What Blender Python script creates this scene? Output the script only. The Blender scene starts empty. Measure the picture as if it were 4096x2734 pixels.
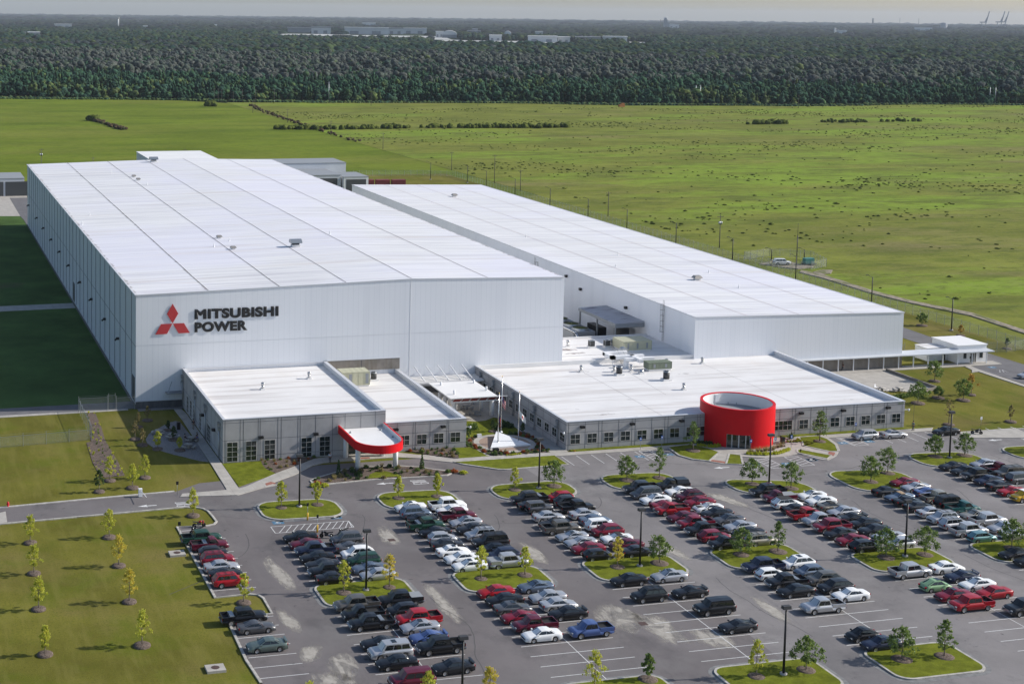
import bpy, bmesh, math, random
import numpy as np
from mathutils import Vector, Matrix
random.seed(7); RN=np.random.default_rng(7)
R=math.radians
sc=bpy.context.scene
SKY_STR,SKY_DUST,SUN_STR,EXPO,HAZE=.13,1.5,4.9,.15,2.7e-5
# ---------------- camera ----------------
cam=bpy.data.cameras.new('Camera'); co=bpy.data.objects.new('Camera',cam); sc.collection.objects.link(co); sc.camera=co
CAMP=(-42.636,-271.636,74.878)
def camrot(yaw,pitch,roll):
    f=Vector((math.sin(yaw)*math.cos(pitch),math.cos(yaw)*math.cos(pitch),math.sin(pitch)))
    r=Vector((math.cos(yaw),-math.sin(yaw),0)); u=r.cross(f)
    r2=math.cos(roll)*r+math.sin(roll)*u; u2=-math.sin(roll)*r+math.cos(roll)*u
    return Matrix((r2,u2,-f)).transposed()
co.matrix_world=Matrix.Translation(CAMP)@camrot(.2478,-.0930,.0105).to_4x4()
cam.sensor_width=36; cam.lens=5901.11*36/4096
cam.shift_x=960.26/4096; cam.shift_y=-762.86/4096
cam.clip_start=1; cam.clip_end=60000
# ---------------- world, sun, exposure ----------------
SUN_EL=R(30.5); SUNV=Vector((-math.cos(SUN_EL)*.991,math.cos(SUN_EL)*.133,-math.sin(SUN_EL)))
w=bpy.data.worlds.new('World'); sc.world=w; w.use_nodes=True
nt=w.node_tree; bg=nt.nodes['Background']; sky=nt.nodes.new('ShaderNodeTexSky'); sky.sky_type='NISHITA'
sky.sun_disc=False; sky.sun_elevation=SUN_EL; sky.sun_rotation=R(97.6); sky.air_density=1.0; sky.dust_density=SKY_DUST; sky.ozone_density=2.5; sky.altitude=70
nt.links.new(sky.outputs[0],bg.inputs[0]); bg.inputs[1].default_value=SKY_STR
sl=bpy.data.lights.new('sun_lamp','SUN'); sl.energy=SUN_STR; sl.angle=R(.5); sl.color=(1,.955,.88)
so=bpy.data.objects.new('sun_lamp',sl); sc.collection.objects.link(so); so.rotation_euler=SUNV.to_track_quat('-Z','Y').to_euler(); so.location=(200,-100,200)
sc.view_settings.view_transform='Standard'; sc.view_settings.look='None'; sc.view_settings.exposure=EXPO; sc.view_settings.gamma=1
GP=[('walk',0.13,[(7.0,-1.8),(7.2,-9.9),(7.0,-24.8),(6.9,-36.8),(6.6,-50.4),(8.6,-50.3),(8.6,-49.4),(8.7,-37.2),(8.7,-5.2),(8.4,-2.1)],0),
('walk',0.128,[(-1.2,-52.1),(-0.6,-50.7),(8.3,-50.3),(9.9,-49.4),(16.3,-43.8),(19.3,-41.6),(24.5,-37.6),(29,-36.55),(38.5,-36.55),(42.5,-39.2),(43.7,-39.4),(47.7,-42.6),(54.3,-42.5),(58.3,-42.7),(60.9,-42.4),(65.3,-42.8),(68.9,-43.3),(97,-43.3),(96.5,-44.9),(66,-44.9),(57.7,-44.4),(52.1,-44.6),(46.9,-44.6),(42.8,-42.0),(42.1,-41.1),(38.3,-39.6),(33.9,-39.6),(31.4,-39.8),(28.8,-39.8),(25.5,-40.0),(23.2,-41.1),(20.7,-43.6),(19.1,-45.2),(13.9,-48.9),(15.3,-49.6),(12.2,-50.7),(7.7,-53.2)],0),
('walk',0.13,[(110,-43.35),(141.5,-43.35),(139.8,-45.1),(112.6,-45.1)],0),
('walk',0.126,[(84,-43.0),(110,-43.0),(113.5,-43.3),(113.4,-45.5),(112.4,-48.2),(110.2,-50.6),(107.7,-52.2),(103.8,-53.5),(100.1,-53.5),(96.4,-51.8),(93.8,-48.7),(93.6,-46.6),(92.5,-44.9),(84,-44.6)],0),
('walk',0.132,[(94.0,-48.5),(95.7,-50.0),(91.6,-55.3),(89.5,-53.2)],0),
('brick',0.15,[(90.6,-52.5),(92.3,-54.0),(91.8,-55.0),(89.8,-53.1)],0),
('walk',0.118,[(112.2,-44.4),(117.5,-44.3),(118.3,-45.3),(117.6,-48.7),(115.8,-52),(113,-55),(110,-56.9),(109.2,-56.4),(107.6,-53.2),(109.0,-50.5),(111.4,-47.2)],0),
('brick',0.15,[(113.2,-52.6),(113.9,-53.4),(112.5,-55.0),(112.0,-54.1)],0),
('walk',0.13,[(144.2,-46.8),(156.5,-46.8),(155.8,-52.4),(155.2,-53.0),(142.7,-50.3)],0),
('brick',0.15,[(13.2,-48.7),(14.3,-48.0),(14.9,-48.8),(13.2,-49.8)],0),
('brick',0.15,[(32.1,-38.6),(33.9,-38.7),(33.8,-39.5),(31.9,-39.5)],0),
('lawn2',0.16,[(8.7,-37.1),(15.4,-36.9),(15.1,-39.4),(15.2,-41.4),(16.1,-44.0),(8.8,-49.2)],0),
('mulch',0.15,[(15.4,-36.9),(19.6,-36.1),(25.4,-36.3),(19.3,-41.6),(16.3,-43.8),(15.2,-42.0),(15.0,-39.4)],0),
('mulch',0.15,[(40.6,-36.0),(45.7,-35.4),(50.2,-36.3),(49.4,-39.6),(48.7,-42.4),(46.3,-41.3),(43.2,-38.1)],0),
('lawn2',0.16,[(50.0,-36.8),(53.0,-37.0),(53.5,-39.4),(53.8,-42.1),(54.3,-42.5),(48.6,-42.6),(49.5,-40.0)],0),
('lawn2',0.16,[(46.9,-44.5),(65.2,-44.6),(65.3,-49.6),(54.1,-49.9),(52.8,-49.5),(48.2,-45.7)],1),
('lawn2',0.16,[(69.2,-43.3),(96,-43.3),(96,-42.05),(69.2,-42.05)],0),
('lawn2',0.16,[(110.5,-43.3),(136.2,-43.3),(136.2,-42.05),(110.5,-42.05)],0),
('lawn2',0.17,[(87.0,-44.4),(91.5,-43.7),(93.4,-46.3),(94.0,-48.8),(89.7,-52.9),(87.6,-51.4),(86.5,-49.0)],1),
('lawn2',0.17,[(95.4,-50.3),(96.7,-51.2),(94.2,-55.9),(91.9,-55.1)],1),
('lawn2',0.17,[(113.2,-44.0),(113.4,-43.8),(117.1,-43.8),(117.5,-45.7),(116.7,-49.3),(114.8,-52.7),(113.5,-52.5),(110.9,-48.4),(110.8,-48.9),(111.9,-47.1)],1),
('lawn2',0.17,[(108.5,-50.6),(109.3,-50.5),(108.9,-50.5),(112.1,-54.7),(110.4,-56.1),(107.7,-52.3),(107.7,-51.8)],1),
('mulch',0.15,[(20.9,-48.9),(21.7,-48.1),(28.0,-44.5),(31.4,-44.1),(36.7,-44.4),(40.4,-45.9),(42.2,-47.6),(44.2,-48.9),(44.2,-49.9),(43.3,-50.7),(29.8,-50.3),(21.9,-51.0),(20.9,-50.4)],1),
('lawn2',0.17,[(30.0,-49.8),(31.1,-47.8),(32.6,-46.6),(34.2,-46.8),(35.6,-49.0),(35.8,-49.8)],0),
('walk',0.1,[(52.2,-43),(68.6,-43),(68.6,0),(52.2,0)],0),
('lawn2',0.14,[(58.5,-21.2),(60.0,-21.9),(62.1,-21.6),(64.4,-19.9),(65.5,-21.4),(65.7,-24.7),(65.6,-28.6),(64.7,-32.5),(64.1,-32.0),(62.0,-31.9),(59.7,-31.1),(56.6,-31.9),(53.9,-32.5)],0),
('mulch',0.15,[(53.9,-32.4),(57.0,-30.9),(59.9,-30.6),(62.2,-31.3),(64.6,-30.7),(65.8,-30.6),(66.2,-33.2),(65.8,-37.0),(65.2,-39.6),(65.4,-42.5),(62.7,-42.5),(60.8,-42.6),(58.2,-42.7),(56.3,-42.6),(54.6,-42.4),(53.8,-38.9),(52.3,-36.5)],0),
('mulch',0.06,[(-9.6,-0.5),(-7.8,-1.3),(-7.9,-4.6),(-8.0,-11.1),(-8.4,-19.0),(-8.0,-32.6),(-8.0,-39.6),(-11.3,-40.0),(-12.0,-36.9),(-12.2,-31.7),(-11.8,-20.0),(-11.0,-19.6),(-9.8,-8.8)],0),
('gravel',0.06,[(5.8,-9.8),(6.5,-10.3),(6.6,-13.7),(6.8,-19.9),(7.0,-24.5),(6.8,-35.3),(5.4,-34.4),(3.6,-32.1),(1.9,-30.1),(-0.6,-26.4),(-1.5,-22.7),(-1.4,-20.3),(-0.3,-17.0),(2.0,-13.8),(4.4,-10.6)],0),
('gravel',0.05,[(0.3,-1.6),(9,-1.6),(9,-0.1),(0.3,-0.1)],0),
('asphalt',0.05,[(-70,0.5),(0,0.5),(0,5.6),(-70,5.2)],0),
('walk',0.07,[(-70,-1.3),(-1.5,-0.5),(-1.5,0.5),(-70,0.5)],0),
('walk',0.07,[(-70,102.0),(0,104.3),(0,98.0),(-70,95.0)],0),
('walk',0.07,[(-21.2,335.5),(7.0,330.1),(6.5,322.8),(-0.4,324.0),(-0.4,270.0),(-23.5,274.0)],0),
('asphalt2',0.08,[(-0.4,324.0),(6.9,323.5),(0.1,242.6),(0.1,259.5),(-0.4,270.0)],0),
('walk',0.06,[(137,-2.9),(161.5,-2.9),(161.5,-18.8),(156.9,-20.2),(149,-17.4),(137,-20)],0),
('walk',0.12,[(137,-3),(188.5,-3),(191,-2.9),(191,0),(137,0)],0),
('asphalt2',0.04,[(168,10),(194.9,35.4),(194.0,22.9),(193.7,14.7),(195.6,6.6),(195.6,-4.1),(195.3,-9.3),(181.5,-24.9),(182.8,-18.8),(182.8,-13.3),(182.0,-6.5),(182.6,-3.2),(188.4,-3.1),(189.7,-1.5),(189.2,-0.3),(186.8,19.2),(186.9,24.8)],0),
('walk',0.12,[(181.2,-2.8),(182.8,-3.0),(182.2,-6.6),(182.3,-19.3),(182.4,-23.9),(180.9,-25.5),(181.0,-20.8),(180.8,-7.8),(178.9,-8.1),(180.5,-6.2)],0),
('dirt',0.05,[(218.9,113.3),(220.5,104.5),(218.9,79.8),(220.0,64.5),(224.7,47.5),(222.6,26.9),(220.7,8.4),(217.8,5.1),(219.8,23.7),(221.9,44.6),(217.7,61.4),(216.1,76.6),(217.1,99.7),(216.1,110.0)],0),
('dirt',0.05,[(212.3,125.8),(222.7,130.8),(226.4,117.7),(219.1,115.1),(217.0,117.4)],0),
('dirt',0.05,[(220.4,109.7),(224.7,112.2),(228.3,111.5),(224.2,106.4),(220.0,105.4)],0),
('walk',0.1,[(-32.6,-53.4),(-28.9,-53.5),(-28.0,-53.1),(-28.1,-57.7),(-29.1,-58.0),(-32.8,-57.9)],0)]
TR=[('y',-0.91,-61.02,4.1),('y',12.81,-60.61,4.2),('y',18.56,-60.47,3.7),('y',31.72,-60.21,3.6),('y',37.89,-60.73,3.7),('y',51.06,-60.38,3.8),('g',58.0,-59.99,4.2),('g',70.93,-59.7,4.0),('c',76.7,-59.77,5.3),('g',89.91,-65.79,4.1),('g',94.78,-69.17,4.3),('g',109.59,-68.97,4.2),('g',115.27,-65.59,4.3),('g',129.45,-59.24,3.7),('g',134.96,-59.72,3.9),('y',-0.93,-94.55,3.9),('y',12.42,-94.43,4.3),('y',18.81,-93.97,4.5),('y',31.71,-93.83,4.5),('y',37.99,-93.89,4.0),('y',51.56,-93.97,4.3),('g',57.9,-93.98,3.9),('g',70.78,-93.52,3.9),('c',76.54,-93.62,4.5),('g',90.1,-99.0,4.2),('g',96.21,-99.23,4.1),('g',110.23,-99.66,4.2),('c',38.84,-126.06,3.1),('y',51.34,-128.14,4.3),('g',57.92,-127.95,3.9),('g',70.68,-127.94,3.9),('c',76.13,-128.39,4.6),('c',90.12,-47.07,5.3),('c',115.28,-46.89,5.7),('y',-25.53,-67.15,4.0),('y',-14.36,-67.36,4.1),('y',-26.04,-78.77,4.0),('y',-14.61,-78.51,4.3),('y',-26.52,-90.83,4.1),('y',-15.06,-90.99,4.3),('y',-26.98,-104.19,3.5),('y',-15.55,-104.25,4.3),('y',-10.73,-41.89,4.0),('y',-7.76,-46.24,3.9),('d',-13.12,-46.99,3.5),('y',-5.01,-41.57,3.8),('s',-2.52,-23.66,3.0),('s',-3.25,-19.89,3.3),('s',-1.45,-12.37,2.6),('s',0.85,-8.35,2.6),('d',3.4,-15.61,1.7),('d',3.27,-21.81,2.5),('y',-0.36,-26.49,3.1),('y',3.23,-28.09,2.3),('g',165.74,-13.05,4.2),('g',160.87,-27.62,4.2),('o',165.37,-24.34,4.2),('g',150.37,-27.7,4.1),('g',157.18,-24.98,2.3),('s',145.77,-42.26,4.8),('s',158.74,-42.96,3.2),('g',200.77,35.95,3.1),('o',202.27,24.08,2.6),('d',203.14,9.86,2.4),('d',54.35,-32.45,2.3),('d',60.55,-28.77,2.3),('d',65.23,-31.22,2.0)]
FAR=[('tower', 964, 6696, 12.8, 37.7, 'tall white control tower rising over the forest on the far left'), ('block', 686, 6525, 79.4, 4.1, 'small white roof in the forest left of the control tower'), ('block', 331, 3995, 34.6, 2.2, 'pale low roof nearest among the trees at the far left'), ('block', 1000, 6125, 19.6, 2.6, 'small white roof in the forest right of the control tower'), ('block', 1482, 6917, 11.1, 4.5, 'tiny white roof in the middle of the far forest'), ('strip', 1417, 4871, 253.3, 4.3, ''), ('block', 1499, 5394, 94.9, 7.7, 'low grey building at the left end of the airfield'), ('block', 1497, 5080, 73.1, 13.5, 'grey boxy hangar left of the long white hangar'), ('strip', 1611, 4633, 392.3, 2.6, ''), ('block', 1650, 4998, 164.9, 14.0, 'long white hangar, largest of the airfield buildings'), ('block', 1809, 5127, 57.6, 11.5, 'grey hangar adjoining the long white hangar'), ('block', 1945, 5290, 93.7, 10.1, 'pale hangar right of the long white hangar'), ('block', 3014, 9198, 90.5, 7.0, 'thin white roof above the long hangar near the horizon'), ('arch', 1732, 4352, 48.5, 10.0, 'round-roofed white hangar in the middle of the airfield'), ('arch', 2062, 4638, 24.3, 7.0, 'small round-roofed white hangar right of the larger one'), ('block', 1749, 4491, 25.7, 7.2, 'small pale building left of the round-roofed hangar'), ('block', 2111, 5081, 52.4, 4.1, 'grey low block behind the round-roofed hangar'), ('block', 2138, 5137, 20.6, 10.6, 'grey tall block behind the round-roofed hangar'), ('strip', 1689, 3817, 345.5, 4.5, ''), ('block', 1767, 3696, 83.7, 5.3, 'pale low warehouse right of the round-roofed hangars'), ('block', 1694, 3871, 36.3, 4.5, 'white low warehouse in front of the small round hangar'), ('block', 1834, 3696, 35.5, 3.1, 'thin white roof right of the pale warehouse'), ('block', 1941, 3759, 72.6, 2.7, 'thin grey roof in the right part of the airfield'), ('block', 2049, 3797, 71.6, 4.2, 'white low roof at the right end of the airfield'), ('block', 2279, 4851, 28.4, 5.1, 'small white building above the pale warehouse'), ('strip', 2106, 3767, 46.2, 3.7, ''), ('plant', 5124, 9028, 43.0, 69.8, 'grey industrial plant tower on the horizon with smoke'), ('chimney', 4964, 8816, 5.2, 48.2, 'thin dark stack left of the industrial plant'), ('block', 5231, 9108, 67.4, 16.3, 'pale block right of the industrial plant'), ('chimney', 10649, 14319, 21.9, 78.3, 'single thick dark chimney on the right horizon'), ('watertower', 4372, 6039, 10.9, 21.7, 'white water tower in front of the horizon'), ('block', 4780, 6570, 58.2, 5.1, 'thin white roof beside the water tower'), ('dome', 8004, 9824, 49.4, 46.8, 'pale round tank building on the right horizon'), ('block', 7071, 8868, 116.6, 9.3, 'white low building left of the round tank'), ('mast', 10913, 14204, 5.5, 84.1, 'thin lattice mast right of the chimney'), ('mast', 9818, 12469, 6.5, 81.1, 'thin lattice mast left of the round tank'), ('crane', 8467, 9925, 73.6, 139.1, 'leftmost of three grey quay cranes on the right horizon'), ('crane', 9166, 10575, 74.5, 146.2, 'middle of three grey quay cranes on the right horizon'), ('crane', 9257, 10634, 77.9, 147.2, 'rightmost of three grey quay cranes on the right horizon'), ('block', 8342, 9845, 79.4, 6.6, 'pale low building at the foot of the leftmost quay crane')]
# ---------------- helpers ----------------
C=sc.collection
def tag(o,label=None,cat=None,group=None,kind=None):
    if label: o['label']=label
    if cat: o['category']=cat
    if group: o['group']=group
    if kind: o['kind']=kind
    return o
def empty(name,loc=(0,0,0),rz=0,label=None,cat=None,group=None):
    o=bpy.data.objects.new(name,None); C.objects.link(o); o.location=loc; o.rotation_euler=(0,0,rz); o.empty_display_size=.3
    return tag(o,label,cat,group)
class MB:
    def __init__(s): s.v=[];s.f=[];s.m=[];s.sm=[]
    def add(s,vs,fs,m=0,smooth=False):
        n=len(s.v); s.v+=[tuple(v) for v in vs]; s.f+=[tuple(i+n for i in f) for f in fs]; s.m+=[m]*len(fs); s.sm+=[smooth]*len(fs)
        return s
    def box(s,x0,x1,y0,y1,z0,z1,m=0):
        return s.add([(x0,y0,z0),(x1,y0,z0),(x1,y1,z0),(x0,y1,z0),(x0,y0,z1),(x1,y0,z1),(x1,y1,z1),(x0,y1,z1)],
          [(0,3,2,1),(4,5,6,7),(0,1,5,4),(1,2,6,5),(2,3,7,6),(3,0,4,7)],m)
    def quad(s,a,b,c,d,m=0): return s.add([a,b,c,d],[(0,1,2,3)],m)
    def prism(s,pts,z0,z1,m=0):
        a=sum(pts[i][0]*pts[(i+1)%len(pts)][1]-pts[(i+1)%len(pts)][0]*pts[i][1] for i in range(len(pts)))
        if a<0: pts=pts[::-1]
        n=len(pts); zt=z1 if callable(z1) else (lambda x,y:z1)
        return s.add([(x,y,z0) for x,y in pts]+[(x,y,zt(x,y)) for x,y in pts],
          [tuple(range(n,2*n)),tuple(range(n-1,-1,-1))]+[(i,(i+1)%n,n+(i+1)%n,n+i) for i in range(n)],m)
    def tube(s,p,q,r0,r1=None,n=6,m=0,caps=True):
        r1=r0 if r1 is None else r1; p=Vector(p);q=Vector(q);d=(q-p)
        if d.length<1e-6: return s
        a=d.orthogonal().normalized(); b=d.normalized().cross(a)
        vs=[]
        for c,r in ((p,r0),(q,r1)):
            for i in range(n):
                t=2*math.pi*i/n; vs.append(c+a*math.cos(t)*r+b*math.sin(t)*r)
        fs=[(i,(i+1)%n,n+(i+1)%n,n+i) for i in range(n)]
        if caps: fs+=[tuple(range(n-1,-1,-1)),tuple(range(n,2*n))]
        return s.add(vs,fs,m,n>5)
    def path(s,pts,r,n=5,m=0):
        for a,b in zip(pts,pts[1:]): s.tube(a,b,r,r,n,m)
        return s
    def lathe(s,prof,cx=0,cy=0,n=16,m=0,smooth=True,a0=0,a1=2*math.pi):
        full=abs(a1-a0-2*math.pi)<1e-6; k=n if full else n+1; vs=[]
        for r,z in prof:
            for i in range(k):
                t=a0+(a1-a0)*i/n; vs.append((cx+r*math.cos(t),cy+r*math.sin(t),z))
        fs=[]
        for j in range(len(prof)-1):
            for i in range(n):
                i2=(i+1)%k; fs.append((j*k+i,j*k+i2,(j+1)*k+i2,(j+1)*k+i))
        return s.add(vs,fs,m,smooth)
    def disc(s,cx,cy,z,r,n=20,m=0): return s.add([(cx+r*math.cos(2*math.pi*i/n),cy+r*math.sin(2*math.pi*i/n),z) for i in range(n)],[tuple(range(n))],m)
    def build(s,name,mats,parent=None,loc=None):
        me=bpy.data.meshes.new(name); me.from_pydata(s.v,[],s.f)
        for mt in (mats if isinstance(mats,(list,tuple)) else [mats]): me.materials.append(mt)
        me.polygons.foreach_set('material_index',s.m); me.polygons.foreach_set('use_smooth',s.sm); me.update()
        o=bpy.data.objects.new(name,me); C.objects.link(o)
        if parent: o.parent=parent
        if loc: o.location=loc
        return o
def copy_tree(o,parent=None):
    c=o.copy(); C.objects.link(c); c.parent=parent
    for ch in list(o.children): copy_tree(ch,c)
    return c
# ---------------- materials ----------------
M={}
def mat(name,col,rough=.7,metal=0.,spec=.5,var=0,vscale=1.,bump=0,bscale=20,coat=0,stretch=(1,1,1),col2=None,thr=(.35,.65),detail=4):
    m=bpy.data.materials.new(name); m.use_nodes=True; n=m.node_tree.nodes; l=m.node_tree.links; p=n['Principled BSDF']
    p.inputs['Roughness'].default_value=rough; p.inputs['Metallic'].default_value=metal; p.inputs['Specular IOR Level'].default_value=spec
    p.inputs['Coat Weight'].default_value=coat
    p.inputs['Base Color'].default_value=(*col,1)
    if var or col2 or bump:
        tc=n.new('ShaderNodeTexCoord'); mp=n.new('ShaderNodeMapping'); mp.inputs['Scale'].default_value=stretch; l.new(tc.outputs['Object'],mp.inputs[0])
    if var or col2:
        ns=n.new('ShaderNodeTexNoise'); ns.inputs['Scale'].default_value=vscale; ns.inputs['Detail'].default_value=detail; ns.inputs['Roughness'].default_value=.62; l.new(mp.outputs[0],ns.inputs[0])
        cr=n.new('ShaderNodeValToRGB'); l.new(ns.outputs[0],cr.inputs[0])
        c2=col2 or tuple(c*(1-var) for c in col); c1=col if col2 else tuple(min(1,c*(1+var*.6)) for c in col)
        cr.color_ramp.elements[0].position=thr[0]; cr.color_ramp.elements[0].color=(*c2,1)
        cr.color_ramp.elements[1].position=thr[1]; cr.color_ramp.elements[1].color=(*c1,1)
        l.new(cr.outputs[0],p.inputs['Base Color'])
    if bump:
        nb=n.new('ShaderNodeTexNoise'); nb.inputs['Scale'].default_value=bscale; nb.inputs['Detail'].default_value=5; l.new(mp.outputs[0],nb.inputs[0])
        b=n.new('ShaderNodeBump'); b.inputs['Strength'].default_value=bump; b.inputs['Distance'].default_value=.1; l.new(nb.outputs[0],b.inputs['Height']); l.new(b.outputs[0],p.inputs['Normal'])
    M[name]=m; return m
def mixnoise(m,col,scale,lo,hi,stretch=(1,1,1),fac=1.,detail=6,loc=(0,0,0),rough=.6):
    """blend a second colour over the base by a noise mask (a stain, worn patch or growth of the surface itself)"""
    n=m.node_tree.nodes; l=m.node_tree.links; p=n['Principled BSDF']; inp=p.inputs['Base Color']
    src=inp.links[0].from_socket if inp.links else None
    tc=n.new('ShaderNodeTexCoord'); mp=n.new('ShaderNodeMapping'); mp.inputs['Scale'].default_value=stretch; mp.inputs['Location'].default_value=loc; l.new(tc.outputs['Object'],mp.inputs[0])
    ns=n.new('ShaderNodeTexNoise'); ns.inputs['Scale'].default_value=scale; ns.inputs['Detail'].default_value=detail; ns.inputs['Roughness'].default_value=rough; l.new(mp.outputs[0],ns.inputs[0])
    mr=n.new('ShaderNodeMapRange'); mr.inputs[1].default_value=lo; mr.inputs[2].default_value=hi; mr.inputs[4].default_value=fac; l.new(ns.outputs[0],mr.inputs[0])
    mx=n.new('ShaderNodeMixRGB'); l.new(mr.outputs[0],mx.inputs[0])
    if src: l.new(src,mx.inputs[1])
    else: mx.inputs[1].default_value=inp.default_value
    mx.inputs[2].default_value=(*col,1); l.new(mx.outputs[0],inp); return m
def stripes(m,col,period,width,axis=0,fac=1.,jit=0):
    """thin panel joints repeated along one axis"""
    n=m.node_tree.nodes; l=m.node_tree.links; p=n['Principled BSDF']; inp=p.inputs['Base Color']
    src=inp.links[0].from_socket if inp.links else None
    tc=n.new('ShaderNodeTexCoord'); sp=n.new('ShaderNodeSeparateXYZ'); l.new(tc.outputs['Object'],sp.inputs[0])
    md=n.new('ShaderNodeMath'); md.operation='PINGPONG'; md.inputs[1].default_value=period/2; l.new(sp.outputs[axis],md.inputs[0])
    lt=n.new('ShaderNodeMath'); lt.operation='LESS_THAN'; lt.inputs[1].default_value=width/2; l.new(md.outputs[0],lt.inputs[0])
    ml=n.new('ShaderNodeMath'); ml.operation='MULTIPLY'; ml.inputs[1].default_value=fac; l.new(lt.outputs[0],ml.inputs[0])
    mx=n.new('ShaderNodeMixRGB'); l.new(ml.outputs[0],mx.inputs[0])
    if src: l.new(src,mx.inputs[1])
    else: mx.inputs[1].default_value=inp.default_value
    mx.inputs[2].default_value=(*col,1); l.new(mx.outputs[0],inp); return m
# ground
mat('asphalt',(.158,.143,.143),.9,var=.16,vscale=.09,bump=.4,bscale=30,detail=10)
mixnoise(M['asphalt'],(.20,.195,.19),.055,.5,.72,fac=.6,detail=10,loc=(30,10,0))
mixnoise(M['asphalt'],(.075,.07,.073),.12,.58,.72,fac=.6,loc=(3,50,0),stretch=(1,.7,1))
mixnoise(M['asphalt'],(.20,.19,.185),9,.6,.75,fac=.3,detail=3)
mixnoise(M['asphalt'],(.19,.18,.17),.5,.60,.75,fac=.45,stretch=(1,.12,1),loc=(8,0,0))
mat('asphalt2',(.15,.145,.15),.9,var=.15,vscale=.3,bump=.3)
mat('asphaltold',(.222,.207,.205),.9,var=.14,vscale=.06,bump=.4,bscale=30,detail=10); M['asphaltold'].node_tree.nodes['Principled BSDF'].inputs['Specular IOR Level'].default_value=.2
mixnoise(M['asphaltold'],(.135,.128,.13),.05,.46,.64,fac=.75,detail=11,loc=(3,1,0),rough=.68); mixnoise(M['asphaltold'],(.25,.245,.235),.12,.58,.75,fac=.5,detail=10); mixnoise(M['asphaltold'],(.13,.125,.13),.5,.60,.75,fac=.45,stretch=(1,.12,1),loc=(8,0,0)); mixnoise(M['asphaltold'],(.27,.26,.25),9,.6,.75,fac=.3,detail=3)
mat('sand',(.36,.33,.28),.95,var=.2,vscale=1)
mat('walk',(.40,.375,.34),.85,var=.14,vscale=.5,detail=8); stripes(M['walk'],(.22,.2,.18),1.83,.035,0,.8); stripes(M['walk'],(.22,.2,.18),1.83,.035,1,.8)
mixnoise(M['walk'],(.24,.22,.2),.7,.6,.8,fac=.6)
mat('kerb',(.43,.41,.375),.85,var=.25,vscale=1.2); stripes(M['kerb'],(.2,.19,.17),3.05,.05,0,.8); stripes(M['kerb'],(.2,.19,.17),3.05,.05,1,.8)
mat('gutter',(.2,.2,.2),.85,var=.25,vscale=1.5)
mat('brick',(.30,.12,.085),.9,var=.3,vscale=8)
mat('mulch',(.16,.125,.105),.95,var=.5,vscale=6,bump=1,bscale=12)
mat('gravel',(.27,.255,.25),.95,var=.4,vscale=9,bump=.8,bscale=12)
mat('dirt',(.30,.26,.21),.95,var=.3,vscale=.8); mixnoise(M['dirt'],(.10,.12,.03),.5,.5,.62,stretch=(1,.25,1),fac=.8)
mat('lawn2',(.150,.170,.018),.95,var=.3,vscale=.6,bump=.6,bscale=14,detail=10); mixnoise(M['lawn2'],(.22,.21,.035),1.3,.55,.8,fac=.6); mixnoise(M['lawn2'],(.075,.095,.012),5,.48,.66,fac=.6)
mat('lawn',(.150,.142,.026),.95,var=.3,vscale=.07,bump=.6,bscale=9,detail=12); mixnoise(M['lawn'],(.215,.165,.07),.045,.50,.68,fac=.7,detail=9,loc=(4,2,0)); mixnoise(M['lawn'],(.100,.128,.012),.11,.50,.66,fac=.7,loc=(40,7,0),detail=9)
mixnoise(M['lawn'],(.08,.085,.015),3.5,.48,.66,fac=.6); mixnoise(M['lawn'],(.20,.18,.05),.7,.48,.64,stretch=(1,.15,1),fac=.35)
mat('pasture',(.140,.185,.018),.95,var=.22,vscale=.012,bump=.5,bscale=3,detail=12)
mixnoise(M['pasture'],(.08,.115,.012),.03,.46,.62,stretch=(.35,1,1),fac=.7,detail=12); mixnoise(M['pasture'],(.175,.185,.035),.012,.48,.66,stretch=(.4,1,1),fac=.7,detail=12,loc=(9,9,0)); mixnoise(M['pasture'],(.19,.21,.05),.5,.5,.7,fac=.4)
mixnoise(M['pasture'],(.06,.085,.01),.25,.5,.7,stretch=(.6,1,1),fac=.5,detail=10)
mat('meadow',(.180,.195,.036),.95,var=.25,vscale=.02,bump=1,bscale=.7,detail=12)
mixnoise(M['meadow'],(.19,.28,.030),.009,.49,.57,stretch=(.4,1,1),fac=.85,detail=12,loc=(3,8,0),rough=.68); mixnoise(M['meadow'],(.10,.115,.026),.045,.50,.62,stretch=(.4,1,1),fac=.8,detail=13,loc=(50,1,0),rough=.7)
mixnoise(M['meadow'],(.23,.185,.09),.013,.54,.66,stretch=(.35,1,1),fac=.6,detail=12,loc=(1,90,0),rough=.7); mixnoise(M['meadow'],(.08,.10,.018),.22,.50,.62,stretch=(.55,1,1),fac=.7,detail=12,rough=.75); mixnoise(M['meadow'],(.24,.23,.11),.9,.53,.7,fac=.45); mixnoise(M['meadow'],(.10,.13,.02),.1,.5,.62,stretch=(.25,1,1),fac=.5,detail=12,loc=(7,3,0))
mat('forestfloor',(.03,.045,.02),.95,var=.4,vscale=.01)
for k_ in ('asphalt','asphaltold'): mixnoise(M[k_],(.035,.033,.035),.55,.66,.74,fac=.7,loc=(17,5,0),detail=4); mixnoise(M[k_],(.09,.085,.088),.16,.55,.66,fac=.45,loc=(70,5,0),detail=12,rough=.7)
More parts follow.
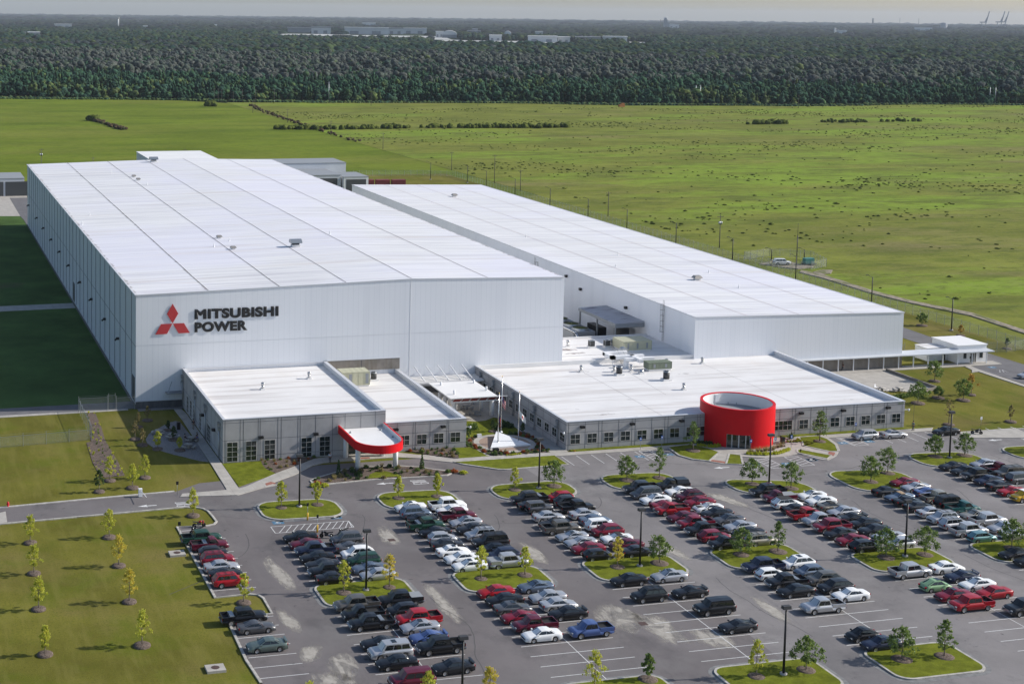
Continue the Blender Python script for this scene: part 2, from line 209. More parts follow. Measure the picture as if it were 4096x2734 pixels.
# building skins
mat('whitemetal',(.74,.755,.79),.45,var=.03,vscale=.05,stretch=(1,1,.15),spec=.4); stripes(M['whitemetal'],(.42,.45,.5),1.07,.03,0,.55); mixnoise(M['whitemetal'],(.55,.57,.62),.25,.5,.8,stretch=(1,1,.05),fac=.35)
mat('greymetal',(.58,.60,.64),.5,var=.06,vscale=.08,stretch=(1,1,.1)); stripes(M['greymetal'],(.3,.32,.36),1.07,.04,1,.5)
mat('greenlawn',(.07,.125,.035),.95,var=.3,vscale=.07,bump=.6,bscale=9,detail=12); mixnoise(M['greenlawn'],(.12,.09,.07),.035,.6,.75,fac=.8,detail=10,loc=(2,60,0)); mixnoise(M['greenlawn'],(.05,.08,.02),3,.5,.75,fac=.6)  # greener grass species on the ground left of the hall
mat('roof',(.76,.75,.745),.55,var=.05,vscale=.02,spec=.3)
mixnoise(M['roof'],(.46,.45,.48),.7,.44,.64,stretch=(.03,1,1),fac=.7,detail=10,rough=.7); mixnoise(M['roof'],(.66,.65,.74),.02,.45,.62,fac=.6); mixnoise(M['roof'],(.56,.49,.44),.25,.56,.75,stretch=(.06,1,1),fac=.6,detail=8,loc=(11,4,0))
stripes(M['roof'],(.6,.6,.63),9.3,.05,1,.7)
mat('roofmem',(.72,.705,.695),.6,var=.05,vscale=.1,spec=.3); mixnoise(M['roofmem'],(.46,.42,.40),.62,.48,.66,stretch=(.07,1,1),fac=.65,detail=9); mixnoise(M['roofmem'],(.66,.60,.54),.1,.6,.8,fac=.6,loc=(5,5,0))
mat('roofclean',(.74,.73,.72),.6,var=.05,vscale=.2,spec=.3); mixnoise(M['roofclean'],(.68,.66,.62),.35,.6,.85,stretch=(.3,1,1),fac=.5,detail=8)
mat('seam',(.30,.27,.27),.9,var=.4,vscale=.3)
mat('stain',(.33,.27,.24),.9,var=.4,vscale=.6)
mat('concrete',(.40,.39,.39),.9,var=.12,vscale=.35,detail=10,bump=.2,bscale=40); mixnoise(M['concrete'],(.31,.30,.30),.5,.5,.85,stretch=(1,1,.3),fac=.5); mixnoise(M['concrete'],(.36,.355,.36),14,.55,.8,fac=.3)
mat('joint',(.07,.07,.075),.9)
mat('basedark',(.11,.11,.115),.9,var=.3,vscale=.8,stretch=(1,1,.15)); mixnoise(M['basedark'],(.22,.22,.22),1.5,.6,.75,stretch=(1,1,.1),fac=.5)
mat('browncon',(.235,.21,.185),.9,var=.15,vscale=.8); mixnoise(M['browncon'],(.15,.12,.07),1.6,.5,.75,stretch=(1,1,.06),fac=.6)
mat('coping',(.62,.63,.66),.5,metal=.3); mat('white',(.78,.78,.79),.5,var=.03,vscale=1)
mat('glass',(.012,.022,.022),.06,spec=.7); mat('glasslite',(.03,.045,.045),.08,spec=.7)
mat('frame',(.50,.48,.45),.5); mat('darkmetal',(.02,.02,.022),.45,metal=.4); mat('grille',(.045,.045,.045),.6)
mat('red',(.62,.004,.010),.5,coat=.0,spec=.2,var=.06,vscale=.6); mat('reddull',(.24,.03,.03),.7,var=.2,vscale=3)
mat('emblemred',(.47,.032,.036),.5); mat('black',(.006,.006,.007),.5)
mat('galv',(.36,.38,.40),.4,metal=.7); mat('steel',(.55,.55,.55),.25,metal=.9); mat('galvdull',(.25,.265,.28),.7)
mat('tanunit',(.47,.46,.33),.6,var=.05,vscale=2); mat('greenunit',(.17,.20,.14),.6,var=.1,vscale=2); mat('yellow',(.65,.38,.02),.5)
mat('paint',(.62,.62,.61),.8,var=.18,vscale=4); mat('bluepaint',(.06,.16,.26),.8,var=.3,vscale=3); mat('signblue',(.03,.11,.42),.5)
mat('bark',(.17,.14,.115),.95,var=.3,vscale=6); mat('wood',(.12,.105,.09),.9,var=.3,vscale=2); mat('gold',(.7,.45,.12),.3,metal=1)
mat('tan',(.30,.215,.165),.9,var=.15,vscale=12)
def leafmat(name,c1,c2,c3,trans=.35):
    m=bpy.data.materials.new(name); m.use_nodes=True; n=m.node_tree.nodes; l=m.node_tree.links; p=n['Principled BSDF']; p.inputs['Roughness'].default_value=.6; p.inputs['Specular IOR Level'].default_value=.3
    g=n.new('ShaderNodeNewGeometry'); cr=n.new('ShaderNodeValToRGB'); e=cr.color_ramp; e.elements[0].color=(*c1,1); e.elements[1].color=(*c3,1); x=e.elements.new(.5); x.color=(*c2,1)
    l.new(g.outputs['Random Per Island'],cr.inputs[0]); l.new(cr.outputs[0],p.inputs['Base Color'])
    t=n.new('ShaderNodeBsdfTranslucent'); l.new(cr.outputs[0],t.inputs[0]); mx=n.new('ShaderNodeMixShader'); mx.inputs[0].default_value=trans
    l.new(p.outputs[0],mx.inputs[1]); l.new(t.outputs[0],mx.inputs[2]); l.new(mx.outputs[0],n['Material Output'].inputs[0]); M[name]=m
leafmat('leafyellow',(.34,.40,.05),(.50,.52,.07),(.64,.58,.10),.45); leafmat('leafgold',(.44,.42,.05),(.60,.52,.08),(.68,.50,.10),.45)
leafmat('leafgreen',(.085,.14,.035),(.14,.21,.05),(.24,.31,.07),.35); leafmat('leafdark',(.035,.07,.02),(.06,.11,.03),(.10,.16,.04)); leafmat('leafolive',(.16,.14,.05),(.28,.23,.09),(.38,.31,.13)); leafmat('leaforange',(.3,.18,.03),(.45,.27,.04),(.55,.36,.06))
leafmat('leaflime',(.34,.38,.015),(.48,.50,.03),(.58,.56,.06)); leafmat('leafred',(.18,.05,.015),(.38,.09,.02),(.42,.16,.04))
for k_ in ('lawn','lawn2','pasture','meadow','forestfloor','mulch','gravel','dirt','sand','greenlawn'): M[k_].node_tree.nodes['Principled BSDF'].inputs['Specular IOR Level'].default_value=.04
for k_ in ('asphalt','asphalt2','walk','kerb','gutter','concrete'): M[k_].node_tree.nodes['Principled BSDF'].inputs['Specular IOR Level'].default_value=.2
def netmat(name,col,alpha):
    m=bpy.data.materials.new(name); m.use_nodes=True; n=m.node_tree.nodes; l=m.node_tree.links; p=n['Principled BSDF']; p.inputs['Base Color'].default_value=(*col,1); p.inputs['Metallic'].default_value=.5
    t=n.new('ShaderNodeBsdfTransparent'); mx=n.new('ShaderNodeMixShader'); tc=n.new('ShaderNodeTexCoord'); ck=n.new('ShaderNodeTexNoise'); ck.inputs['Scale'].default_value=60; l.new(tc.outputs['Object'],ck.inputs[0])
    mr=n.new('ShaderNodeMapRange'); mr.inputs[1].default_value=.4; mr.inputs[2].default_value=.6; mr.inputs[3].default_value=alpha*.6; mr.inputs[4].default_value=alpha*1.4; l.new(ck.outputs[0],mr.inputs[0]); l.new(mr.outputs[0],mx.inputs[0])
    l.new(t.outputs[0],mx.inputs[1]); l.new(p.outputs[0],mx.inputs[2]); l.new(mx.outputs[0],n['Material Output'].inputs[0]); M[name]=m
netmat('chainlink',(.45,.47,.48),.22)
def struct(o): o['kind']='structure'; return o
# ---------------- ground sheets ----------------
def sheet(name,m,pts,z):
    mb=MB(); mb.add([(x,y,z) for x,y in pts],[tuple(range(len(pts)))]); return struct(mb.build(name,m))
def ccw(p):
    a=sum(p[i][0]*p[(i+1)%len(p)][1]-p[(i+1)%len(p)][0]*p[i][1] for i in range(len(p))); return p if a>0 else p[::-1]
sheet('ground',M['forestfloor'],[(25000*math.cos(i*math.pi/36)-42,25000*math.sin(i*math.pi/36)-270) for i in range(72)],-.9)
sheet('pasture',M['pasture'],[(-900,300),(218,300),(218,560),(224,932),(190,972),(41,1020),(-900,1330)],-.30)
sheet('meadow',M['meadow'],[(208,-200),(1700,-200),(1700,700),(933,851),(809,871),(707,856),(560,872),(488,908),(395,920),(224,942),(218,560),(218,300),(208,300)],-.22)
sheet('lawn',M['lawn'],[(-250,-330),(380,-330),(380,-200),(208,-200),(208,384),(-250,384)],-.0)
sheet('lawn',M['greenlawn'],[(-250,.6),(-.0,.6),(0,384),(-250,384)],.02)
AX=[(-70,-60.6),(-4.5,-57.1)] # lower edge of exit road then the lot outline
asph=[(-70,-54.2),(-12.5,-49.9),(-1.2,-49.2),(3,-46),(18,-44.5),(24,-41),(52,-41),(62,-43.2),(139,-43.2),(143,-47),(200,-48.5),(300,-50),(300,-240),(-3,-240),(-4.1,-117),(-4.3,-112.8),(-4.4,-110.9),(-4.1,-101),(-4.1,-99.2),(1.8,-98.6),(1.9,-93.6),(1.5,-92.4),(.4,-91.9),(-4.1,-92.1),(-4.1,-65.2),(.1,-65.7),(1.4,-65.3),(2,-64.2),(1.9,-62),(1.7,-59.5),(1.2,-58.2),(.2,-57.4),(-1.5,-57),(-4.5,-57.1),(-70,-60.6)]
mb=MB(); mb.prism(asph,-.3,.03); struct(mb.build('parking_lot',M['asphalt']))
mb=MB(); mb.prism([(57.2,-44.2),(139,-43.3),(143,-47.1),(200,-48.6),(300,-50.1),(300,-240),(56.2,-240),(56.8,-130),(57.6,-95),(56.6,-70),(57.8,-56)],-.25,.0335); struct(mb.build('parking_lot',M['asphaltold']))
# kerb strips along a polyline
def kerb(mb,pts,w=.2,h=.15,closed=False,z=0,side=0):
    n=len(pts); P=[Vector((x,y)) for x,y in pts]
    nr=[]
    for i in range(n):
        a=P[(i-1)%n] if (closed or i>0) else P[i]; b=P[(i+1)%n] if (closed or i<n-1) else P[i]
        d=(b-a).normalized(); nr.append(Vector((d.y,-d.x)))
    k=len(mb.v); vs=[];fs=[]
    for i in range(n):
        o=P[i]-nr[i]*(w/2-side*w/2); q=P[i]+nr[i]*(w/2+side*w/2); vs+=[(o.x,o.y,z),(o.x,o.y,h),(q.x,q.y,h),(q.x,q.y,z)]
    for i in range(n if closed else n-1):
        a=i*4; b=((i+1)%n)*4; fs+=[(a+1,b+1,b+2,a+2),(a,b,b+1,a+1),(a+2,b+2,b+3,a+3)]
    mb.add(vs,fs)
KB=MB()
kerb(KB,asph[14:],.32,.16); kerb(KB,[(-70,-54.2),(-12.5,-49.9),(-1.6,-49.3)],.5,.14)
kerb(KB,[(143,-47),(200,-48.5),(300,-50)],.3,.16)
GI={}
for mt,z,pts,kb in GP:
    GI.setdefault(mt,MB())
    GI[mt].prism([(x,y) for x,y in pts],-.2,z)
    if kb: kerb(KB,ccw(pts),.34,z+.02,True,0,1)
def rrect(x0,x1,y0,y1,r,sl=0,n=5):
    o=[]
    for cx,cy,a in ((x1-r,y1-r,0),(x0+r,y1-r,90),(x0+r,y0+r,180),(x1-r,y0+r,270)):
        for i in range(n+1):
            t=R(a+90*i/n); o.append((cx+r*math.cos(t),cy+r*math.sin(t)))
    return [(x,y-sl*(x-x0)*(1 if y>(y0+y1)/2 else .75)) for x,y in o]
ISL=[(9.5,21.4,-65.4,-57.6,2.6,.05),(28.7,40.5,-64.9,-57.3,2.8,.05),(47.5,60.5,-64.5,-57.6,2.7,.0),(67.2,79,-63.9,-56.6,2.7,.05),(86.1,98.2,-69.6,-62.6,2.6,.3),(105.2,117.5,-72.9,-62.6,3,.12),(124.9,136.7,-64.1,-56.8,2.8,.1),(143.8,156,-64.1,-57,2.8,.05),
 (9.3,21.3,-98.2,-91.2,1.5,.0),(28.6,40.6,-97.7,-91,1.5,0),(47.5,60.4,-98.1,-90.9,1.7,0),(67.1,79.1,-98,-90.9,1.6,0),(85.8,98.3,-103.3,-96.6,1.6,0),(105,117.2,-104,-96.9,1.7,0),(124.8,137,-104,-97,1.7,0),
 (9.2,21.3,-132,-125.2,1.5,0),(28.4,40.4,-132,-125.2,1.5,0),(47.4,60.1,-132.4,-125.2,1.5,0),(67.4,78.9,-132.5,-124.9,1.6,0),(86,98,-137,-131,1.6,0)]
IG=MB(); GT=MB()
for a in ISL:
    p=rrect(*a); IG.prism(p,-.1,.2); kerb(KB,p,.3,.19,True,0,1); 
    q=rrect(a[0]-.0,a[1]+.0,a[2]-.0,a[3]+.0,a[4],a[5]); kerb(GT,q,.95,.042,True,.03,1)
struct(IG.build('grass_island',M['lawn2'])); struct(GT.build('gutter',M['gutter']))
struct(KB.build('kerb',M['kerb']))
for mt,nm in (('walk','sidewalk'),('brick','brick_ramp'),('lawn2','lawn_patch'),('gravel','gravel'),('asphalt2','service_road'),('dirt','dirt_track')):
    struct(GI[mt].build(nm,M[mt]))
GI['mulch'].build('mulch_bed',M['mulch'])['kind']='structure'; struct(GI['asphalt'].build('service_road',M['asphalt2']))
# worn sandy patches, patches of darker new asphalt
def blob(pts,z,m,name):
    mb=MB()
    for p in pts: mb.add([(x,y,z) for x,y in ccw(p)],[tuple(range(len(p)))])
    return struct(mb.build(name,m))
def sandmat():
    m=mat('sandpatch',(.40,.37,.325),.95,var=.25,vscale=1.2); n=m.node_tree.nodes; l=m.node_tree.links
    tc=n.new('ShaderNodeTexCoord'); mp=n.new('ShaderNodeMapping'); mp.inputs['Scale'].default_value=(1,.28,1); l.new(tc.outputs['Object'],mp.inputs[0]); ns=n.new('ShaderNodeTexNoise'); ns.inputs['Scale'].default_value=.55; ns.inputs['Detail'].default_value=12; ns.inputs['Roughness'].default_value=.7; l.new(mp.outputs[0],ns.inputs[0])
    at=n.new('ShaderNodeAttribute'); at.attribute_name='edge'; ad=n.new('ShaderNodeMath'); ad.operation='ADD'; l.new(ns.outputs[0],ad.inputs[0]); l.new(at.outputs['Fac'],ad.inputs[1])
    mr=n.new('ShaderNodeMapRange'); mr.inputs[1].default_value=.96; mr.inputs[2].default_value=1.16; mr.inputs[4].default_value=.85; l.new(ad.outputs[0],mr.inputs[0])
    t=n.new('ShaderNodeBsdfTransparent'); mx=n.new('ShaderNodeMixShader'); l.new(mr.outputs[0],mx.inputs[0]); l.new(t.outputs[0],mx.inputs[1]); l.new(n['Principled BSDF'].outputs[0],mx.inputs[2]); l.new(mx.outputs[0],n['Material Output'].inputs[0]); return m
sm=sandmat(); PV=[];PF=[];PE=[]
def sandpatch(cx,cy,rx,ry,rot=0):
    n0=len(PV); k=20; PV.append((cx,cy,.036)); PE.append(.78)
    for j,(f,e) in enumerate(((.5,.52),(1.,.0))):
        for i in range(k):
            t=2*math.pi*i/k; x=rx*f*math.cos(t); y=ry*f*math.sin(t); PV.append((cx+x*math.cos(rot)-y*math.sin(rot),cy+x*math.sin(rot)+y*math.cos(rot),.036)); PE.append(e)
    for i in range(k): PF.append((n0,n0+1+i,n0+1+(i+1)%k)); PF.append((n0+1+i,n0+1+k+i,n0+1+k+(i+1)%k,n0+1+(i+1)%k))
for a in [(3.6,-110.5,2.6,5,-.4),(6.0,-115,3.4,7,-.25),(4,-119,4.6,7,.2),(43.9,-109.6,5.0,8,-.15),(47.5,-113.5,5,9,.05),(52,-117.5,4.2,6,.2),(24.9,-76,2.4,9,-.1),(62.4,-89.5,2.2,7,.1),(64,-112,2,9,0),(42.7,-86,2.2,8,0),(6,-86,2.2,12,.05),(3.3,-101,2,7,.1),(82,-72,2.4,8,.3),(24,-100,2,12,0)]: sandpatch(*a)
me=bpy.data.meshes.new('sand_patch'); me.from_pydata(PV,[],PF); me.materials.append(sm); at=me.attributes.new('edge','FLOAT','POINT'); at.data.foreach_set('value',PE)
o=bpy.data.objects.new('sand_patch',me); C.objects.link(o); struct(o)
# sealed cracks wandering along the aisles
CK=MB()
def crack(x,y,a,L_,w=.05):
    pts=[(x,y)]
    for i in range(int(L_/.8)): a+=random.uniform(-.16,.16); x+=.8*math.cos(a); y+=.8*math.sin(a); pts.append((x,y))
    for p,q in zip(pts,pts[1:]):
        d=Vector((q[0]-p[0],q[1]-p[1])).normalized(); n=Vector((-d.y,d.x))*w; CK.add([(p[0]+n.x,p[1]+n.y,.0375),(p[0]-n.x,p[1]-n.y,.0375),(q[0]-n.x,q[1]-n.y,.0375),(q[0]+n.x,q[1]+n.y,.0375)],[(0,1,2,3)])
for x,y,a,L_ in ((5,-70,-1.5,26),(24,-66,-1.6,30),(23,-98,-1.5,24),(43.5,-70,-1.5,20),(62.8,-66,-1.6,28),(82,-72,-1.55,26),(101,-76,-1.6,20),(63,-100,-1.6,20),(102,-100,-1.5,24),(70,-54,.1,20),(100,-62,-.1,18),(120,-56,.2,16),(3,-62,-.5,10),(140,-60,-1.5,20),(121,-75,-1.6,22),(90,-55,3.0,14)): crack(x,y,a,L_)
struct(CK.build('sealed_crack',mat('tar',(.07,.066,.066),.8)))
# ---------------- painted markings ----------------
PM=MB(); ZP=.040
def line(x0,y0,x1,y1,w=.11,z=ZP):
    d=Vector((x1-x0,y1-y0)).normalized(); n=Vector((-d.y,d.x))*w/2
    PM.add([(x0+n.x,y0+n.y,z),(x0-n.x,y0-n.y,z),(x1-n.x,y1-n.y,z),(x1+n.x,y1+n.y,z)],[(0,1,2,3)])
def rows(x0,y0,p,n,wd=12.0,mid=True,skip=()):
    for i in range(n):
        if i not in skip: line(x0,y0-p*i,x0+wd,y0-p*i-.0)
    if mid: line(x0+wd/2,y0+.5,x0+wd/2,y0-p*(n-1)-.0,.11,ZP+.004)
rows(9.2,-76.1,2.63,6); rows(28.5,-64.95,2.66,11); rows(47.35,-65,2.66,10); rows(67.05,-64,2.7,11); rows(86.05,-69.8,2.71,11); rows(105.15,-75.6,2.7,9); rows(124.9,-64.3,2.72,13); rows(144,-64,2.72,13)
rows(9.1,-98.5,2.75,10); rows(28.4,-97.9,2.77,11); rows(47.4,-98,2.77,11); rows(66.9,-97.9,2.77,10); rows(86.05,-103.6,2.8,10); rows(105.3,-104,2.8,12); rows(124.9,-104,2.8,9)
for i in range(8): line(-3.9,-71.1-2.66*i,1.85,-71.1-2.66*i)
for y in (-66.93,-68.2,-69.47): line(-3.8,y,-.6,y,.14)
for i in range(7): line(-4,-99.2-2.76*i,1.8,-99.2-2.76*i)
for i in range(12): line(66.3+2.75*i,-45.1,66.3+2.75*i-.05,-50.2) if i<7 else None
for x in (119.9,127.7,130.4,133,135.6,138.3,141,144): line(x,-44.9,x+.1,-50.3)
for i in range(9): line(151+2.7*i,-45.6,151+2.7*i,-48.4,.14)
def hatch(x0,x1,y0,y1,st=1.2,ax=0):
    for a in ((x0,y0,x1,y0),(x0,y1,x1,y1),(x0,y0,x0,y1),(x1,y0,x1,y1)): line(*a)
    if ax==0:
        x=x0+.6
        while x<x1: line(x,y0,min(x+1.6,x1),y1,.1,ZP+.003); x+=st
    else:
        y=y0+.5
        while y<y1-.5: line(x0,y,x1,min(y+1.1,y1),.1,ZP+.003); y+=st
hatch(9.3,21.2,-70.7,-68.0,1.0); hatch(98.1,100.6,-58.7,-53.6,1,1); hatch(103.8,106.3,-58.6,-53.6,1,1); hatch(120.3,122.9,-50.2,-45,1,1); hatch(80.9,83.4,-50.2,-45,1,1); hatch(184.4,187.2,-9.3,-7.3,1,0)
def arrow(x,y,s=1):
    z=ZP+.001; PM.add([(x,y,z),(x+1.5*s,y-.55*s,z),(x+1.35*s,y-.14*s,z),(x+2.9*s,y-.14*s,z),(x+2.9*s,y+.14*s,z),(x+1.35*s,y+.14*s,z),(x+1.5*s,y+.55*s,z)],[(0,1,2,3,4,5,6)])
arrow(-8.3,-55.0); arrow(30.6,-52.5); arrow(88.5,-56.6); arrow(145.8,-52.5)
def glyph(ch):
    return {'E':[(0,0,0,1),(0,0,.6,0),(0,.5,.5,.5),(0,1,.6,1)],'X':[(0,0,.6,1),(0,1,.6,0)],'I':[(.1,0,.1,1)],'T':[(.3,0,.3,1),(0,1,.6,1)]}[ch]
def word(x,y,w,h,txt='EXIT'):
    # letters read for a driver heading to -x: up is -x, right is +y
    k=0; adv=w/3.4
    for ch in txt:
        for a,b,c,d in glyph(ch):
            line(x-b*h,y+k+a*adv,x-d*h,y+k+c*adv,.17,ZP+.001+.0005*random.random())
        k+=adv*(.45 if ch=='I' else .9)
word(-.1,-56.3,2.3,2.3); word(39,-53.9,2.4,2.4); word(96.5,-58.4,2.4,2.4); word(155,-53.8,2.4,2.4)
BP=MB()
for x,y in ((10.8,-66.5),(19.8,-66.2),(10.9,-72.9),(19.6,-72.9),(85.0,-47.9),(96.6,-56),(102,-57.1),(107.6,-55.9),(119,-48.3),(124.3,-48.4),(107.5,-56),(79.5,-48),(186.7,-4.9)):
    s=.85; BP.quad((x-s,y-s*.75,ZP+.002),(x+s,y-s*.75,ZP+.002),(x+s,y+s*.75,ZP+.002),(x-s,y+s*.75,ZP+.002))
    for i in range(10):
        t=i/10*5.2+.8; t2=(i+1)/10*5.2+.8; line(x+.1+.34*math.cos(t),y+.34*math.sin(t),x+.1+.34*math.cos(t2),y+.34*math.sin(t2),.09,ZP+.006)
    line(x+.1,y,x-.5,y,.1,ZP+.0065); line(x-.1,y,x-.1,y+.35,.1,ZP+.007)
struct(BP.build('blue_marking',M['bluepaint'])); struct(PM.build('painted_marking',M['paint']))
# ---------------- haze ----------------
def haze():
    mb=MB(); mb.box(-26500,26500,-27500,26500,-3,230); m=bpy.data.materials.new('haze'); m.use_nodes=True; n=m.node_tree.nodes; n.remove(n['Principled BSDF'])
    v=n.new('ShaderNodeVolumePrincipled'); v.inputs['Color'].default_value=(.78,.86,.98,1); v.inputs['Density'].default_value=HAZE; m.node_tree.links.new(v.outputs[0],n['Material Output'].inputs['Volume'])
    o=mb.build('haze',m); o['kind']='stuff'
if HAZE>0: haze()
# ---------------- main factory hall ----------------
def win(parent,origin,ux,W,H,nc,nr,glass='glass',prot=.05):
    """window facing out of a wall: origin lower left corner seen from outside, ux unit vector along wall; frame with mullions as part, pane as its child"""
    ux=Vector(ux); n=Vector((ux.y,-ux.x,0)); o=Vector(origin); fr=MB()
    def bar(a0,a1,b0,b1,d0,d1):
        vs=[o+ux*a+n*d+Vector((0,0,b)) for d in (d0,d1) for a,b in ((a0,b0),(a1,b0),(a1,b1),(a0,b1))]
        fr.add(vs,[(0,3,2,1),(4,5,6,7),(0,1,5,4),(1,2,6,5),(2,3,7,6),(3,0,4,7)])
    t=.065
    bar(0,W,0,t,-.02,prot); bar(0,W,H-t,H,-.02,prot); bar(0,t,t,H-t,-.02,prot); bar(W-t,W,t,H-t,-.02,prot)
    for i in range(1,nc): bar(W*i/nc-.026,W*i/nc+.026,t,H-t,-.02,prot-.005)
    for j in range(1,nr):
        for i in range(nc): bar(W*i/nc+.026,W*(i+1)/nc-.026,H*j/nr-.024,H*j/nr+.024,-.02,prot-.01)
    f=fr.build('window',M['frame'],parent); pm=MB(); pm.add([o+ux*a+n*.012+Vector((0,0,b)) for a,b in ((.03,.03),(W-.03,.03),(W-.03,H-.03),(.03,H-.03))],[(0,1,2,3)]); pm.build('pane',M[glass],f)
    return f
hall=empty('factory_building',(0,0,0),0,'largest white metal factory hall with the red three-diamond emblem and black lettering','factory')
W1,D1=87.5,242.9
def hz(x): return 21.85+(23.1-21.85)*x/54.85 if x<54.85 else 23.1-(23.1-22.35)*(x-54.85)/(W1-54.85)
mb=MB(); mb.add([(0,0,1.4),(W1,0,1.4),(W1,0,22.35),(54.85,0,23.1),(0,0,21.85)],[(0,1,2,3,4)]); mb.build('wall',M['whitemetal'],hall)
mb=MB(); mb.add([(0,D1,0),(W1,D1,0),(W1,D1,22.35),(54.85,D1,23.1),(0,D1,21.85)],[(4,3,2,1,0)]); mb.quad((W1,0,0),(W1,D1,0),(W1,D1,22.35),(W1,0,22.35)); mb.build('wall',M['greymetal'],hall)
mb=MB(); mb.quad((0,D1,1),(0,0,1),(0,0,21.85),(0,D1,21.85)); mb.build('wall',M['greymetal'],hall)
mb=MB(); mb.box(-.03,W1,-.03,0.02,0,1.42); mb.box(-.04,.02,-.02,D1,0,1.0); mb.build('base_course',M['basedark'],hall)
mb=MB(); mb.box(-.1,W1,-.12,-.035,1.4,1.55); mb.box(-.12,-.045,0,D1,.98,1.15); mb.build('sill',M['coping'],hall)
mb=MB(); mb.quad((0,0,21.85),(54.85,0,23.1),(54.85,D1,23.1),(0,D1,21.85)); mb.quad((54.85,0,23.1),(W1,0,22.35),(W1,D1,22.35),(54.85,D1,23.1)); rf=mb.build('roof',M['roof'],hall)
for x in (13.9,27.92,41.4,54.9,70.9):
    y=0; mb=MB()
    while y<D1:
        dx=.05*math.sin(y*.21+x); mb.add([(x-.07+dx,y,hz(x)+.04),(x+.07+dx,y,hz(x)+.04),(x+.07+.05*math.sin((y+8)*.21+x),min(y+8,D1),hz(x)+.04),(x-.07+.05*math.sin((y+8)*.21+x),min(y+8,D1),hz(x)+.04)],[(0,1,2,3)]); y+=8
    mb.build('roof_seam',M['seam'],rf)
def stainstrip(x,w,m='stain'):
    sm2=M.get('stainfade')
    if not sm2:
        sm2=mat('stainfade',(.25,.2,.19),.95); n=sm2.node_tree.nodes; l=sm2.node_tree.links
        tc=n.new('ShaderNodeTexCoord'); mp=n.new('ShaderNodeMapping'); mp.inputs['Scale'].default_value=(.5,.35,1); l.new(tc.outputs['Object'],mp.inputs[0]); ns=n.new('ShaderNodeTexNoise'); ns.inputs['Scale'].default_value=1.6; ns.inputs['Detail'].default_value=9; l.new(mp.outputs[0],ns.inputs[0])
        at=n.new('ShaderNodeAttribute'); at.attribute_name='edge'; ad=n.new('ShaderNodeMath'); ad.operation='ADD'; l.new(ns.outputs[0],ad.inputs[0]); l.new(at.outputs['Fac'],ad.inputs[1])
        mr=n.new('ShaderNodeMapRange'); mr.inputs[1].default_value=.98; mr.inputs[2].default_value=1.35; mr.inputs[4].default_value=.7; l.new(ad.outputs[0],mr.inputs[0]); t=n.new('ShaderNodeBsdfTransparent'); mx=n.new('ShaderNodeMixShader'); l.new(mr.outputs[0],mx.inputs[0]); l.new(t.outputs[0],mx.inputs[1]); l.new(n['Principled BSDF'].outputs[0],mx.inputs[2]); l.new(mx.outputs[0],n['Material Output'].inputs[0])
    vs=[];e=[];fs=[];k=30
    for i in range(k+1):
        y=D1*i/k
        for dx,ev in ((0,.62),(w,0)): vs.append((x+dx,y,hz(max(x+dx,0))+.06)); e.append(ev)
    for i in range(k): a=2*i; fs.append((a,a+1,a+3,a+2) if w>0 else (a,a+2,a+3,a+1))
    me=bpy.data.meshes.new('roof_stain'); me.from_pydata(vs,[],fs); me.materials.append(sm2); at=me.attributes.new('edge','FLOAT','POINT'); at.data.foreach_set('value',e)
    o=bpy.data.objects.new('roof_stain',me); C.objects.link(o); o.parent=rf
stainstrip(.1,1.6); stainstrip(14.0,-1.4); stainstrip(28.0,-.8); stainstrip(87.4,-1.5)
mb=MB(); mb.box(-.22,.0,-.05,D1,21.62,21.9); mb.add([(0,-.1,21.7),(54.85,-.1,22.95),(54.85,-.1,23.16),(0,-.1,21.92),(0,.12,21.92),(54.85,.12,23.16)],[(0,1,2,3),(3,2,5,4)]); mb.add([(54.85,-.1,22.95),(W1,-.1,22.2),(W1,-.1,22.42),(54.85,-.1,23.16),(54.85,.12,23.16),(W1,.12,22.42)],[(0,1,2,3),(3,2,5,4)]); mb.build('gutter',M['coping'],hall)
jm=MB(); jm.box(0,W1,-.02,-.005,12.18,12.23); jm.build('wall_joint',M['coping'],hall); jm=MB(); jm.box(54.6,54.72,-.03,-.005,1.55,22.9); jm.build('downpipe',M['white'],hall)
for i in range(31):
    y=7.6*i+5.0
    if y<D1: mb=MB(); mb.box(-.12,-.005,y,y+.14,1.2,21.6); mb.build('downspout',mat_ds if i else (mat_ds:=mat('downspout',(.26,.27,.30),.6)),hall)
mb=MB(); mb.box(-.02,.0,0,D1,11.9,11.98); mb.build('wall_joint',M['joint'],hall)
mb=MB(); mb.box(-.08,.0,1.2,4.2,0,5.8); d=mb.build('door',mat('doordark',(.06,.065,.07),.6),hall); mb=MB(); mb.box(-.1,-.02,100.1,103.6,0,5.8); mb.build('door',M['doordark'],hall)
# base bollards in yellow beside the roller doors
for i,(y,z) in enumerate(((235.4,8.3),(203.9,8.3),(180.9,8.3),(157,8.4),(134,8.5),(111.4,8.5),(86.7,8.5),(64.6,8.5),(41.9,8.5),(21.9,8.6))):
    mb=MB(); mb.box(-.6,-.05,y-.3,y+.3,z,z+.45); mb.tube((-.5,y,z+.2),(-.9,y,z-.15),.16,.22,8); mb.build('wall_lamp',M['darkmetal'],hall)
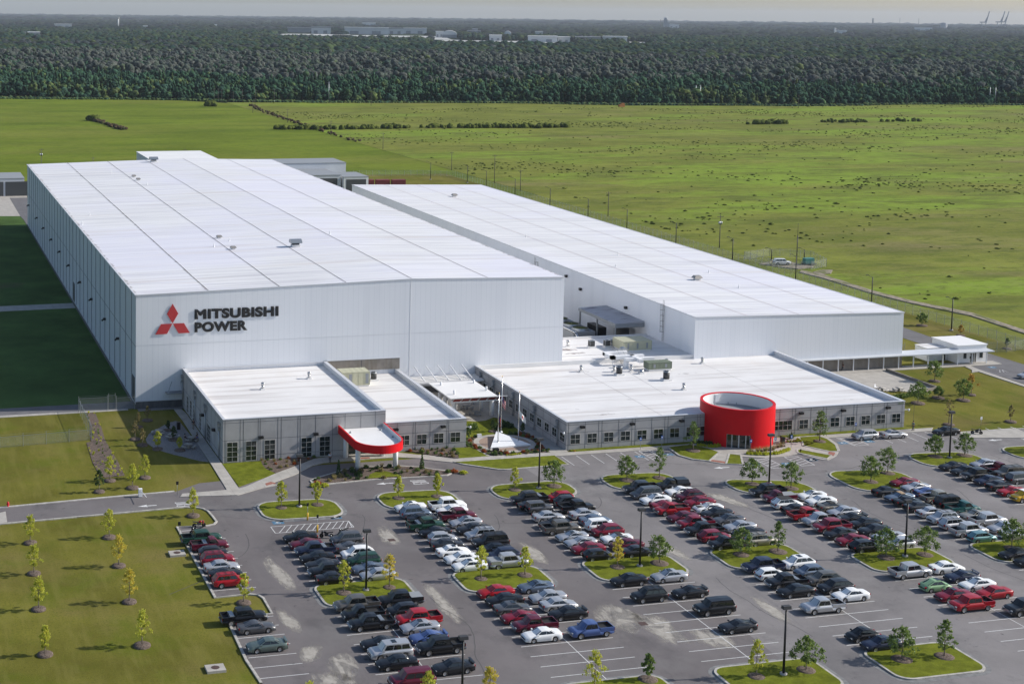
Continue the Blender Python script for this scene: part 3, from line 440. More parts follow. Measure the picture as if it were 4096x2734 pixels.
# lettering and emblem
sign=empty('wall_sign',(0,-.03,0),0,'wall sign of red three-diamond emblem beside the black lettering MITSUBISHI POWER','sign')
mb=MB()
for pts in ([(6.98,20),(8.07,18.08),(6.99,16.22),(5.9,18.06)],[(6.94,16.17),(4.77,16.15),(3.7,14.22),(5.91,14.24)],[(7.04,16.17),(9.2,16.17),(10.31,14.27),(8.14,14.26)]):
    a=[(x,-.12,z) for x,z in pts]; b=[(x,-.06,z) for x,z in pts]; mb.add(a+b,[(3,2,1,0),(4,5,6,7)]+[(i,(i+1)%4,4+(i+1)%4,4+i) for i in range(4)])
mb.build('emblem',M['emblemred'],sign)
def lettering(txt,x0,x1,z0,z1):
    cu=bpy.data.curves.new('lettering','FONT'); cu.body=txt; cu.extrude=.01; cu.bevel_depth=.058; cu.bevel_resolution=1; cu.space_character=1.08; cu.size=1
    o=bpy.data.objects.new('lettering',cu); C.objects.link(o); dg=bpy.context.evaluated_depsgraph_get(); dg.update(); me=bpy.data.meshes.new_from_object(o.evaluated_get(dg)); C.objects.unlink(o); bpy.data.objects.remove(o)
    xs=[v.co.x for v in me.vertices]; zs=[v.co.y for v in me.vertices]; ax,bx,az,bz=min(xs),max(xs),min(zs),max(zs)
    for v in me.vertices: v.co=((v.co.x-ax)/(bx-ax)*(x1-x0)+x0,-.09-v.co.z,(v.co.y-az)/(bz-az)*(z1-z0)+z0)
    me.flip_normals() if False else None
    me.materials.clear(); me.materials.append(M['black']); n=bpy.data.objects.new('lettering',me); C.objects.link(n); n.parent=sign
lettering('MITSUBISHI',11.23,27.72,16.78,18.76); lettering('POWER',11.24,21.58,14.28,16.24)
# ---------------- second hall ----------------
h2=empty('factory_building',(116.9,-.8,0),0,'lower long white factory hall behind the flat-roofed offices on the right','factory')
def h2z(x): return 13.07-(x-116.9)/50.1*.95
A,B,Y0,Y1=116.9,167,-.8,239.3
mb=MB(); mb.quad((A,Y0,1.2),(B,Y0,1.2),(B,Y0,12.12),(A,Y0,13.07)); mb.quad((A,Y1,0),(A,Y0,0),(A,Y0,13.07),(A,Y1,13.07)); o=mb.build('wall',M['whitemetal'],h2); 
mb=MB(); mb.quad((B,Y0,0),(B,Y1,0),(B,Y1,12.12),(B,Y0,12.12)); mb.quad((B,Y1,0),(A,Y1,0),(A,Y1,13.07),(B,Y1,12.12)); o2=mb.build('wall',M['greymetal'],h2)
mb=MB(); mb.quad((A,Y0,13.07),(B,Y0,12.12),(B,Y1,12.12),(A,Y1,13.07)); r2=mb.build('roof',M['roof'],h2)
mat('seamred',(.42,.33,.33),.9,var=.3,vscale=.2)
for x in (129,141.4,154.8): mb=MB(); mb.quad((x-.06,Y0,h2z(x)+.04),(x+.06,Y0,h2z(x)+.04),(x+.06,Y1,h2z(x)+.04),(x-.06,Y1,h2z(x)+.04)); mb.build('roof_seam',M['seamred'],r2)
mb=MB(); mb.box(A,B+.02,Y0-.06,Y0-.01,0,3.0); mb.build('base_course',M['browncon'],h2)
mb=MB(); mb.add([(A,Y0-.1,12.9),(B,Y0-.1,11.95),(B,Y0-.1,12.18),(A,Y0-.1,13.13),(A,Y0+.15,13.13),(B,Y0+.15,12.18)],[(0,1,2,3),(3,2,5,4)]); mb.box(A-.15,A+.05,Y0,Y1,12.85,13.13); mb.box(B-.05,B+.18,Y0,Y1,11.9,12.17); mb.build('gutter',M['coping'],h2)
for o_,m_ in ((h2,None),):
    for obj_ in h2.children: obj_.matrix_parent_inverse=Matrix.Translation((-116.9,.8,0))
for y,z in ((51.9,9.2),(28.8,9.25),(59.9,11)):
    mb=MB(); mb.box(116.3,116.87,y-.35,y+.35,z-.3,z+.3); o=mb.build('wall_lamp',M['darkmetal'],h2); o.matrix_parent_inverse=Matrix.Translation((-116.9,.8,0))
# caged ladder on second hall and ladder between the halls
def ladder(x,y,z0,z1,dx,label,cage0=None):
    mb=MB()
    for s in (-.25,.25): mb.tube((x,y+s,z0),(x,y+s,z1+1.0),.03,n=4)
    z=z0+.3
    while z<z1: mb.tube((x,y-.25,z),(x,y+.25,z),.018,n=4); z+=.35
    t=empty('ladder',(x,y,z0),0,label,'ladder'); o=mb.build('rail',M['darkmetal'],t); o.matrix_parent_inverse=Matrix.Translation((-x,-y,-z0))
    cg=MB(); z=(cage0 or z0+2.3)
    ring=lambda z:[(x+dx*.75*math.sin(math.pi*i/6),y-.38*math.cos(math.pi*i/6),z) for i in range(7)]
    zs=[]
    while z<=z1+1.0: cg.path(ring(z),.025,4); zs.append(z); z+=1.2
    for i in range(1,6): a=ring(zs[0])[i]; b=ring(zs[-1])[i]; cg.tube(a,b,.018,n=4)
    o=cg.build('safety_cage',M['darkmetal'],t); o.matrix_parent_inverse=Matrix.Translation((-x,-y,-z0))
ladder(116.7,12,5.2,13.2,-1,'tall caged ladder on the side wall of the lower factory hall',7.3)
ladder(87.75,14.9,19,23,1,'short caged ladder head over the roof edge between the two halls',20.5)
# ---------------- rear buildings ----------------
def shed(name,x0,x1,y0,y1,h,label,cat='building',roofm='roofclean',wallm='greymetal',slope=0,opening=None,openm='doordark'):
    t=empty(name,(x0,y0,0),0,label,cat)
    def pb(mb,n,m): o=mb.build(n,m,t); o.matrix_parent_inverse=Matrix.Translation((-x0,-y0,0)); return o
    mb=MB(); z1=h; z2=h-slope
    mb.quad((x0,y0,0),(x1,y0,0),(x1,y0,z2),(x0,y0,z1)); mb.quad((x1,y0,0),(x1,y1,0),(x1,y1,z2),(x1,y0,z2)); mb.quad((x1,y1,0),(x0,y1,0),(x0,y1,z1),(x1,y1,z2)); mb.quad((x0,y1,0),(x0,y0,0),(x0,y0,z1),(x0,y1,z1)); pb(mb,'wall',M[wallm])
    mb=MB(); mb.add([(x0-.15,y0-.15,z1),(x1+.15,y0-.15,z2),(x1+.15,y1+.15,z2),(x0-.15,y1+.15,z1),(x0-.15,y0-.15,z1+.22),(x1+.15,y0-.15,z2+.22),(x1+.15,y1+.15,z2+.22),(x0-.15,y1+.15,z1+.22)],[(0,3,2,1),(4,5,6,7),(0,1,5,4),(1,2,6,5),(2,3,7,6),(3,0,4,7)]); pb(mb,'roof',M[roofm])
    if opening:
        a,b,c=opening; mb=MB(); mb.box(a,b,y0-.05,y0+.1,0,c); pb(mb,'doorway',M[openm])
    return t
shed('annex_building',44.4,69,243.1,282,21.9,'white-roofed annex standing against the rear end of the largest hall','building')
shed('warehouse',105,146,342,362,10.2,'grey metal shed behind the right rear corner of the largest hall','building','galvdull','greymetal')
shed('warehouse',112,136.5,318,341.8,7.6,'low grey shed with a dark open front below the taller grey shed','building','galvdull','greymetal',0,(118,135,6.4))
shed('warehouse',137.2,148,316,334,6.9,'small grey shed with one dark open bay beside the red containers','building','galvdull','white',0,(138.2,147,6))
t=shed('carport',-60,6,330,352,7.1,'long open-fronted storage shed on the far left behind the hall','building','galvdull','greymetal')
for xx in (-50,-38,-26,-14,-2):
    mb=MB(); mb.box(xx+.4,xx+11.6,329.85,330.05,0,5.9); o=mb.build('open_bay',M['doordark'],t); o.matrix_parent_inverse=Matrix.Translation((60,-330,0))
for i,(x,y,l_) in enumerate(((153,342,'left of the three dark red shipping containers behind the lower hall'),(160,341,'middle of the three dark red shipping containers behind the lower hall'),(167,340,'right of the three dark red shipping containers behind the lower hall'))):
    mb=MB(); mb.box(x,x+6.1,y,y+2.5,0.05,2.6)
    for k in range(20): mb.box(x+.15+k*.3,x+.27+k*.3,y-.04,y-.005,.2,2.45)
    o=mb.build('shipping_container',M.get('cont') or mat('cont',(.20,.035,.04),.6,var=.2,vscale=.6)); tag(o,l_,'container','red shipping containers')
mb=MB(); mb.box(-60,-8,268.5,269,.05,.9); o=mb.build('barrier_rail',M['yellow']); tag(o,'low yellow pipe barrier at the edge of the concrete yard on the far left','barrier')
def fix(root):
    inv=Matrix.Translation(root.location).inverted()
    for ch in root.children: ch.matrix_parent_inverse=inv
    return root
def walllamp(x,y,z,axis,parent):
    mb=MB()
    if axis=='y': mb.box(x-.38,x+.38,y-.55,y,z-.18,z+.22)
    else: mb.box(x-.55,x,y-.38,y+.38,z-.18,z+.22)
    return mb.build('wall_lamp',M['darkmetal'],parent)
def office(name,label,x0,x1,y0,y1,h,hr,joints,jz,skip_back=True):
    t=empty(name,(x0,y0,0),0,label,'office')
    mb=MB(); mb.box(x0,x1,y0,y0+.35,0,h); mb.build('wall',M['concrete'],t)
    mb=MB(); mb.box(x0,x0+.35,y0+.35,y1,0,h); mb.build('wall',M['concrete'],t)
    mb=MB(); mb.box(x1-.35,x1,y0+.35,y1,0,h); mb.build('wall',M['concrete'],t)
    mb=MB(); mb.box(x0+.35,x1-.35,y0+.35,y1,hr-.4,hr); rf=mb.build('roof',M['roofmem'],t)
    mb=MB(); mb.box(x0+.34,x0+.40,y0+.41,y1,hr,h-.01); mb.box(x1-.62,x1-.34,y0+.41,y1,hr,h-.01); mb.box(x0+.35,x1-.35,y0+.34,y0+.40,hr,h-.01); mb.build('parapet',M['roofclean'],t)
    mb=MB(); mb.box(x0-.06,x1+.06,y0-.06,y0+.42,h,h+.09); mb.box(x0-.06,x0+.42,y0+.42,y1,h,h+.09); mb.box(x1-.64,x1+.06,y0+.42,y1,h,h+.09); mb.build('coping',M['coping'],t)
    j=MB()
    for z in jz: j.box(x0+.02,x1-.02,y0-.012,y0-.003,z,z+.05); j.box(x0-.012,x0-.003,y0,y1,z,z+.05)
    for x in joints: j.box(x-.025,x+.025,y0-.016,y0-.003,.0,h-.05)
    y=y0+3.2
    while y<y1-2: j.box(x0-.016,x0-.003,y-.025,y+.025,0,h-.05); y+=3.19
    j.build('panel_joint',M['joint'],t)
    return t
# west office: tall part and lower part
jx=[9.3,11.9,12.45,15.0,15.35,18.4,19.0,21.9,22.3,25.0,28.0,30.2,33,35.6]
o1=office('office_building','taller left grey concrete office with tall windows and white flat roof',8.95,37.45,-36.5,-.04,7.37,6.65,jx,[6.75,3.75,.95])
for x in (9.6,12.85,16.07,22.48,25.7): win(o1,(x,-36.5,.15),(1,0,0),1.9,3.4,2,4,'glass')
for y in (-4.6,-7.8,-11.0,-16.6): win(o1,(8.95,y,.3),(0,-1,0),1.65,3.1,2,4)
win(o1,(8.95,-23.3,.3),(0,-1,0),3.1,3.1,3,4)
for x in (15.45,25.0): walllamp(x,-36.5,4.1,'y',o1)
for y in (-20.5,-30): walllamp(8.95,y,3.9,'x',o1)
for y in (-1.2,-13.2,-22.7,-34.3):
    mb=MB(); mb.tube((8.75,y,.1),(8.75,y,5.0),.11,n=8); mb.box(8.5,8.93,y-.25,y+.25,5.0,5.5); mb.box(8.45,8.8,y+.05,y+.3,5.9,6.5); mb.box(8.45,8.8,y-.35,y-.1,5.75,6.35); mb.build('downpipe',M['galv'],o1)
fix(o1)
o1b=office('office_building','lower right part of the left office with square windows beside the red canopy',37.46,52.24,-36.5,-.04,5.12,4.4,[39.6,42.5,42.9,45.6,48.7,49.0],[4.6,3.1,.95])
for x in (40.0,43.16,46.26,49.35): win(o1b,(x,-36.5,1.05),(1,0,0),1.85,1.8,2,2)
for x in (39.3,47.9): walllamp(x,-36.5,4.0,'y',o1b)
mb=MB(); mb.tube((52.2,-36.2,3.6),(53,-36.5,3.6),.06,n=5); mb.tube((53,-36.5,3.7),(53,-36.5,3.3),.2,.12,n=8); mb.build('wall_camera',M['white'],o1b)
mb=MB(); mb.box(37.5,52.5,-.25,-.05,5.3,7.45); mb.build('rear_panel',M['browncon'],o1b); mb=MB(); mb.box(37.5,52.6,-.3,-.04,7.45,7.6); mb.build('coping',M['coping'],o1b); mb=MB(); mb.box(44.6,44.66,-.27,-.252,5.3,7.45); mb.build('panel_joint',M['joint'],o1b)
mb=MB(); mb.box(9,37.4,-.3,-.05,7.2,7.46); mb.build('coping',M['coping'],o1b)
fix(o1b)
# east office
jx=[]
k=0
for i in range(22):
    x=68.62+3.18*i; jx+= [x+.35,x+2.9] if i%2 else [x+.35]
o2=office('office_building','long low grey concrete office with wide streaked white roof and red round entrance',68.6,136.3,-42,-.02,5.0,4.25,[x for x in jx if not 95.6<x<110],[4.45,3.05,.95])
for x in (69.35,72.53,75.7,78.9,82.08,85.27,88.43): win(o2,(x,-42,1.05),(1,0,0),1.87,1.76,2,2)
win(o2,(91.63,-42,1.05),(1,0,0),3.65,1.76,4,2); win(o2,(109.1,-42,1.05),(1,0,0),3.8,1.8,4,2)
for i in range(7): win(o2,(114.3+3.22*i,-42,1.06),(1,0,0),1.87,1.76,2,2)
for i in range(12): win(o2,(68.6,-39.5+3.18*i,1.22),(0,-1,0),1.8,1.5,2,2)
for x in (71.5,81.0,90.6,114.5,123.2,132.6): walllamp(x,-42,4.05,'y',o2)
for y in (-38.8,-29.2,-19.6,-10.1,-3.4):
    mb=MB(); mb.tube((68.35,y,.1),(68.35,y,3.6),.11,n=8); mb.box(68.1,68.58,y-.25,y+.25,3.5,3.95); mb.box(68.05,68.4,y+.05,y+.3,4.15,4.55); mb.box(68.05,68.4,y-.35,y-.1,4.1,4.5); mb.box(67.8,68.1,y-.3,y+.2,3.2,3.5); mb.build('downpipe',M['galvdull'],o2)
mb=MB(); mb.tube((68.3,-41.8,3.3),(67.9,-42.4,3.3),.06,n=5); mb.tube((67.9,-42.4,3.35),(67.9,-42.4,2.95),.2,.1,n=8); mb.tube((136.3,-41.9,3.4),(137.2,-42,3.4),.06,n=5); mb.tube((137.2,-42,3.5),(137.2,-42,3.1),.2,.12,n=8); mb.build('wall_camera',M['white'],o2)
mb=MB(); mb.box(68.95,135.7,-.4,-.03,4.25,5.08); mb.build('rear_parapet',M['roofclean'],o2)
for a,b,c,d in ((97.9,-9,96.5,-26),(104,-26,108,-41.5),(116.5,-5,117,-41.5),(89,-6.5,88.5,-41),(69,-14,95,-14.4),(95,-14.4,135,-14)):
    v=Vector((c-a,d-b)).normalized(); n=Vector((-v.y,v.x))*.03; mb=MB(); mb.add([(a+n.x,b+n.y,4.262),(a-n.x,b-n.y,4.262),(c-n.x,d-n.y,4.262),(c+n.x,d+n.y,4.262)],[(0,1,2,3)]); mb.build('roof_seam',M['seam'],o2)
fix(o2)
mb=MB(); mb.box(134.9,136.0,-42.04,-42.01,4.5,4.85); mb.build('plate',M['greenunit'],o2).matrix_parent_inverse=Matrix.Translation((-68.6,42,0))
# rear court roof between halls
t=empty('plant_room',(87.6,0,0),0,'low white plant roof between the two halls carrying the tan air unit','building')
mb=MB(); mb.box(87.6,116.85,0,19.3,0,4.7); mb.build('wall',M['concrete'],t); mb=MB(); mb.box(87.6,116.85,-.01,19.35,4.7,5.0); mb.build('roof',M['roofmem'],t); mb=MB(); mb.box(87.6,116.85,19.0,19.36,5.0,5.3); mb.build('parapet',M['roofclean'],t); mb=MB(); mb.box(87.7,104,3.9,4.0,5.002,5.03); mb.build('roof_seam',M['seam'],t)
fix(t)
# rotunda
dx,dy,DR=101.6,-42.1,6.45
rt=empty('rotunda',(dx,dy,0),0,'bright red round entrance drum rising over the long grey office','rotunda')
def ring(name,r0,r1,z0,z1,a0,a1,m,n=64,parent=rt):
    mb=MB(); pr=[(r0,z0),(r1,z0),(r1,z1),(r0,z1),(r0,z0)]; mb.lathe([(r1,z0),(r1,z1)],n=n,a0=a0,a1=a1); mb.lathe([(r1,z1),(r0,z1)],n=n,a0=a0,a1=a1,smooth=False); mb.lathe([(r0,z1),(r0,z0)],n=n,a0=a0,a1=a1); mb.lathe([(r0,z0),(r1,z0)],n=n,a0=a0,a1=a1,smooth=False)
    for a in (a0,a1): mb.add([(r0*math.cos(a),r0*math.sin(a),z0),(r1*math.cos(a),r1*math.sin(a),z0),(r1*math.cos(a),r1*math.sin(a),z1),(r0*math.cos(a),r0*math.sin(a),z1)],[(0,1,2,3)])
    return mb.build(name,m,parent)
AD0,AD1=R(-137),R(-100)   # doorway angles
ring('upper_drum',DR-.5,DR,5.15,7.0,0,2*math.pi,M['red'],96)
ring('inner_wall',DR-.53,DR-.5,4.3,6.9,0,2*math.pi,M['roofclean'],64)
ring('wall',DR-.5,DR,0,5.15,AD1,R(-48),M['red'],48)
ring('wall',DR-.5,DR,0,5.15,R(-180),AD0,M['red'],36); ring('wall',DR-.5,DR,2.55,5.15,AD0,AD1,M['red'],24)
ring('wall',DR-.5,DR,1.3,5.15,R(-48),R(0),M['red'],36)
mb=MB(); mb.box(105.3-dx,106-dx,-46-dy,-42.05-dy,0,2.5); mb.build('inner_wall',M['red'],rt)
mb=MB(); mb.disc(0,0,4.9,DR-.52,64); mb.build('roof',M['galvdull'],rt)
mb=MB(); mb.box(-1.0,-.2,DR-.75,DR-.56,5.35,6.75); mb.build('hatch_door',M['white'],rt)
mb=MB()
for a in (60,75,110,118): mb.tube((5.6*math.cos(R(a)),5.6*math.sin(R(a)),4.9),(5.6*math.cos(R(a)),5.6*math.sin(R(a)),5.3),.07)
mb.build('vent_pipe',M['galv'],rt)
# recessed glazed doorway
def pol(a,r): return Vector((r*math.cos(a),r*math.sin(a)))
p0=pol(AD0,DR-1.9); p1=pol(AD1,DR-1.9); q0=pol(AD0,DR-.1); q1=pol(AD1,DR-.1)
mb=MB(); mb.quad((p0.x,p0.y,0),(q0.x,q0.y,0),(q0.x,q0.y,2.6),(p0.x,p0.y,2.6)); mb.quad((q1.x,q1.y,0),(p1.x,p1.y,0),(p1.x,p1.y,2.6),(q1.x,q1.y,2.6)); mb.quad((p0.x,p0.y,2.6),(p1.x,p1.y,2.6),(q1.x,q1.y,2.6),(q0.x,q0.y,2.6)); mb.build('door_reveal',M['darkmetal'],rt)
u=(q1-q0).normalized(); L=(q1-q0).length; s0=q0+Vector((-u.y,u.x))*.25
for a,wd,nm in ((.05,.85,'side_light'),(.95,1.15,'door'),(2.15,1.15,'door'),(3.33,.7,'side_light')):
    s=L/4.1; o_=s0+u*a*s; f=win(rt,(o_.x,o_.y,.03),(u.x,u.y,0),wd*s,2.45,1,1,'glass',.06); f.name=nm
    for c_ in f.children: c_.name='pane'
    if nm=='door': f.data.materials[0]=M['white']
# flat canopy at left entrance
cn=empty('entrance_canopy',(33.1,-36.5,0),0,'white flat entrance canopy with curved bright red fascia on white columns','canopy')
def cpath(off=0,n=14):
    x0,x1=28.95+off,37.3-off; yb=-45.3; cx=(x0+x1)/2; r=(x1-x0)/2
    o=[(x1,-36.55)]
    for i in range(n*2+1):
        t=-math.pi*i/(2*n); o.append((cx+r*math.cos(t),yb+(r*1.05-(.0))*math.sin(t)))
    o.append((x0,-36.55)); return o
p=cpath(); q=cpath(.28); mb=MB(); k=len(p)
vs=[(x,y,z) for (x,y) in p for z in (3.95,)]+[(x,y,5.3) for x,y in p]+[(x,y,5.3) for x,y in q]+[(x,y,4.6) for x,y in q]
fs=[]
for i in range(k-1): fs+=[(i,i+1,k+i+1,k+i)]; fs+=[(k+i,k+i+1,2*k+i+1,2*k+i)]
mb.add(vs,fs,0,True)
fs2=[(2*k+i,2*k+i+1,3*k+i+1,3*k+i) for i in range(k-1)]; o=mb.build('fascia',M['red'],cn)
for f in o.data.polygons: f.use_smooth=False
mb=MB(); mb.add(vs,fs2,0,False); mb.build('inner_wall',M['roofclean'],cn)
mb=MB(); mb.add([(x,y,4.6) for x,y in q],[tuple(range(k-1,-1,-1))]); mb.add([(x,y,3.95) for x,y in p],[tuple(range(k))]); mb.build('roof',M['roofclean'],cn)
for x,y in ((29.9,-44.9),(36.35,-45.15),(36.35,-38.4),(29.9,-38.1)): mb=MB(); mb.tube((x,y,0),(x,y,3.95),.42,n=20); mb.build('column',M['white'],cn)
mb=MB()
for x,y in ((30.4,-39),(35.9,-38.6),(36.5,-43),(32.2,-48.0)): mb.tube((x,y,4.6),(x,y,4.75),.22,n=8); mb.tube((x,y,4.75),(x,y,4.9),.1,n=6)
mb.build('roof_drain',M['galv'],cn)
fix(cn)
mb=MB(); mb.box(30,36.5,-36.6,-36.52,0,2.9); dd=mb.build('entrance_door',M['glass'],o1); dd.matrix_parent_inverse=Matrix.Translation((-8.95,36.5,0))
# bracket canopy on hall wall by left office (small)
aw=empty('awning',(7.2,-.2,4.2),0,'small triangular steel bracket awning on the hall wall left of the office','awning')
mb=MB(); mb.box(5.6,8.8,-1.9,-.1,3.0,3.15); mb.build('slab',M['galvdull'],aw); mb=MB(); mb.tube((5.8,-1.8,3.15),(6.9,-.1,5),.05); mb.tube((8.6,-1.8,3.15),(8.6,-.1,5),.05); mb.tube((5.8,-1.8,3.2),(8.6,-.2,3.2),.05); mb.build('strut',M['galv'],aw); fix(aw)
# pergola of slanting masts
pg=empty('pergola',(60.5,-2.5,0),0,'white slatted sunshade hung from six slanting masts on the hall wall','pergola')
for x in (55.6,58.1,60.6,63.1,65.6): 
    mb=MB(); mb.tube((x+.7,-4.6,3.5),(x,-.15,5.45),.11,n=8); mb.build('mast',M['white'],pg)
mb=MB(); mb.box(53.5,68.4,-5.2,-4.9,3.2,3.45); mb.box(53.5,68.4,-.6,-.3,3.2,3.4)
for i in range(7): mb.box(53.6+2.42*i,53.75+2.42*i,-4.9,-.6,3.2,3.45)
mb.build('frame',M['white'],pg)
mb=MB()
for i in range(49): mb.box(53.8+.3*i,53.98+.3*i,-5.1,-.4,3.47,3.53)
mb.build('slat',M['roofclean'],pg); fix(pg)
# pavilion
pv=empty('pavilion',(60.7,-15,0),0,'white flat-roofed picnic pavilion with red panels under its front eave','pavilion')
mb=MB(); mb.add([(55.2,-9.5,4.35),(64.6,-9.5,4.35),(64.9,-20.2,4.05),(55.5,-20.2,4.05),(55.2,-9.5,4.55),(64.6,-9.5,4.55),(64.9,-20.2,4.3),(55.5,-20.2,4.3)],[(0,1,2,3),(7,6,5,4),(0,4,5,1),(1,5,6,2),(2,6,7,3),(3,7,4,0)]); mb.add([(55.5,-20.2,4.05),(64.9,-20.2,4.05),(66.2,-22,4.6),(55.1,-22,4.6),(55.5,-20.2,4.3),(64.9,-20.2,4.3),(66.2,-22,4.75),(55.1,-22,4.75)],[(0,1,2,3),(7,6,5,4),(0,3,7,4),(1,5,6,2),(2,6,7,3)]); mb.build('roof',M['roofclean'],pv)
mb=MB(); mb.box(55.4,65.9,-20.9,-20.75,3.55,4.15); mb.build('beam',M['white'],pv)
for i in range(6): mb=MB(); x=55.7+1.72*i; mb.add([(x,-20.95,3.8),(x+1.4,-20.95,3.8),(x+1.5,-21.8,4.5),(x+.1,-21.8,4.5)],[(0,1,2,3)]); mb.build('eave_panel',M['reddull'],pv)
for x,y,r in ((64.6,-18.4,.42),(64.0,-14.6,.38),(59.3,-13.2,.38),(64,-10.2,.38),(59.4,-10.2,.38),(56.6,-12,.38),(57,-18.3,.42),(56.5,-15,.38)): mb=MB(); mb.tube((x,y,0),(x,y,3.2),r,n=16); mb.tube((x,y,3.2),(x,y,4.1),.16,n=8); mb.build('column',M['white'],pv)
for x,y in ((57,-11.5),(63.8,-11.2),(57.2,-17.9),(64.2,-16.5)): mb=MB(); mb.tube((x,y,4.3),(x,y,5.15),.19,n=10); mb.build('vent_pipe',M['white'],pv)
fix(pv)
# plaza
mb=MB(); mb.lathe([(4.5,.165),(5.45,.165)],59.75,-36.0,48,smooth=False); struct(mb.build('plaza_ring',M['walk'])); mb=MB(); mb.disc(59.75,-36,.162,4.5,48); struct(mb.build('plaza_paving',M['tan']))
mb=MB(); tri=[(55.9,-38.9),(63.6,-38.4),(59.9,-31.8)]
mb.add([(x,y,.16) for x,y in tri]+[(55.9,-38.9,.45),(63.6,-38.4,.4),(59.9,-31.8,1.1)],[(0,2,1),(3,4,5),(0,1,4,3),(1,2,5,4),(2,0,3,5)]); o=mb.build('flag_plinth',M['white']); tag(o,'white triangular wedge plinth under the three flagpoles','plinth')
mb=MB(); mb.box(56.3,57.1,-31.9,-31.5,.15,.75); tag(mb.build('plaque',M['white']),'small white tilted plaque in the bushes behind the flagpoles','plaque')
def pole(x,y,h,lab,base=.4):
    t=empty('flagpole',(x,y,base),0,lab,'flagpole'); mb=MB(); mb.tube((0,0,0),(0,0,h),.11,.055,n=10); mb.build('pole',M['steel'],t); mb=MB(); mb.lathe([(0,-.12),(.12,0),(0,.12)],n=8); mb.build('finial',M['gold'],t,(0,0,h+.1)); mb=MB(); mb.lathe([(.3,0),(.12,.25)],n=12); mb.build('base_collar',M['white'],t); return t
pole(58.15,-36.75,8.8,'front left silver flagpole carrying the dark blue and red flag',.5); pole(60.65,-32.2,10.0,'tallest rear silver flagpole carrying the striped flag',1.0); pole(62.0,-36.7,8.8,'right silver flagpole carrying the white flag',.5)
def flag(x,y,ztop,w,h,drop,lean,fn,label,seed):
    """limp cloth: hoist along the pole, fly end folded and hanging"""
    nu,nv=14,16; vs=[];fs=[];ms=[]
    for j in range(nv+1):
        for i in range(nu+1):
            u=i/nu; v=j/nv
            vs.append((x+.07+u*w*lean+.05*math.sin(u*9+v*3+seed)*u, y-.02+.16*math.sin(u*7+seed)*(.3+u), ztop-v*h-drop*u**.8*(1-.15*v)))
    for j in range(nv):
        for i in range(nu): a=j*(nu+1)+i; fs.append((a,a+1,a+nu+2,a+nu+1)); ms.append(fn((i+.5)/nu,(j+.5)/nv))
    mb=MB(); mb.v=vs; mb.f=fs; mb.m=ms; mb.sm=[True]*len(fs)
    o=mb.build('flag',[M['fl_red'],M['fl_white'],M['fl_blue'],M['black']]); return tag(o,label,'flag')
mat('fl_red',(.55,.02,.03),.8); mat('fl_white',(.78,.78,.78),.8); mat('fl_blue',(.02,.03,.16),.8)
flag(60.65,-32.2,7.6,2.6,1.7,1.2,.26,lambda u,v:2 if (u<.4 and v<.54) else (0 if int(v*13)%2==0 else 1),'striped red and white flag with blue corner hanging limp on tallest pole',0)
flag(58.15,-36.75,5.9,2.3,1.4,1.5,.16,lambda u,v:2 if u<.42 else (0 if v<.34 or v>.66 else (1 if 0 else 0)),'dark blue and red flag hanging limp on the front left pole',1.3)
flag(62.0,-36.7,6.3,2.4,1.3,1.7,.52,lambda u,v:1 if math.hypot((u-.5),(v-.5)*.6)>.15 else (0 if math.hypot((u-.5),(v-.5)*.6)>.08 else 3),'white flag with small dark emblem lifting from the right pole',2.4)
# covered walkway
cw=empty('covered_walkway',(141,-2,0),0,'long low grey roof of the covered walkway leading to the guardhouse','walkway')
mb=MB(); mb.add([(137,-1.9,2.75),(189.4,-2.3,2.75),(189,1.2,3.05),(137,1.2,3.05),(137,-1.9,2.95),(189.4,-2.3,2.95),(189,1.2,3.2),(137,1.2,3.2)],[(0,3,2,1),(4,5,6,7),(0,1,5,4),(1,2,6,5),(2,3,7,6),(3,0,4,7)]); mb.build('roof',M['galvdull'] if 0 else mat('walkroof',(.52,.54,.57),.5,var=.05,vscale=.4),cw)
for i in range(14):
    x=143.4+3.72*i
    if x<190: mb=MB(); mb.box(x-.09,x+.09,-1.6,-1.42,0,2.75); mb.build('post',M['white'],cw)
    mb=MB(); x2=x+1.8
    if x2<182: mb.box(x2-.08,x2+.08,.75,.91,0,2.95); mb.build('post',M['white'],cw)
fix(cw)
mb=MB(); kerb(mb,[(161.7,-2.9),(161.7,-18.9),(157,-20.4)],.35,.6)
tag(mb.build('retaining_wall',M['browncon']),'low concrete retaining wall between the paved court and the right lawn','wall')
# guardhouse
gh=empty('guardhouse',(181.8,0,0),0,'small white guardhouse at the end of the covered walkway','guardhouse')
mb=MB(); mb.box(181.8,189,-.2,8.3,0,3.9); mb.build('wall',M['white'],gh); mb=MB(); mb.box(181.6,189.2,-.4,8.5,3.9,4.05); mb.build('roof',M['roofclean'],gh)
mb=MB(); mb.box(176.5,181.75,3.2,7.2,0,2.8); mb.build('annex',M['browncon'] if 0 else M['white'],gh); mb=MB(); mb.box(176.4,181.78,3.1,7.3,2.8,2.9); mb.build('annex_roof',M['roofmem'],gh)
win(gh,(183.1,-.2,1.0),(1,0,0),.85,1.3,1,1); win(gh,(187.2,-.2,1.0),(1,0,0),.95,1.4,1,1); f=win(gh,(184.9,-.2,.05),(1,0,0),.95,2.1,1,1); f.name='door'; f=win(gh,(186,-.2,.05),(1,0,0),.4,2.2,1,1); f.name='side_light'
mb=MB(); mb.box(180.4,181.2,3.12,3.19,.05,2.2); mb.build('door',M['darkmetal'],gh)
fix(gh)
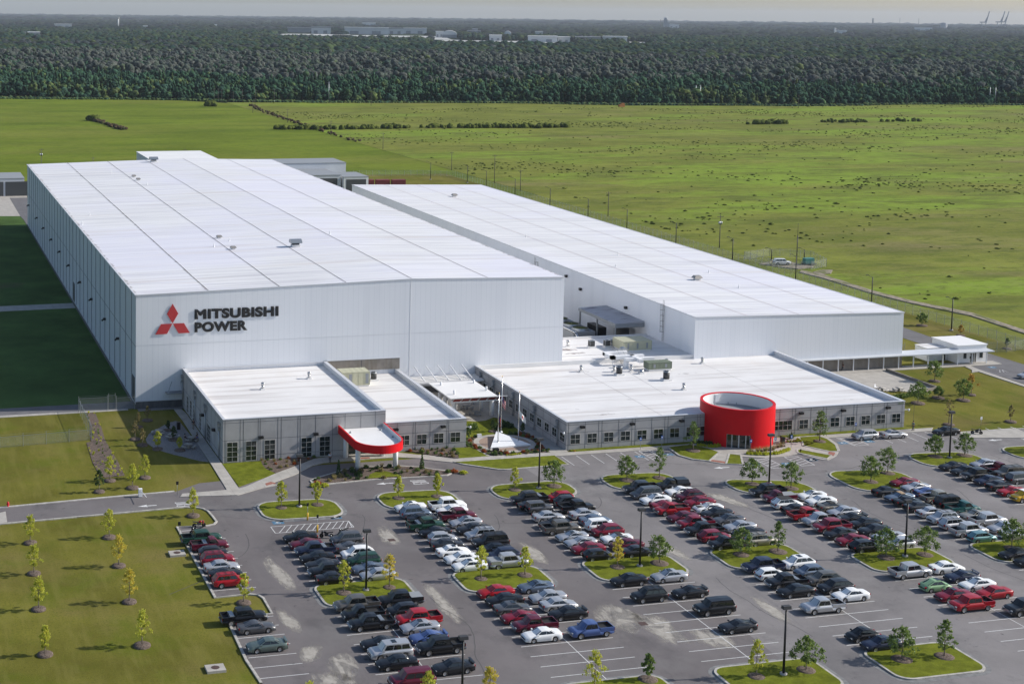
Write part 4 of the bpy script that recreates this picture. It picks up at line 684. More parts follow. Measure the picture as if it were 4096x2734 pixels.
# rooftop plant
def ac(x,y,z,label,s=1.,round_=False):
    t=empty('condenser_unit',(x,y,z),0,label,'air conditioner','rooftop condensers')
    mb=MB(); mb.box(-.75*s,.75*s,-.6*s,.6*s,0,.35); mb.build('pedestal',M['roofclean'],t)
    mb=MB()
    if round_: mb.tube((0,0,.4),(0,0,1.45*s),.52*s,n=16)
    else: mb.box(-.55*s,.55*s,-.5*s,.5*s,.4,1.5*s)
    mb.build('casing',M['grille'],t)
    mb=MB()
    if round_: mb.lathe([(.54*s,1.42*s),(.54*s,1.52*s),(.2*s,1.5*s)],n=16)
    else:
        mb.box(-.58*s,.58*s,-.53*s,.53*s,1.5*s,1.58*s)
        for a,b in ((-.56,-.51),(.51,-.51),(-.56,.47),(.51,.47)): mb.box(a*s,(a+.05)*s,b*s,(b+.05)*s,.4,1.5*s)
    mb.build('top_frame',M['galv'],t); mb=MB(); mb.lathe([(.36*s,1.585*s),(.1*s,1.62*s)],n=12); mb.build('fan',M['darkmetal'],t)
    return t
ac(99.05,10.2,5,'square dark condenser left of its twin on the plant roof'); ac(102.5,10.0,5,'square dark condenser right of its twin beside the shiny fan')
ac(95,-10.2,4.25,'dark round condenser on the office roof left of the green unit',1.15,True); ac(102.1,-16,4.25,'dark round condenser on the office roof nearest the red drum',1.2,True); ac(45.6,-5,4.4,'dark round condenser on the low left office roof',1.1,True)
def vent(x,y,z,label,h=1.,r=.27):
    t=empty('roof_vent',(x,y,z),0,label,'roof vent','silver roof vents'); mb=MB(); mb.box(-.4,.4,-.4,.4,0,.25); mb.build('curb',M['roofclean'],t); mb=MB(); mb.tube((0,0,.25),(0,0,.55*h+.25),r,n=12); mb.tube((0,0,.55*h+.3),(0,0,h+.25),r*1.25,n=12); mb.build('stack',M['steel'],t); mb=MB(); mb.lathe([(r*1.4,h+.25),(0,h+.4)],n=12); mb.build('cap',M['galv'],t); return t
vent(94.5,12.0,5,'twin silver roof vent left of the square condensers on plant roof',1.1,.3); vent(104.1,11,5,'wide shiny silver fan beside the square condensers',1.3,.55)
for x,y,l in ((88.8,-6.1,'silver roof vent in the left half of the wide office roof'),(95.2,-7.7,'silver roof vent just behind the left round condenser'),(98.8,-8,'slim silver roof vent before the white ductwork'),(101.7,-23.4,'silver roof vent near the red drum'),(116.5,-4.8,'silver roof vent right of the green unit'),(20.9,-15.6,'silver roof vent in the middle of the left office roof'),(31.3,-9.7,'silver roof vent near the rear of the left office roof'),(108.6,-4.5,'low silver cap vent beside the green unit')): vent(x,y,6.65 if x<37 else 4.25,l)
t=empty('mushroom_vent',(99.9,-10,4.25),0,'low mushroom exhaust cap before the green roof unit','roof vent'); mb=MB(); mb.box(-.5,.5,-.5,.5,0,.4); mb.build('curb',M['roofclean'],t); mb=MB(); mb.lathe([(.55,.5),(.5,.75),(0,.85)],n=14); mb.build('cap',M['steel'],t)
def unit(name,x0,x1,y0,y1,z0,z1,m,label,ribs=8,base=.3):
    t=empty(name,((x0+x1)/2,(y0+y1)/2,z0),0,label,'air handler'); hx,hy=(x1-x0)/2,(y1-y0)/2
    mb=MB(); mb.box(-hx+.1,hx-.1,-hy+.1,hy-.1,0,base); mb.build('curb',M['roofclean'],t)
    mb=MB(); mb.box(-hx,hx,-hy,hy,base,z1-z0); mb.box(-hx-.06,hx+.06,-hy-.06,hy+.06,z1-z0,z1-z0+.06)
    for i in range(ribs+1): x=-hx+2*hx*i/ribs; mb.box(x-.03,x+.03,-hy-.03,hy+.03,base+.02,z1-z0+.09)
    mb.build('casing',m,t)
    mb=MB()
    for i in range(ribs): x=-hx+2*hx*(i+.5)/ribs; mb.box(x-hx/ribs*.55,x+hx/ribs*.55,-hy-.035,-hy-.01,base+.3,z1-z0-.3) if i%3==1 else None
    mb.build('access_door',M['galvdull'],t); return t
unit('air_handler',103.8,110.3,5.0,9.8,5,7.1,M['tanunit'],'large tan ribbed air handler on the roof between the two halls',9)
unit('air_handler',102.2,107.3,-8.8,-6.7,4.25,5.95,M['greenunit'],'olive green air handler on the office roof right of the white ducts',6,.4)
unit('air_handler',38.0,43.5,-9,-5.6,4.4,7.2,M['tanunit'],'pale tan air handler between the left office roofs',5)
mb=MB()
for a,b,c,d,e,f in ((96.9,104.2,-3.2,-2.3,5.6,6.3),(96.9,97.8,-3.2,.8,5.6,6.3),(96.9,102,-.1,.8,5.7,6.4),(101.2,102.1,-6.7,-2.3,5.6,6.3),(99,105.5,-5.2,-4.4,5.5,6.2),(98.9,99.7,-5.2,-4.4,4.25,5.6),(101.5,102.3,.8,2.4,5.0,6.4)): mb.box(a,b,c,d,e,f)
for x,y in ((97.4,-2.7),(103.5,-2.8),(99.5,-.2)): mb.tube((x,y,4.25),(x,y,5.6),.05,n=4)
tag(mb.build('roof_duct',M['white']),'white rectangular ductwork framing the office roof behind the green unit','duct')
t=empty('exhaust_hood',(101.9,1.4,5),0,'big galvanised gooseneck hood above the white ductwork','hood')
mb=MB()
for i in range(8): a0=math.pi*i/8; a1=math.pi*(i+1)/8; mb.box(0,0,0,0,0,0) if 0 else mb.add([(-.9*math.cos(a0)*1.0,-.5,1.1+.9*math.sin(a0)),(-.9*math.cos(a1),-.5,1.1+.9*math.sin(a1)),(-.9*math.cos(a1),.5,1.1+.9*math.sin(a1)),(-.9*math.cos(a0),.5,1.1+.9*math.sin(a0))],[(0,1,2,3)])
mb.add([(-.9*math.cos(math.pi*i/8),-.5,1.1+.9*math.sin(math.pi*i/8)) for i in range(9)],[tuple(range(9))]); mb.add([(-.9*math.cos(math.pi*i/8),.5,1.1+.9*math.sin(math.pi*i/8)) for i in range(9)],[tuple(range(8,-1,-1))]); mb.box(-.9,0,-.5,.5,0,1.1); mb.add([(0,-.5,0),(0,.5,0),(0,.5,1.1),(0,-.5,1.1)],[(0,1,2,3)]); mb.build('hood',M['galv'],t)
# roof stairs
t=empty('roof_stairs',(100.4,0,4.25),0,'small dark steel crossover stairs with handrails up to the plant roof','stairs')
mb=MB()
for i in range(6): mb.box(-.45,.45,-1.6+.32*i,-1.35+.32*i,.2+.25*i,.24+.25*i)
for s in (-.5,.5): mb.tube((s,-1.7,0),(s,.2,1.6),.04); mb.tube((s,.2,1.6),(s,1.6,.7),.04)
mb.build('step',M['darkmetal'],t); mb=MB()
for s in (-.55,.55):
    mb.tube((s,-1.7,0),(s,-1.7,1.0),.025,n=4); mb.tube((s,-1.7,1.0),(s,.2,2.6),.025,n=4); mb.tube((s,.2,2.6),(s,1.6,1.8),.025,n=4); mb.tube((s,.2,1.6),(s,.2,2.6),.025,n=4); mb.tube((s,1.6,.7),(s,1.6,1.8),.025,n=4)
mb.build('handrail',M['galv'],t)
# soot and water stains on the roof membrane
def roofpatch(L_,z,par):
    V_=[];F_=[];E_=[]
    for cx,cy,rx,ry,rot,st in L_:
        n0=len(V_); k=18; V_.append((cx,cy,z)); E_.append(st)
        for f,e in ((.5,st*.8),(1.,0)):
            for i in range(k):
                t=2*math.pi*i/k; x=rx*f*math.cos(t); y=ry*f*math.sin(t); V_.append((cx+x*math.cos(rot)-y*math.sin(rot),cy+x*math.sin(rot)+y*math.cos(rot),z)); E_.append(e)
        for i in range(k): F_.append((n0,n0+1+i,n0+1+(i+1)%k)); F_.append((n0+1+i,n0+1+k+i,n0+1+k+(i+1)%k,n0+1+(i+1)%k))
        z+=.002
    me=bpy.data.meshes.new('roof_stain'); me.from_pydata(V_,[],F_); me.materials.append(M['stainfade']); at=me.attributes.new('edge','FLOAT','POINT'); at.data.foreach_set('value',E_); o=bpy.data.objects.new('roof_stain',me); C.objects.link(o); o.parent=par; o.matrix_parent_inverse=Matrix.Translation(par.location).inverted()
roofpatch([(92.5,9.5,5.5,1.8,-.25,.75),(93.5,6.0,5,1.2,.15,.75),(89.5,12.5,3,1.2,-.3,.6),(103,8,6,2,0,.45),(112,15,6,3,0,.5)],5.012,bpy.data.objects['plant_room'])
roofpatch([(88.8,-6.1,3.2,2.0,0,.62),(79,-36,9,1.2,.0,.5),(84,-39,12,1.0,0,.55),(76,-32,7,1.0,0,.45),(95.2,-8.4,2.2,1.2,0,.5),(90,-28,12,1.2,0,.42),(108,-12,9,1.0,0,.5),(124,-20,9,1.2,0,.42),(130,-36,6,1.5,0,.5)],4.266,o2)
# hall roof ventilators
def ridge_vent(x,y,z,s,label):
    t=empty('roof_ventilator',(x,y,z),0,label,'roof ventilator','hooded ventilators on the hall roofs'); mb=MB(); mb.box(-.75*s,.75*s,-.55*s,.55*s,-.3,.45*s); mb.build('curb',M['roofclean'],t)
    mb=MB(); mb.add([(-1.15*s,-.9*s,.55*s),(1.15*s,-.9*s,.55*s),(1.15*s,.9*s,.55*s),(-1.15*s,.9*s,.55*s),(-.75*s,-.6*s,1.15*s),(.75*s,-.6*s,1.15*s),(.75*s,.6*s,1.15*s),(-.75*s,.6*s,1.15*s)],[(0,3,2,1),(4,5,6,7),(0,1,5,4),(1,2,6,5),(2,3,7,6),(3,0,4,7)]); mb.build('hood',mat('hoodm',(.30,.28,.26),.5,metal=.3) if 'hoodm' not in M else M['hoodm'],t)
    mb=MB(); mb.box(-.6*s,.6*s,-.45*s,.45*s,.45*s,.56*s); mb.build('neck',M['darkmetal'],t); return t
for x,y,s,l in ((29.0,45.7,.62,'hooded ventilator nearest the big dark one on the largest roof'),(29.3,62,.62,'hooded ventilator just behind the nearest one on largest roof'),(29.4,183,.65,'nearer of the two hooded ventilators at the rear of largest roof'),(29.4,192,.65,'farther of the two hooded ventilators at the rear of largest roof'),(141.4,40.7,.95,'hooded ventilator on the near half of the lower hall roof'),(142.6,203,.9,'hooded ventilator on the far end of the lower hall roof')): ridge_vent(x,y,hz(x) if x<88 else h2z(x),s,l)
def big_vent(x,y,s,label):
    t=empty('roof_ventilator',(x,y,hz(x)),0,label,'roof ventilator'); mb=MB(); mb.box(-1.1*s,1.1*s,-.9*s,.9*s,-.3,.5); mb.build('curb',M['roofclean'],t); mb=MB(); mb.box(-.9*s,.9*s,-.7*s,.7*s,.5,.9); mb.build('neck',M['darkmetal'],t)
    mb=MB(); k=8
    pr=[(-1.25*s*math.cos(math.pi*i/k),.9+1.0*s*math.sin(math.pi*i/k)**.6) for i in range(k+1)]
    mb.add([(-1.5*s,y_,z_) for y_,z_ in pr]+[(1.5*s,y_,z_) for y_,z_ in pr],[(i,i+1,k+2+i,k+1+i) for i in range(k)]+[tuple(range(k,-1,-1)),tuple(range(k+1,2*k+2))]); 
    for i in range(9): x_=-1.5*s+3*s*i/8; mb.box(x_-.03,x_+.03,-1.27*s,-1.2*s,.9,1.5*s)
    mb.build('hood',M['galv'],t)
big_vent(43.1,44.8,.85,'largest dark louvred roof ventilator on the middle of the largest roof'); big_vent(43,235,.95,'large louvred ventilator at the far end of the largest roof')
ORDV='first second third fourth fifth sixth seventh first second third fourth fifth'.split()
for i,(x,y) in enumerate(((25.5,50),(30.6,57),(55.6,60),(1.2,94),(5,110),(30,170),(24,205),(146,30),(150,50),(130,60),(140,78),(128,110))):
    z=hz(x) if x<88 else h2z(x); mb=MB(); mb.tube((x,y,z-.05),(x,y,z+.75),.1,n=8); mb.lathe([(.22,z-.02),(.12,z+.2)],x,y,8); o=mb.build('vent_pipe',M['white']); tag(o,ORDV[i]+(' thin white vent pipe on the largest roof, nearest first' if x<88 else ' thin white vent pipe on the lower hall roof, nearest first'),'vent pipe','small white vent pipes on the hall roofs')
# chiller yard
yc=empty('yard_canopy',(113,30,0),0,'grey stained shed canopy against the wall of the lower hall','canopy'); mb=MB(); mb.add([(109.8,20.4,7.3),(116.85,20.4,7.6),(116.85,38.6,7.6),(109.8,38.6,7.3),(109.8,20.4,7.55),(116.85,20.4,7.85),(116.85,38.6,7.85),(109.8,38.6,7.55)],[(0,3,2,1),(4,5,6,7),(0,1,5,4),(1,2,6,5),(2,3,7,6),(3,0,4,7)]); ms=mat('canopyroof',(.40,.40,.43),.6,var=.1,vscale=.4); mixnoise(ms,(.13,.10,.13),.5,.56,.64,stretch=(.3,1.2,1),fac=.8); mb.build('roof',ms,yc)
mb=MB(); mb.box(109.75,116.8,20.3,20.38,6.6,7.5); mb.box(109.7,109.78,20.4,38.6,6.9,7.5); mb.build('fascia',M['galvdull'],yc)
for x,y in ((110,20.8),(110,29.5),(110,38.2)): mb=MB(); mb.box(x-.15,x+.15,y-.15,y+.15,0,7.3); mb.build('post',M['galvdull'],yc)
fix(yc)
mb=MB(); mb.tube((114.3,26,0),(114.3,26,5.2),1.7,n=20); mb.build('storage_tank',M['grille']); tag(bpy.data.objects['storage_tank'],'dark upright tank under the stained yard canopy','tank')
mb=MB(); mb.box(110.8,112.6,30,36,0,4.6); tag(mb.build('pump_cabinet',M['darkmetal']),'dark pump cabinet under the stained yard canopy','cabinet')
for i,(y,l) in enumerate(((27.5,'nearest'),(38,'second'),(48.5,'third'))):
    t=empty('cooling_tower',(106,y+4.7,0),0,l+' of the three grey cooling towers with round fans between the halls','cooling tower','cooling towers between the halls'); mb=MB(); mb.box(-2.6,2.6,-4.7,4.7,1.8,4.4); mb.build('casing',M['galvdull'],t); mb=MB(); mb.box(-2.5,2.5,-4.5,4.5,0,1.8); mb.build('base',M['doordark'],t)
    for yy in (-2.4,2.3):
        mb=MB(); mb.lathe([(2.0,4.4),(1.9,4.7),(1.8,4.95)],0,yy,24); mb.build('fan_ring',M['galv'],t); mb=MB(); mb.disc(0,yy,4.75,1.82,24); mb.tube((-1.7,yy,4.8),(1.7,yy,4.8),.1); mb.tube((0,yy-1.7,4.8),(0,yy+1.7,4.8),.1); mb.build('fan',M.get('fanm') or mat('fanm',(.10,.11,.03),.8),t)
    mb=MB(); mb.box(-2.66,-2.61,-4.3,4.3,1.9,4.2); mb.build('louvre',M['galv'],t)
mb=MB(); mb.path([(102.9,70,4.7),(102.9,27.2,4.7),(103.2,26.2,4.5),(103.6,24.6,2.5)],.28,10); tag(mb.build('pipe',M['steel']),'shiny insulated pipe running along the cooling towers','pipe')
struct((lambda mb:mb.box(87.6,116.8,19.4,120,-.1,.05).build('yard_paving',M['walk']))(MB()))
# ---------------- vehicles ----------------
PAINT=dict(black=(.007,.007,.009),charcoal=(.028,.029,.033),grey=(.12,.12,.125),silver=(.50,.50,.51),white=(.80,.80,.79),maroon=(.10,.006,.02),red=(.33,.005,.012),crimson=(.19,.005,.02),navy=(.012,.018,.045),blue=(.06,.10,.25),slate=(.16,.20,.26),darkgreen=(.012,.05,.03),teal=(.015,.09,.085),beige=(.38,.35,.29),bronze=(.16,.145,.125),yellow=(.62,.36,.01),mint=(.26,.42,.22),aqua=(.18,.33,.34),sage=(.15,.19,.17))
PM_={}
def paint(c):
    if c not in PM_:
        m=bpy.data.materials.new('paint_'+c); m.use_nodes=True; p=m.node_tree.nodes['Principled BSDF']; p.inputs['Base Color'].default_value=(*PAINT[c],1); p.inputs['Roughness'].default_value=.34
        p.inputs['Metallic'].default_value=.55 if c in('silver','grey','charcoal','slate','bronze','aqua','beige','sage') else .0; p.inputs['Coat Weight'].default_value=.35; p.inputs['Coat Roughness'].default_value=.05; p.inputs['Specular IOR Level'].default_value=.25; PM_[c]=m
    return PM_[c]
mat('carglass',(.008,.010,.011),.05,spec=.8); mat('tyre',(.012,.012,.012),.85); mat('rim',(.42,.42,.43),.3,metal=.7); mat('lampglass',(.6,.6,.58),.15); mat('taillight',(.33,.01,.01),.25); mat('chrome',(.5,.5,.5),.2,metal=.9); mat('liner',(.015,.015,.016),.8); mat('softblack',(.02,.02,.022),.9); mat('softtan',(.33,.23,.14),.9); mat('plastic',(.04,.04,.042),.6)
def lerp(tab,x):
    if x<=tab[0][0]: return tab[0][1]
    for (a,b),(c,d) in zip(tab,tab[1:]):
        if x<=c: return b+(d-b)*(x-a)/(c-a) if c>a else d
    return tab[-1][1]
def panel(mb,a,b,c,d,u0,u1,v0,v1,off):
    a,b,c,d=map(Vector,(a,b,c,d)); n=(b-a).cross(d-a).normalized()*off
    def P_(u,v): return (a*(1-u)+b*u)*(1-v)+(d*(1-u)+c*u)*v+n
    mb.add([P_(u0,v0),P_(u1,v0),P_(u1,v1),P_(u0,v1)],[(0,1,2,3)])
#  type: L W H clearance wheelr wheelbase/2 profile(top of lower body) cabin(x windscreen base, roof front, roof rear, rear base) beltz
CT=dict(
 sedan=(4.8,1.83,1.45,.20,.33,1.38,[(-2.4,.86),(-2.3,1.02),(-1.55,1.07),(.95,.98),(1.9,.86),(2.3,.72),(2.4,.6)],(1.05,.3,-.85,-1.62),.99),
 coupe=(4.6,1.82,1.33,.18,.34,1.34,[(-2.3,.84),(-2.2,.98),(-1.6,1.0),(.85,.93),(1.8,.83),(2.2,.7),(2.3,.55)],(.85,.1,-.6,-1.8),.95),
 hatch=(4.1,1.74,1.5,.2,.31,1.28,[(-2.05,.75),(-2.0,1.0),(-1.3,1.03),(1.05,.99),(1.7,.88),(2.0,.7),(2.05,.55)],(1.2,.45,-1.35,-1.95),1.0),
 suv=(4.65,1.86,1.74,.27,.37,1.34,[(-2.32,.8),(-2.28,1.1),(-1.3,1.13),(1.1,1.1),(1.95,1.0),(2.25,.85),(2.32,.6)],(1.15,.6,-1.75,-2.2),1.12),
 crossover=(4.7,1.88,1.66,.24,.36,1.38,[(-2.35,.8),(-2.28,1.08),(-1.3,1.1),(1.1,1.04),(1.95,.93),(2.28,.78),(2.35,.6)],(1.2,.5,-1.45,-2.25),1.07),
 big=(5.2,2.0,1.92,.3,.4,1.5,[(-2.6,.85),(-2.55,1.2),(-1.3,1.22),(1.2,1.2),(2.25,1.1),(2.52,.95),(2.6,.65)],(1.3,.8,-2.15,-2.45),1.22),
 jeep=(4.0,1.8,1.82,.33,.39,1.2,[(-2.0,.95),(-1.95,1.2),(0,1.2),(.95,1.18),(1.85,1.12),(1.98,1.0),(2.0,.7)],(.75,.55,-1.85,-1.93),1.2),
 beetle=(4.1,1.74,1.5,.2,.32,1.25,[(-2.05,.6),(-1.8,.92),(-1.2,1.02),(.9,.98),(1.6,.86),(1.95,.66),(2.05,.5)],(1.15,.35,-.55,-1.75),.98),
 mini=(5.0,1.95,1.75,.22,.35,1.5,[(-2.5,.8),(-2.45,1.05),(-1.3,1.08),(1.4,1.05),(2.1,.9),(2.4,.75),(2.5,.55)],(1.65,.8,-2.0,-2.35),1.05),
 crew=(5.75,1.98,1.88,.34,.41,1.78,[(-2.86,.85),(-1.25,.85),(-1.24,1.18),(1.25,1.18),(2.4,1.1),(2.78,.95),(2.87,.65)],(1.4,.85,-.95,-1.15),1.18),
 ext=(5.6,1.92,1.82,.33,.39,1.72,[(-2.8,.82),(-.85,.82),(-.84,1.14),(1.2,1.14),(2.35,1.05),(2.7,.9),(2.8,.62)],(1.35,.8,-.55,-.75),1.14),
 single=(5.3,1.9,1.78,.32,.38,1.6,[(-2.65,.8),(-.35,.8),(-.34,1.12),(1.15,1.12),(2.2,1.03),(2.55,.88),(2.65,.6)],(1.3,.75,-.05,-.25),1.12),
)
def make_car(ty,nm):
    L_,W_,H,cl,wr,wb,prof,cab,bz=CT[ty]; hl=L_/2; root=empty(nm)
    pick=ty in('crew','ext','single'); mb=MB(); xs=sorted(set([round(-hl+i*.11,3) for i in range(int(L_/.11)+1)]+[p[0] for p in prof]+[hl]))
    rings=[]
    for x in xs:
        e=max(0,(abs(x)-(hl-.55))/.55); hw=W_/2*(1-.13*e*e); zt=lerp(prof,x); zl=cl+ (.08*e)
        for wx in (-wb,wb):
            d=abs(x-wx); ra=wr+.07
            if d<ra: zl=max(zl,wr+math.sqrt(ra*ra-d*d)-.02)
        zl=min(zl,zt-.12); zc=min(zt-.1,max(zl+.04,zt-.30))
        h=[(hw*.93,zl),(hw,min(zl+.05,zc)),(hw,zc),(hw*.955,zt-.05),(hw*.78,zt),(0,zt+.025)]
        rings.append([(x,y,z) for y,z in h]+[(x,-y,z) for y,z in h[-2::-1]])
    k=11; vs=[p for r in rings for p in r]; fs=[]
    for i in range(len(rings)-1):
        for j in range(k-1): fs.append((i*k+j,i*k+j+1,(i+1)*k+j+1,(i+1)*k+j))
    fs.append(tuple(range(k))); fs.append(tuple((len(rings)-1)*k+j for j in range(k-1,-1,-1)))
    mb.add(vs,fs,0,True)
    # greenhouse
    a,b,c,d=cab; wb_=W_/2*.885; wr_=W_/2*(.70 if not pick and ty not in('jeep','big') else .76); zr=H-.03
    Bf,Rf,Rr,Br=[(a,wb_,bz-.04),(a,-wb_,bz-.04)],[(b,wr_,zr-.02),(b,-wr_,zr-.02)],[(c,wr_,zr-.03),(c,-wr_,zr-.03)],[(d,wb_,bz-.04),(d,-wb_,bz-.04)]
    mid=((b+c)/2); V=[Bf[0],Bf[1],Rf[0],Rf[1],Rr[0],Rr[1],Br[0],Br[1],(b+.06,0,zr+.0),(mid,0,H+.02),(c-.05,0,zr),(mid,wr_*1.02,zr+.01),(mid,-wr_*1.02,zr+.01),((a+.08),0,bz-.03),(d-.05,0,bz-.03)]
    mb.add(V,[(0,2,8,13),(13,8,3,1),(2,11,9,8),(8,9,12,3),(11,4,10,9),(9,10,5,12),(4,6,14,10),(10,14,7,5),(0,6,4,11,2),(1,3,12,5,7)],0,False)
    for s in (1,-1): mb.box(a-.25,a-.08,s*(W_/2-.02),s*(W_/2+.17),bz-.02,bz+.13)
    if pick:
        x0=prof[1][0]-.02; xr=-hl+.03; top=bz+.06
        for s in (1,-1):
            y0,y1=sorted((s*W_/2*.985,s*(W_/2-.13))); mb.box(xr,x0,y0,y1,.80,top)
        mb.box(xr,xr+.09,-W_/2+.13,W_/2-.13,.8,top); mb.box(x0-.06,x0,-W_/2+.13,W_/2-.13,.8,top)
    body=mb.build('body',M['white'],root); body.material_slots[0].link='OBJECT'
    if pick:
        lb=MB(); lb.box(xr+.09,x0-.06,-W_/2+.13,W_/2-.13,.86,.885); lb.box(xr+.09,x0-.06,-W_/2+.13,-W_/2+.14,.885,top-.02); lb.box(xr+.09,x0-.06,W_/2-.14,W_/2-.13,.885,top-.02); lb.box(xr+.09,xr+.1,-W_/2+.14,W_/2-.14,.885,top-.02); lb.build('bed_liner',M['liner'],root)
    g=MB(); panel(g,Bf[1],Bf[0],Rf[0],Rf[1],.06,.94,.10,.93,.015); g.build('windscreen',M['carglass'],root)
    g=MB(); panel(g,Br[0],Br[1],Rr[1],Rr[0],.08,.92,.14,.90,.015); g.build('rear_window',M['carglass'],root)
    for s in (0,1):
        g=MB(); q=[Br[s],Bf[s],Rf[s],Rr[s]] if s==1 else [Bf[s],Br[s],Rr[s],Rf[s]]
        n=2 if ty in('sedan','coupe','crew','ext','single','beetle','jeep','hatch') else 3
        if ty in('single',): n=1
        for i in range(n): panel(g,*q,.05+.9*i/n+.012,.05+.9*(i+1)/n-.012,.13,.86,.015)
        g.build('side_window',M['carglass'],root)
    ch=MB(); ch.box(-hl+.35,hl-.35,-W_*.38,W_*.38,cl-.02,min(.75,bz-.35)); ch.build('chassis',M['plastic'],root)
    for sx in (1,-1):
        for sy in (1,-1):
            t=MB(); t.lathe([(wr*.62,-.11),(wr*.95,-.11),(wr,-.06),(wr,.06),(wr*.95,.11),(wr*.62,.11)],n=16); t.disc(0,0,-.06,wr*.64,16)
            o=t.build('tyre',M['tyre']); r_=MB(); r_.lathe([(wr*.62,.095),(wr*.5,.07),(wr*.15,.085),(0,.085)],n=10); r=r_.build('rim',M['rim'])
            wl=empty('wheel',(sx*wb,sy*(W_/2-.12),wr)); wl.rotation_euler=(-math.pi/2*sy,0,0); wl.parent=root; o.parent=wl; r.parent=wl
    nz=lerp(prof,hl-.1)
    for s in (1,-1):
        q=MB(); y0,y1=sorted((s*W_*.27,s*W_*.425)); q.box(hl-.30,hl-.03,y0,y1,nz-.20,nz-.03); q.build('headlight',M['lampglass'],root)
        q=MB(); y0,y1=sorted((s*W_*.30,s*W_*.445)) if not pick else sorted((s*W_*.41,s*W_*.475)); zt=(prof[1][1] if not pick else bz)
        q.box(-hl+(.0 if pick else .0)-.02,-hl+.20,y0,y1,zt-.28-(0.1 if pick or ty in('suv','big') else 0),zt-.08); q.build('taillight',M['taillight'],root)
    q=MB(); q.box(hl-.12,hl+.015,-W_*.24,W_*.24,nz-.33,nz-.12); q.build('grille',M['plastic'] if ty not in('crew','ext','big') else M['chrome'],root)
    if pick: q=MB(); q.box(-hl-.12,-hl-.0,-W_*.44,W_*.44,.5,.68); q.build('bumper',M['chrome'],root); q=MB(); q.box(hl-.0,hl+.10,-W_*.42,W_*.42,.48,.66); q.build('bumper',M['chrome'],root)
    return root
CARPROTO={}
NAMES=dict(sedan='parked_car',coupe='coupe',hatch='hatchback',suv='suv',crossover='crossover',big='large_suv',jeep='off_roader',beetle='round_hatchback',mini='minivan',crew='pickup_truck',ext='pickup_truck',single='pickup_truck')
KIND=dict(sedan='sedan',coupe='coupe',hatch='hatchback',suv='SUV',crossover='crossover',big='large SUV',jeep='boxy off-roader',beetle='round hatchback',mini='minivan',crew='crew-cab pickup',ext='extended-cab pickup',single='short-cab pickup')
COLN=dict(darkgreen='dark green',navy='navy',sage='grey-green',mint='light green',aqua='pale teal',slate='blue-grey',crimson='dark red',bronze='brown-grey')
